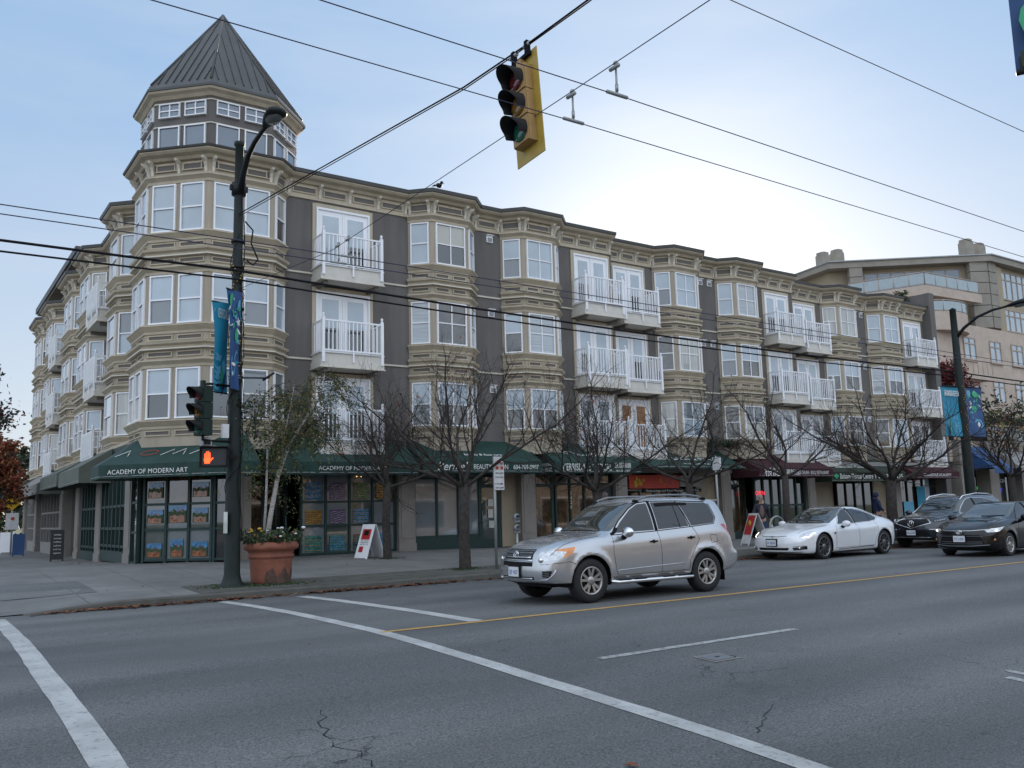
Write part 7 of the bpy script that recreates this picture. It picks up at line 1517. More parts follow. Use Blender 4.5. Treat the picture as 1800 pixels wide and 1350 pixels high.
    # mirrors, handles
    for sg in (-1, 1):
        mx_, mz = sp['mirror']; q = side(mx_+0.06, mz-0.07, sg); b = MB(); b.ball((mx_+0.02, q.y+sg*0.17, mz+0.02), 0.12, sp.get('mirror_m') or sp['paint'], 14, (0.62, 1.15, 0.75)); o = b.build('mirror', t)
        b = MB(); b.tube([q, V((mx_+0.03, q.y+sg*0.12, mz-0.04))], [0.05, 0.035], 'plastic', 8); b.build('mirror_arm', o)
        for hx_, hz_ in sp['handles']:
            q = side(hx_, hz_, sg); b = MB(); hm = sp['handle_m']; b.tube([q+V((-0.085, -sg*0.0, 0)), q+V((-0.06, sg*0.028, 0.002)), q+V((0.06, sg*0.028, 0.004)), q+V((0.085, 0, 0.004))], 0.014, hm, 8)
            if hm == 'plastic': b.ball(q+V((0, 0, 0)), 0.035, hm, 8, (1.3, 0.3, 1.0))
            b.build('door_handle', t)
    sp['extra'](t, side, front, topz, polyline)
    return t
sd_c = lambda cc, n: abs(cc.y) > 0.45 and abs(n.y) > 0.25
fr_c = lambda cc, n: cc.x < 0.7
# ---- silver compact sport utility
def ex_suv(t, side, front, topz, polyline):
    b = MB()   # grille bars with emblem
    for z in (0.845, 0.775): b.tube(polyline([(-0.40, z), (0.40, z)], lambda y, z_: front(y, z_)+V((-0.012, 0, 0)), 10), 0.014, 'chrome' if z < 0.8 else 'metal_grey', 6)
    for z in (0.88, 0.81): b.tube(polyline([(-0.40, z), (0.40, z)], lambda y, z_: front(y, z_)+V((-0.004, 0, 0)), 10), 0.008, 'metal_grey', 5)
    for y in np.linspace(-0.38, 0.38, 16): b.tube(polyline([(y, 0.75), (y, 0.90)], lambda yy, z_: front(yy, z_)+V((-0.002, 0, 0)), 3), 0.004, 'metal_grey', 4)
    b.tube(polyline([(-0.44, 0.725), (0.44, 0.725)], lambda y, z_: front(y, z_)+V((-0.006, 0, 0)), 10), 0.012, 'chrome', 6)
    b.build('grille', t)
    b = MB(); c_ = front(0, 0.82)+V((-0.035, 0, 0))
    def ell(ry, rz, dz=0): return [c_+V((0, ry*math.cos(a), dz+rz*math.sin(a))) for a in np.linspace(0, 2*PI, 25)]
    b.tube(ell(0.075, 0.055), 0.008, 'chrome', 6); b.tube(ell(0.055, 0.018, 0.018), 0.006, 'chrome', 5); b.tube(ell(0.020, 0.048), 0.006, 'chrome', 5); b.build('emblem', t)
    b = MB()
    for sg in (-1, 1):
        b.tube(polyline([(0.12*sg, 0.43), (0.44*sg, 0.43)], lambda y, z_: front(y, z_)+V((-0.004, 0, 0)), 6), 0.014, 'paint_silver', 6)
        p = [front(sg*0.58, 0.40), front(sg*0.72, 0.42), front(sg*0.80, 0.50), front(sg*0.82, 0.575)]; b.tube([q+V((-0.012, 0, 0)) for q in p], 0.015, 'paint_silver', 6)
        for k_ in range(4): b.tube([front(sg*0.64, 0.46+0.03*k_)+V((-0.004, 0, 0)), front(sg*0.75, 0.47+0.03*k_)+V((-0.004, 0, 0))], 0.006, 'metal_grey', 4)
    b.build('bumper_trim', t)
    for sg in (-1, 1):
        b = MB(); y = sg*0.585; f = lambda x, dz=0.0: V((x, y, topz(x, y).z+dz))
        b.tube([f(2.15, 0.0), f(2.28, 0.035), f(2.5, 0.06), f(3.0, 0.062), f(3.5, 0.062), f(3.75, 0.045), f(3.92, 0.0)], [0.016, 0.02, 0.02, 0.018, 0.02, 0.02, 0.016], 'metal_grey', 8)
        for x in (2.2, 3.86): b.ball(f(x, 0.02), 0.05, 'plastic', 8, (1.7, 0.7, 0.6))
        b.build('roof_rail', t)
        b = MB(); pts = [side(x, 0.36, sg)+V((0, sg*0.07, -0.05)) for x in np.linspace(1.45, 3.15, 8)]; b.tube([pts[0]+V((-0.12, -sg*0.14, 0.03))]+pts+[pts[-1]+V((0.12, -sg*0.14, 0.03))], 0.034, 'chrome', 10)
        for x in (1.6, 1.95, 2.6, 2.95): q = side(x, 0.36, sg)+V((0, sg*0.07, -0.018)); b.box((q.x-0.13, q.x+0.13), (q.y-0.03, q.y+0.03), (q.z-0.005, q.z+0.006), 'plastic')
        b.build('side_step', t)
        b = MB(); b.slab([side(4.02, 0.45, sg)+V((0, -sg*0.02, 0)), side(4.02, 0.45, sg)+V((0.0, -sg*0.25, 0)), side(4.05, 0.3, sg)+V((0.03, -sg*0.25, -0.12)), side(4.05, 0.3, sg)+V((0.03, -sg*0.0, -0.12))], (0.015, 0, 0), 'plastic'); b.build('mud_flap', t)
        b = MB(); pts = polyline([(2.58, 1.61), (2.9, 1.622), (3.35, 1.614)], lambda x, z: side(x, z, sg)); w0 = V((0, sg*0.03, -0.055)); b.add([v_ for p in pts for v_ in (p+V((0, sg*0.008, 0.01)), p+w0)], [(i*2, i*2+2, i*2+3, i*2+1) for i in range(len(pts)-1)], 'plastic', True); b.build('wind_deflector', t)
    b = MB(); b.tube([(1.32, -0.55, topz(1.32, -0.5).z+0.02), (1.33, 0.0, topz(1.32, 0).z+0.018)], 0.009, 'plastic', 5); b.tube([(1.30, 0.0, topz(1.3, 0).z+0.02), (1.36, 0.55, topz(1.36, 0.5).z+0.018)], 0.009, 'plastic', 5); b.build('wiper', t)
    b = MB(); b.box((4.1, 4.32), (-0.5, 0.5), (1.645, 1.67), 'paint_silver'); b.build('spoiler', t)
    b = MB(); b.lathe(front(-0.60, 0.73)+V((-0.0, 0, 0)), [(0.05, 0), (0.04, 0.02), (0.01, 0.025)], 'chrome', 14, (-1, -0.4, 0)); b.lathe(front(0.60, 0.73), [(0.05, 0), (0.04, 0.02), (0.01, 0.025)], 'chrome', 14, (-1, 0.4, 0)); b.build('lamp_bulb', t)
SUV = dict(name='parked_car', L=4.55, paint='paint_silver', axles=(0.93, 3.59), arch=0.415, wr_=0.375, wheel_r=0.365, rim_r=0.222, tyre_w=0.225, flare=0.024, rim='rim_silver', spokes=5, twin=True, spoke_w=0.023, roofcurve=0.05,
    zt=[(0, 0.84), (0.05, 0.905), (0.15, 0.955), (0.4, 1.015), (0.8, 1.07), (1.15, 1.105), (1.35, 1.145), (1.7, 1.375), (2.0, 1.55), (2.25, 1.62), (2.6, 1.655), (3.1, 1.66), (3.6, 1.652), (4.0, 1.625), (4.17, 1.59), (4.30, 1.38), (4.42, 1.12), (4.5, 0.95), (4.55, 0.80)],
    zs=[(0, 0.78), (0.1, 0.83), (0.4, 0.935), (0.8, 1.005), (1.2, 1.05), (1.5, 1.06), (2.2, 1.09), (3.0, 1.13), (3.6, 1.17), (4.0, 1.19), (4.3, 1.11), (4.45, 0.95), (4.55, 0.74)],
    zb=[(0, 0.38), (0.1, 0.33), (0.4, 0.30), (1.3, 0.33), (3.2, 0.33), (4.2, 0.36), (4.45, 0.42), (4.55, 0.50)],
    w=[(0, 0.77), (0.12, 0.83), (0.35, 0.885), (0.8, 0.90), (2.2, 0.90), (3.6, 0.905), (4.1, 0.895), (4.4, 0.86), (4.55, 0.80)],
    ws=[(0, 0.66), (0.2, 0.73), (0.6, 0.80), (1.2, 0.835), (2.2, 0.845), (3.6, 0.85), (4.1, 0.83), (4.4, 0.79), (4.55, 0.72)],
    wr=[(0, 0.52), (0.4, 0.60), (1.1, 0.66), (1.5, 0.66), (2.1, 0.615), (2.6, 0.615), (3.4, 0.62), (4.1, 0.605), (4.35, 0.66), (4.55, 0.60)],
    bowf=0.30, bowr=0.14, nose=[(0.3, 0.09), (0.42, 0.0), (0.55, -0.02), (0.68, -0.005), (0.78, 0.03), (0.9, 0.09), (1.0, 0.14)], tail=[(0.3, 0.06), (0.5, -0.03), (0.68, -0.03), (0.74, 0.05), (1.0, 0.08), (1.5, 0.0)],
    plate=(0.0, 0.535), reg='SJF 407', mirror=(1.62, 1.10), handles=((2.33, 0.955), (3.22, 0.99)), handle_m='plastic', mirror_m='chrome',
    regions=[('windscreen', 'screen_glass', [(-0.73, 1.145), (0.73, 1.145), (0.60, 1.575), (-0.60, 1.575)], 'front', lambda cc, n: 1.2 < cc.x < 2.35 and n.z > 0.3 and cc.z > 1.10),
        ('side_window', 'car_glass', [(1.52, 1.115), (2.40, 1.135), (2.40, 1.56), (2.20, 1.545), (2.0, 1.46), (1.72, 1.27)], 'side', sd_c),
        ('side_window', 'car_glass', [(2.50, 1.14), (3.23, 1.175), (3.17, 1.40), (3.08, 1.57), (2.50, 1.572)], 'side', sd_c),
        ('side_window', 'car_glass', [(3.29, 1.178), (3.85, 1.21), (3.93, 1.30), (3.90, 1.52), (3.83, 1.545), (3.13, 1.565), (3.20, 1.42)], 'side', sd_c),
        ('rear_window', 'car_glass', [(-0.56, 1.17), (0.56, 1.17), (0.50, 1.50), (-0.50, 1.50)], 'front', lambda cc, n: cc.x > 4.1 and n.x > 0.3),
        ('headlight', 'lamp_clear', [(0.10, 0.71), (0.36, 0.755), (0.46, 0.86), (0.33, 0.895), (0.13, 0.855)], 'side', lambda cc, n: abs(cc.y) > 0.47 and cc.x < 0.8),
        ('headlight', 'lamp_orange', [(0.36, 0.755), (0.56, 0.825), (0.64, 0.935), (0.46, 0.915), (0.31, 0.885), (0.46, 0.86)], 'side', lambda cc, n: abs(cc.y) > 0.5 and cc.x < 0.8),
        ('grille_opening', 'plastic', [(-0.43, 0.74), (0.43, 0.74), (0.41, 0.905), (-0.41, 0.905)], 'front', fr_c),
        ('grille_opening', 'plastic', [(-0.45, 0.63), (0.45, 0.63), (0.45, 0.70), (-0.45, 0.70)], 'front', fr_c),
        ('air_intake', 'plastic', [(-0.47, 0.41), (-0.17, 0.41), (-0.17, 0.46), (-0.47, 0.46)], 'front', fr_c), ('air_intake', 'plastic', [(0.17, 0.41), (0.47, 0.41), (0.47, 0.46), (0.17, 0.46)], 'front', fr_c),
        ('fog_lamp_recess', 'plastic', [(-0.79, 0.56), (-0.64, 0.55), (-0.63, 0.45), (-0.75, 0.44)], 'front', fr_c), ('fog_lamp_recess', 'plastic', [(0.79, 0.56), (0.64, 0.55), (0.63, 0.45), (0.75, 0.44)], 'front', fr_c),
        ('bumper_skirt', 'plastic', [(-1, 0.2), (1, 0.2), (1, 0.355), (-1, 0.355)], 'front', fr_c),
        ('tail_lamp', 'lamp_redlens', [(4.02, 1.18), (4.16, 1.19), (4.36, 1.05), (4.46, 0.88), (4.34, 0.87), (4.20, 1.02)], 'side', lambda cc, n: abs(cc.y) > 0.4 and cc.x > 3.9),
        ('sill', 'paint_silver', [(1.4, 0.2), (3.15, 0.2), (3.15, 0.42), (1.4, 0.42)], 'side', sd_c)],
    seams=[[(1.44, 1.08), (1.42, 0.8), (1.48, 0.45), (1.55, 0.42)], [(2.46, 1.13), (2.50, 0.8), (2.50, 0.43)], [(3.30, 1.17), (3.42, 0.95), (3.30, 0.80), (3.16, 0.6), (3.14, 0.43)], [(1.55, 0.42), (3.14, 0.425)], [(3.70, 1.02), (3.86, 1.02), (3.88, 0.90), (3.72, 0.88), (3.70, 1.02)], [(0.10, 0.66), (0.5, 0.70), (0.6, 0.66)]],
    top_seams=[[(0.22, 0.70), (0.6, 0.74), (1.2, 0.77)]],
    trims=[([(1.44, 1.085), (2.46, 1.12), (3.25, 1.162), (3.86, 1.20), (3.95, 1.30), (3.92, 1.53)], 0.008, 'plastic'), ([(1.45, 1.09), (1.72, 1.30), (2.0, 1.485), (2.2, 1.565), (2.45, 1.59), (3.1, 1.585), (3.84, 1.56)], 0.011, 'plastic'), ([(2.45, 1.13), (2.45, 1.58)], 0.028, 'plastic'), ([(3.26, 1.17), (3.18, 1.40), (3.10, 1.575)], 0.012, 'plastic'), ([(3.02, 1.16), (2.99, 1.56)], 0.007, 'plastic'), ([(1.5, 0.50), (2.3, 0.53), (3.05, 0.55)], 0.010, 'paint_silver'), ([(1.45, 1.10), (1.52, 1.12), (1.60, 1.18)], 0.03, 'plastic')],
    extra=ex_suv)
def lift(z, k_=1.12): return z if z < 1.0 else 1.0+(z-1.0)*k_
for k_ in ('zt', 'zs'): SUV[k_] = [(x, lift(z)) for x, z in SUV[k_]]
SUV['regions'] = [(a, b_, [(p, lift(q)) for p, q in c_], d, (lambda f_: f_)(e)) for a, b_, c_, d, e in SUV['regions']]
SUV['seams'] = [[(x, lift(z)) for x, z in pl] for pl in SUV['seams']]; SUV['trims'] = [([(x, lift(z)) for x, z in pl], r, m) for pl, r, m in SUV['trims']]
SUV['mirror'] = (1.62, 1.12)
car(SUV, (8.68, 12.60, 0.0), math.radians(-2.0), 'silver compact SUV with roof rails driving left just beyond the yellow line', 1.0)
# ---- white liftback saloon
def ex_white(t, side, front, topz, polyline):
    b = MB(); b.tube(polyline([(-0.42, 0.66), (-0.2, 0.645), (0.2, 0.645), (0.42, 0.66)], lambda y, z: front(y, z)+V((-0.003, 0, 0)), 6), [0.008]*19, 'black', 6); b.build('grille', t)
    b = MB(); c_ = front(0, 0.625)+V((-0.012, 0, 0)); b.slab([c_+V((0, -0.055, 0.03)), c_+V((0, 0.055, 0.03)), c_+V((0, 0.03, 0.012)), c_+V((0, 0.008, 0.012)), c_+V((0, 0, -0.05)), c_+V((0, -0.008, 0.012)), c_+V((0, -0.03, 0.012))], (0.008, 0, 0), 'black'); b.build('emblem', t)
    b = MB()
    for sg in (-1, 1):
        for k_ in range(3): b.tube([front(sg*0.60, 0.30+0.035*k_)+V((-0.004, 0, 0)), front(sg*0.74, 0.32+0.035*k_)+V((-0.004, 0, 0)), front(sg*0.82, 0.335+0.035*k_)+V((-0.004, 0, 0))], 0.007, 'metal_grey', 4)
        b.ball(front(sg*0.74, 0.335)+V((-0.005, 0, 0)), 0.035, 'chrome', 8)
    b.build('fog_lamp', t)
    b = MB()
    for sg in (-1, 1): b.tube([p+V((-0.002, sg*0.004, 0)) for p in polyline([(0.32, 0.615), (0.44, 0.63), (0.55, 0.70), (0.66, 0.735)], lambda x, z: side(x, z, sg), 5)], 0.010, 'drl', 5)
    b.build('lamp_strip', t)
    b = MB()
    for sg in (-1, 1): p = side(1.53, 0.69, sg); b.slab([p+V((-0.05, sg*0.004, 0.02)), p+V((0.05, sg*0.004, 0.03)), p+V((0.0, sg*0.004, -0.03))], (0, sg*0.006, 0), 'black')
    b.build('side_badge', t)
    b = MB(); b.tube([(1.42, 0.1, topz(1.42, 0.1).z+0.012), (1.50, -0.6, topz(1.5, -0.6).z+0.014)], 0.008, 'plastic', 5); b.build('wiper', t)
WH = dict(name='parked_car', L=4.97, paint='paint_pearl', axles=(1.0, 3.96), arch=0.40, wr_=0.35, wheel_r=0.352, rim_r=0.255, tyre_w=0.235, flare=0.02, rim='rim_grey', spokes=10, spoke_w=0.013, swirl=0.35, roofcurve=0.06,
    zt=[(0, 0.66), (0.1, 0.72), (0.3, 0.78), (0.8, 0.86), (1.3, 0.935), (1.55, 0.99), (2.0, 1.22), (2.4, 1.37), (2.75, 1.43), (3.1, 1.425), (3.6, 1.35), (4.1, 1.22), (4.5, 1.105), (4.8, 1.04), (4.93, 1.0), (4.97, 0.88)],
    zs=[(0, 0.56), (0.15, 0.64), (0.4, 0.74), (0.9, 0.84), (1.3, 0.87), (1.6, 0.88), (2.3, 0.90), (3.2, 0.93), (3.8, 0.965), (4.3, 0.98), (4.7, 0.955), (4.9, 0.90), (4.97, 0.76)],
    zb=[(0, 0.24), (0.3, 0.18), (1.5, 0.18), (3.5, 0.18), (4.5, 0.24), (4.97, 0.36)],
    w=[(0, 0.76), (0.15, 0.84), (0.45, 0.935), (1.0, 0.98), (2.3, 0.955), (3.9, 0.985), (4.5, 0.95), (4.85, 0.86), (4.97, 0.78)],
    ws=[(0, 0.60), (0.3, 0.72), (0.8, 0.85), (1.4, 0.88), (2.3, 0.86), (3.4, 0.86), (4.0, 0.87), (4.6, 0.82), (4.97, 0.66)],
    wr=[(0, 0.46), (0.5, 0.58), (1.2, 0.68), (1.6, 0.70), (2.2, 0.60), (2.7, 0.57), (3.3, 0.56), (4.0, 0.56), (4.5, 0.60), (4.97, 0.50)],
    bowf=0.42, bowr=0.3, nose=[(0.18, 0.04), (0.3, -0.01), (0.45, -0.02), (0.6, 0.01), (0.72, 0.10), (0.8, 0.2)], tail=[(0.3, 0.1), (0.5, 0.0), (0.8, 0.0), (0.95, -0.03), (1.05, 0.0)],
    plate=(0.0, 0.48), reg='EX 5B2W', mirror=(1.92, 0.92), handles=(), handle_m='chrome',
    regions=[('windscreen', 'screen_glass', [(-0.74, 0.965), (0.74, 0.965), (0.575, 1.375), (-0.575, 1.375)], 'front', lambda cc, n: 1.35 < cc.x < 2.75 and n.z > 0.3 and cc.z > 0.93),
        ('roof_glass', 'car_glass', [(-0.5, 1.385), (0.5, 1.385), (0.5, 1.6), (-0.5, 1.6)], 'front', lambda cc, n: 2.3 < cc.x < 3.5 and n.z > 0.5),
        ('side_window', 'car_glass', [(1.85, 0.935), (2.66, 0.945), (2.62, 1.335), (2.45, 1.31), (2.15, 1.16)], 'side', sd_c),
        ('side_window', 'car_glass', [(2.74, 0.95), (3.45, 0.975), (3.72, 1.0), (3.88, 1.06), (3.78, 1.14), (3.4, 1.28), (3.0, 1.345), (2.70, 1.345)], 'side', sd_c),
        ('rear_window', 'car_glass', [(-0.5, 1.12), (0.5, 1.12), (0.46, 1.38), (-0.46, 1.38)], 'front', lambda cc, n: cc.x > 3.4 and n.z > 0.3),
        ('headlight', 'lamp_clear', [(0.24, 0.60), (0.40, 0.595), (0.58, 0.675), (0.72, 0.775), (0.60, 0.775), (0.40, 0.725)], 'side', lambda cc, n: abs(cc.y) > 0.4 and cc.x < 0.9),
        ('air_intake', 'plastic', [(-0.46, 0.275), (0.46, 0.275), (0.50, 0.345), (-0.50, 0.345)], 'front', fr_c),
        ('fog_lamp_recess', 'plastic', [(-0.86, 0.395), (-0.58, 0.34), (-0.60, 0.27), (-0.86, 0.30)], 'front', fr_c), ('fog_lamp_recess', 'plastic', [(0.86, 0.395), (0.58, 0.34), (0.60, 0.27), (0.86, 0.30)], 'front', fr_c),
        ('tail_lamp', 'lamp_redlens', [(4.55, 0.86), (4.97, 0.84), (4.97, 0.74), (4.7, 0.76)], 'side', lambda cc, n: abs(cc.y) > 0.5 and cc.x > 4.4)],
    seams=[[(1.72, 0.89), (1.60, 0.7), (1.56, 0.3)], [(2.70, 0.93), (2.74, 0.6), (2.70, 0.28)], [(3.62, 0.96), (3.68, 0.75), (3.5, 0.5), (3.46, 0.3)], [(1.56, 0.29), (3.46, 0.29)]],
    top_seams=[[(0.35, 0.60), (0.8, 0.70), (1.4, 0.77)]],
    trims=[([(1.80, 0.925), (2.7, 0.935), (3.5, 0.965), (3.8, 1.0), (3.92, 1.06)], 0.007, 'chrome'), ([(1.8, 0.93), (2.12, 1.17), (2.45, 1.335), (2.9, 1.37), (3.4, 1.30), (3.8, 1.155), (3.92, 1.06)], 0.008, 'chrome'), ([(2.70, 0.94), (2.66, 1.35)], 0.022, 'black'), ([(3.45, 0.97), (3.52, 1.24)], 0.008, 'black'), ([(1.7, 0.25), (2.6, 0.26), (3.4, 0.28)], 0.008, 'black')],
    extra=ex_white)
car(WH, (20.50, 16.88, -0.03), math.radians(2.0), 'white pearl liftback saloon parked at the kerb beyond the silver SUV', 1.03)
# ---- dark sport utility parked behind it
def ex_dark(t, side, front, topz, polyline):
    b = MB(); F_ = lambda y, z: front(y, z)+V((-0.008, 0, 0))
    out = polyline([(-0.52, 0.92), (-0.40, 0.965), (0.40, 0.965), (0.52, 0.92), (0.62, 0.83), (0.0, 0.655), (-0.62, 0.83), (-0.52, 0.92)], F_, 5); b.tube(out, 0.016, 'chrome', 6); b.build('grille_frame', t)
    b = MB(); c_ = front(0, 0.82)+V((-0.03, 0, 0)); b.tube([c_+V((0, 0.10*math.cos(a), 0.10*math.sin(a))) for a in np.linspace(0, 2*PI, 25)], 0.010, 'chrome', 6)
    for sg in (-1, 1): b.tube([c_+V((0, sg*0.055, -0.07)), c_+V((0, sg*0.018, 0.09))], 0.012, 'chrome', 6)
    b.tube([c_+V((0, -0.04, -0.01)), c_+V((0, 0.04, -0.01))], 0.009, 'chrome', 6); b.build('emblem', t)
    b = MB()
    for sg in (-1, 1):
        b.tube(polyline([(sg*0.55, 0.62), (sg*0.88, 0.63)], F_, 5), 0.012, 'chrome', 5)
        for k_ in range(5): b.ball(side(0.24+0.07*k_, 0.885+0.012*k_, sg)+V((-0.01, sg*0.006, 0)), 0.028, 'lamp_clear', 8)
    b.tube(polyline([(-0.6, 0.36), (0.6, 0.36)], F_, 8), 0.014, 'chrome', 5); b.build('bumper_trim', t)
    for sg in (-1, 1): b = MB(); f = lambda x, dz: V((x, sg*0.60, topz(x, sg*0.60).z+dz)); b.tube([f(2.1, 0), f(2.3, 0.05), f(3.2, 0.06), f(4.0, 0.05), f(4.35, 0)], 0.022, 'chrome', 8); b.build('roof_rail', t)
sx, sz = 4.90/4.55, 1.0
def scl(sp, **kw):
    d = dict(SUV)
    for k_ in ('zt', 'zs', 'zb', 'w', 'ws', 'wr'): d[k_] = [(x*sx, v_*(sz if k_[0] == 'z' else 1.085)) for x, v_ in SUV[k_]]
    d.update(kw); return d
DK = scl(SUV, L=4.90, paint='paint_navy', axles=(0.98, 3.80), arch=0.42, wr_=0.39, wheel_r=0.375, rim='rim_grey', plate=(0.0, 0.52), reg='FK2 81R', mirror=(1.75, 1.13), handles=((2.5, 0.98), (3.45, 1.02)), handle_m='chrome', mirror_m=None,
    nose=[(0.3, 0.09), (0.42, 0.0), (0.6, -0.03), (0.8, 0.0), (0.95, 0.06), (1.05, 0.14)],
    regions=[('windscreen', 'screen_glass', [(-0.79, 1.17), (0.79, 1.17), (0.65, 1.61), (-0.65, 1.61)], 'front', lambda cc, n: 1.25 < cc.x < 2.6 and n.z > 0.3 and cc.z > 1.12),
        ('side_window', 'car_glass', [(1.64, 1.14), (2.58, 1.16), (2.58, 1.59), (2.36, 1.575), (2.15, 1.49), (1.85, 1.30)], 'side', sd_c), ('side_window', 'car_glass', [(2.69, 1.165), (3.48, 1.20), (3.40, 1.60), (2.69, 1.60)], 'side', sd_c), ('side_window', 'car_glass', [(3.54, 1.20), (4.1, 1.27), (4.0, 1.48), (3.46, 1.59)], 'side', sd_c),
        ('grille_opening', 'black', [(-0.50, 0.91), (-0.40, 0.955), (0.40, 0.955), (0.50, 0.91), (0.60, 0.83), (0, 0.665), (-0.60, 0.83)], 'front', fr_c),
        ('headlight', 'poster_dark', [(0.16, 0.845), (0.56, 0.885), (0.66, 0.97), (0.22, 0.93)], 'side', lambda cc, n: abs(cc.y) > 0.5 and cc.x < 0.9),
        ('air_intake', 'plastic', [(-0.6, 0.42), (0.6, 0.42), (0.5, 0.60), (-0.5, 0.60)], 'front', fr_c)],
    seams=[[(1.55, 1.1), (1.53, 0.8), (1.6, 0.45)], [(2.65, 1.15), (2.69, 0.45)], [(3.55, 1.19), (3.66, 0.95), (3.4, 0.5)]], top_seams=[[(0.24, 0.76), (0.65, 0.80), (1.3, 0.83)]],
    trims=[([(1.55, 1.11), (2.65, 1.145), (3.5, 1.185), (4.1, 1.25)], 0.008, 'chrome'), ([(1.56, 1.12), (1.85, 1.33), (2.15, 1.515), (2.37, 1.60), (2.64, 1.62), (3.34, 1.615), (4.0, 1.50), (4.12, 1.27)], 0.012, 'chrome'), ([(2.64, 1.15), (2.64, 1.61)], 0.03, 'black')], extra=ex_dark)
DK['mirror_m'] = 'paint_navy'
car(DK, (27.75, 17.05, -0.03), math.radians(1.0), 'dark navy SUV with chrome grille parked behind the white saloon', 1.0)
# ---- black compact saloon at the right edge
def ex_black(t, side, front, topz, polyline):
    F_ = lambda y, z: front(y, z)+V((-0.005, 0, 0))
    b = MB(); b.tube(polyline([(-0.70, 0.735), (-0.3, 0.70), (0.3, 0.70), (0.70, 0.735)], F_, 6), 0.012, 'chrome', 5); b.tube(polyline([(-0.7, 0.33), (-0.3, 0.30), (0.3, 0.30), (0.7, 0.33)], F_, 6), 0.012, 'metal_grey', 5)
    for z in (0.36, 0.41, 0.56): b.tube(polyline([(-0.55, z), (0.55, z)], F_, 6), 0.006, 'metal_grey', 4)
    b.build('grille', t)
    b = MB(); c_ = front(0, 0.665)+V((-0.025, 0, 0))
    for ry, rz, dz in ((0.075, 0.052, 0), (0.05, 0.018, 0.016), (0.02, 0.045, 0)): b.tube([c_+V((0, ry*math.cos(a), dz+rz*math.sin(a))) for a in np.linspace(0, 2*PI, 25)], 0.008, 'chrome', 6)
    b.build('emblem', t)
    b = MB()
    for sg in (-1, 1): b.ball(side(0.40, 0.705, sg)+V((-0.01, sg*0.0, 0)), 0.038, 'drl', 8, (1, 0.7, 0.8)); b.tube(polyline([(0.3, 0.70), (0.55, 0.745)], lambda x, z: side(x, z, sg)+V((0, sg*0.004, 0))), 0.006, 'chrome', 4)
    b.build('lamp_bulb', t)
    b = MB()
    for sg in (-1, 1): b.ball(side(0.30, 0.46, sg)+V((0, 0, 0)), 0.03, 'lamp_orange', 8)
    b.build('indicator', t); b = MB(); b.tube([(1.35, 0.0, topz(1.35, 0).z+0.015), (1.42, -0.6, topz(1.42, -0.6).z+0.014)], 0.008, 'plastic', 5); b.build('wiper', t)
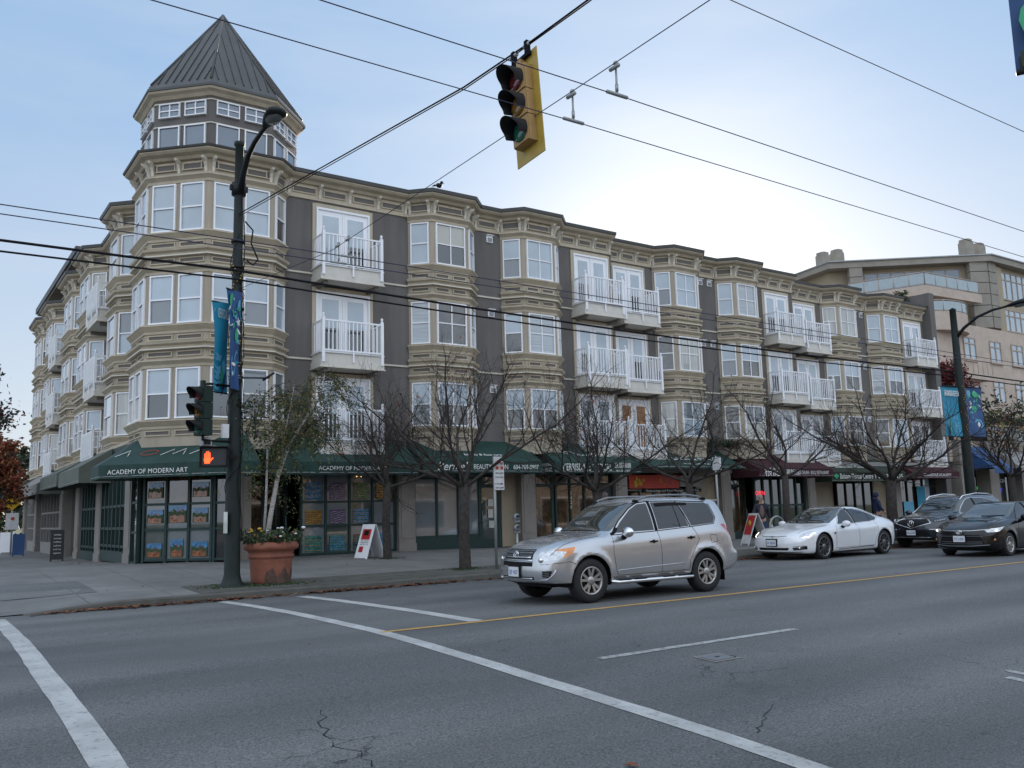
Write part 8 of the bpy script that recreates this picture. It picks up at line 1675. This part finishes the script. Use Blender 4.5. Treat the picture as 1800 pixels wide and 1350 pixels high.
BK = dict(name='parked_car', L=4.63, paint='paint_black', axles=(0.96, 3.66), arch=0.365, wr_=0.325, wheel_r=0.32, rim_r=0.205, tyre_w=0.205, flare=0.015, rim='rim_silver', spokes=9, spoke_w=0.014, roofcurve=0.05,
    zt=[(0, 0.72), (0.08, 0.78), (0.3, 0.86), (0.8, 0.96), (1.15, 1.01), (1.35, 1.06), (1.8, 1.27), (2.15, 1.405), (2.5, 1.455), (3.0, 1.45), (3.4, 1.38), (3.8, 1.22), (4.1, 1.11), (4.45, 1.08), (4.58, 1.02), (4.63, 0.85)],
    zs=[(0, 0.64), (0.15, 0.73), (0.5, 0.86), (1.0, 0.93), (1.5, 0.955), (2.4, 0.97), (3.3, 1.0), (4.0, 1.02), (4.4, 0.99), (4.63, 0.78)],
    zb=[(0, 0.26), (0.3, 0.19), (3.5, 0.2), (4.3, 0.26), (4.63, 0.4)],
    w=[(0, 0.72), (0.15, 0.79), (0.4, 0.855), (0.95, 0.888), (2.3, 0.88), (3.7, 0.888), (4.3, 0.85), (4.63, 0.74)],
    ws=[(0, 0.60), (0.3, 0.70), (0.8, 0.78), (1.4, 0.81), (3.4, 0.81), (4.2, 0.78), (4.63, 0.64)], wr=[(0, 0.46), (0.5, 0.56), (1.2, 0.65), (1.5, 0.66), (2.1, 0.575), (3.2, 0.56), (3.8, 0.60), (4.63, 0.5)],
    bowf=0.36, bowr=0.25, nose=[(0.2, 0.06), (0.32, -0.02), (0.5, -0.01), (0.65, 0.01), (0.75, 0.06), (0.9, 0.2)], tail=[(0.3, 0.1), (0.5, 0.0), (0.8, 0.0), (1.0, -0.03)],
    plate=(0.0, 0.49), reg='DT3 09K', mirror=(1.72, 1.0), handles=((2.4, 0.86), (3.3, 0.88)), handle_m='paint_black',
    regions=[('windscreen', 'screen_glass', [(-0.70, 1.035), (0.70, 1.035), (0.565, 1.395), (-0.565, 1.395)], 'front', lambda cc, n: 1.2 < cc.x < 2.4 and n.z > 0.3 and cc.z > 1.0),
        ('side_window', 'car_glass', [(1.66, 1.0), (2.5, 1.02), (2.48, 1.385), (2.3, 1.375), (2.0, 1.24)], 'side', sd_c), ('side_window', 'car_glass', [(2.58, 1.02), (3.45, 1.05), (3.6, 1.12), (3.2, 1.34), (2.56, 1.385)], 'side', sd_c),
        ('headlight', 'lamp_clear', [(0.20, 0.655), (0.45, 0.67), (0.72, 0.80), (0.36, 0.755), (0.20, 0.72)], 'side', lambda cc, n: abs(cc.y) > 0.42 and cc.x < 0.9),
        ('grille_opening', 'plastic', [(-0.62, 0.30), (0.62, 0.30), (0.50, 0.60), (-0.50, 0.60)], 'front', fr_c)],
    seams=[[(1.6, 0.98), (1.5, 0.7), (1.5, 0.3)], [(2.54, 1.0), (2.56, 0.3)], [(3.5, 1.03), (3.4, 0.6), (3.2, 0.3)]], top_seams=[[(0.3, 0.60), (0.8, 0.68), (1.3, 0.73)]],
    trims=[([(1.6, 0.99), (2.5, 1.005), (3.5, 1.035), (3.65, 1.12)], 0.007, 'black'), ([(1.6, 1.0), (2.0, 1.265), (2.3, 1.395), (2.55, 1.41), (3.2, 1.37), (3.65, 1.13)], 0.010, 'black'), ([(2.54, 1.0), (2.52, 1.40)], 0.026, 'black')], extra=ex_black)
car(BK, (23.75, 13.22, -0.015), math.radians(3.0), 'black compact saloon with lit headlights at the right edge of the road', 1.01)
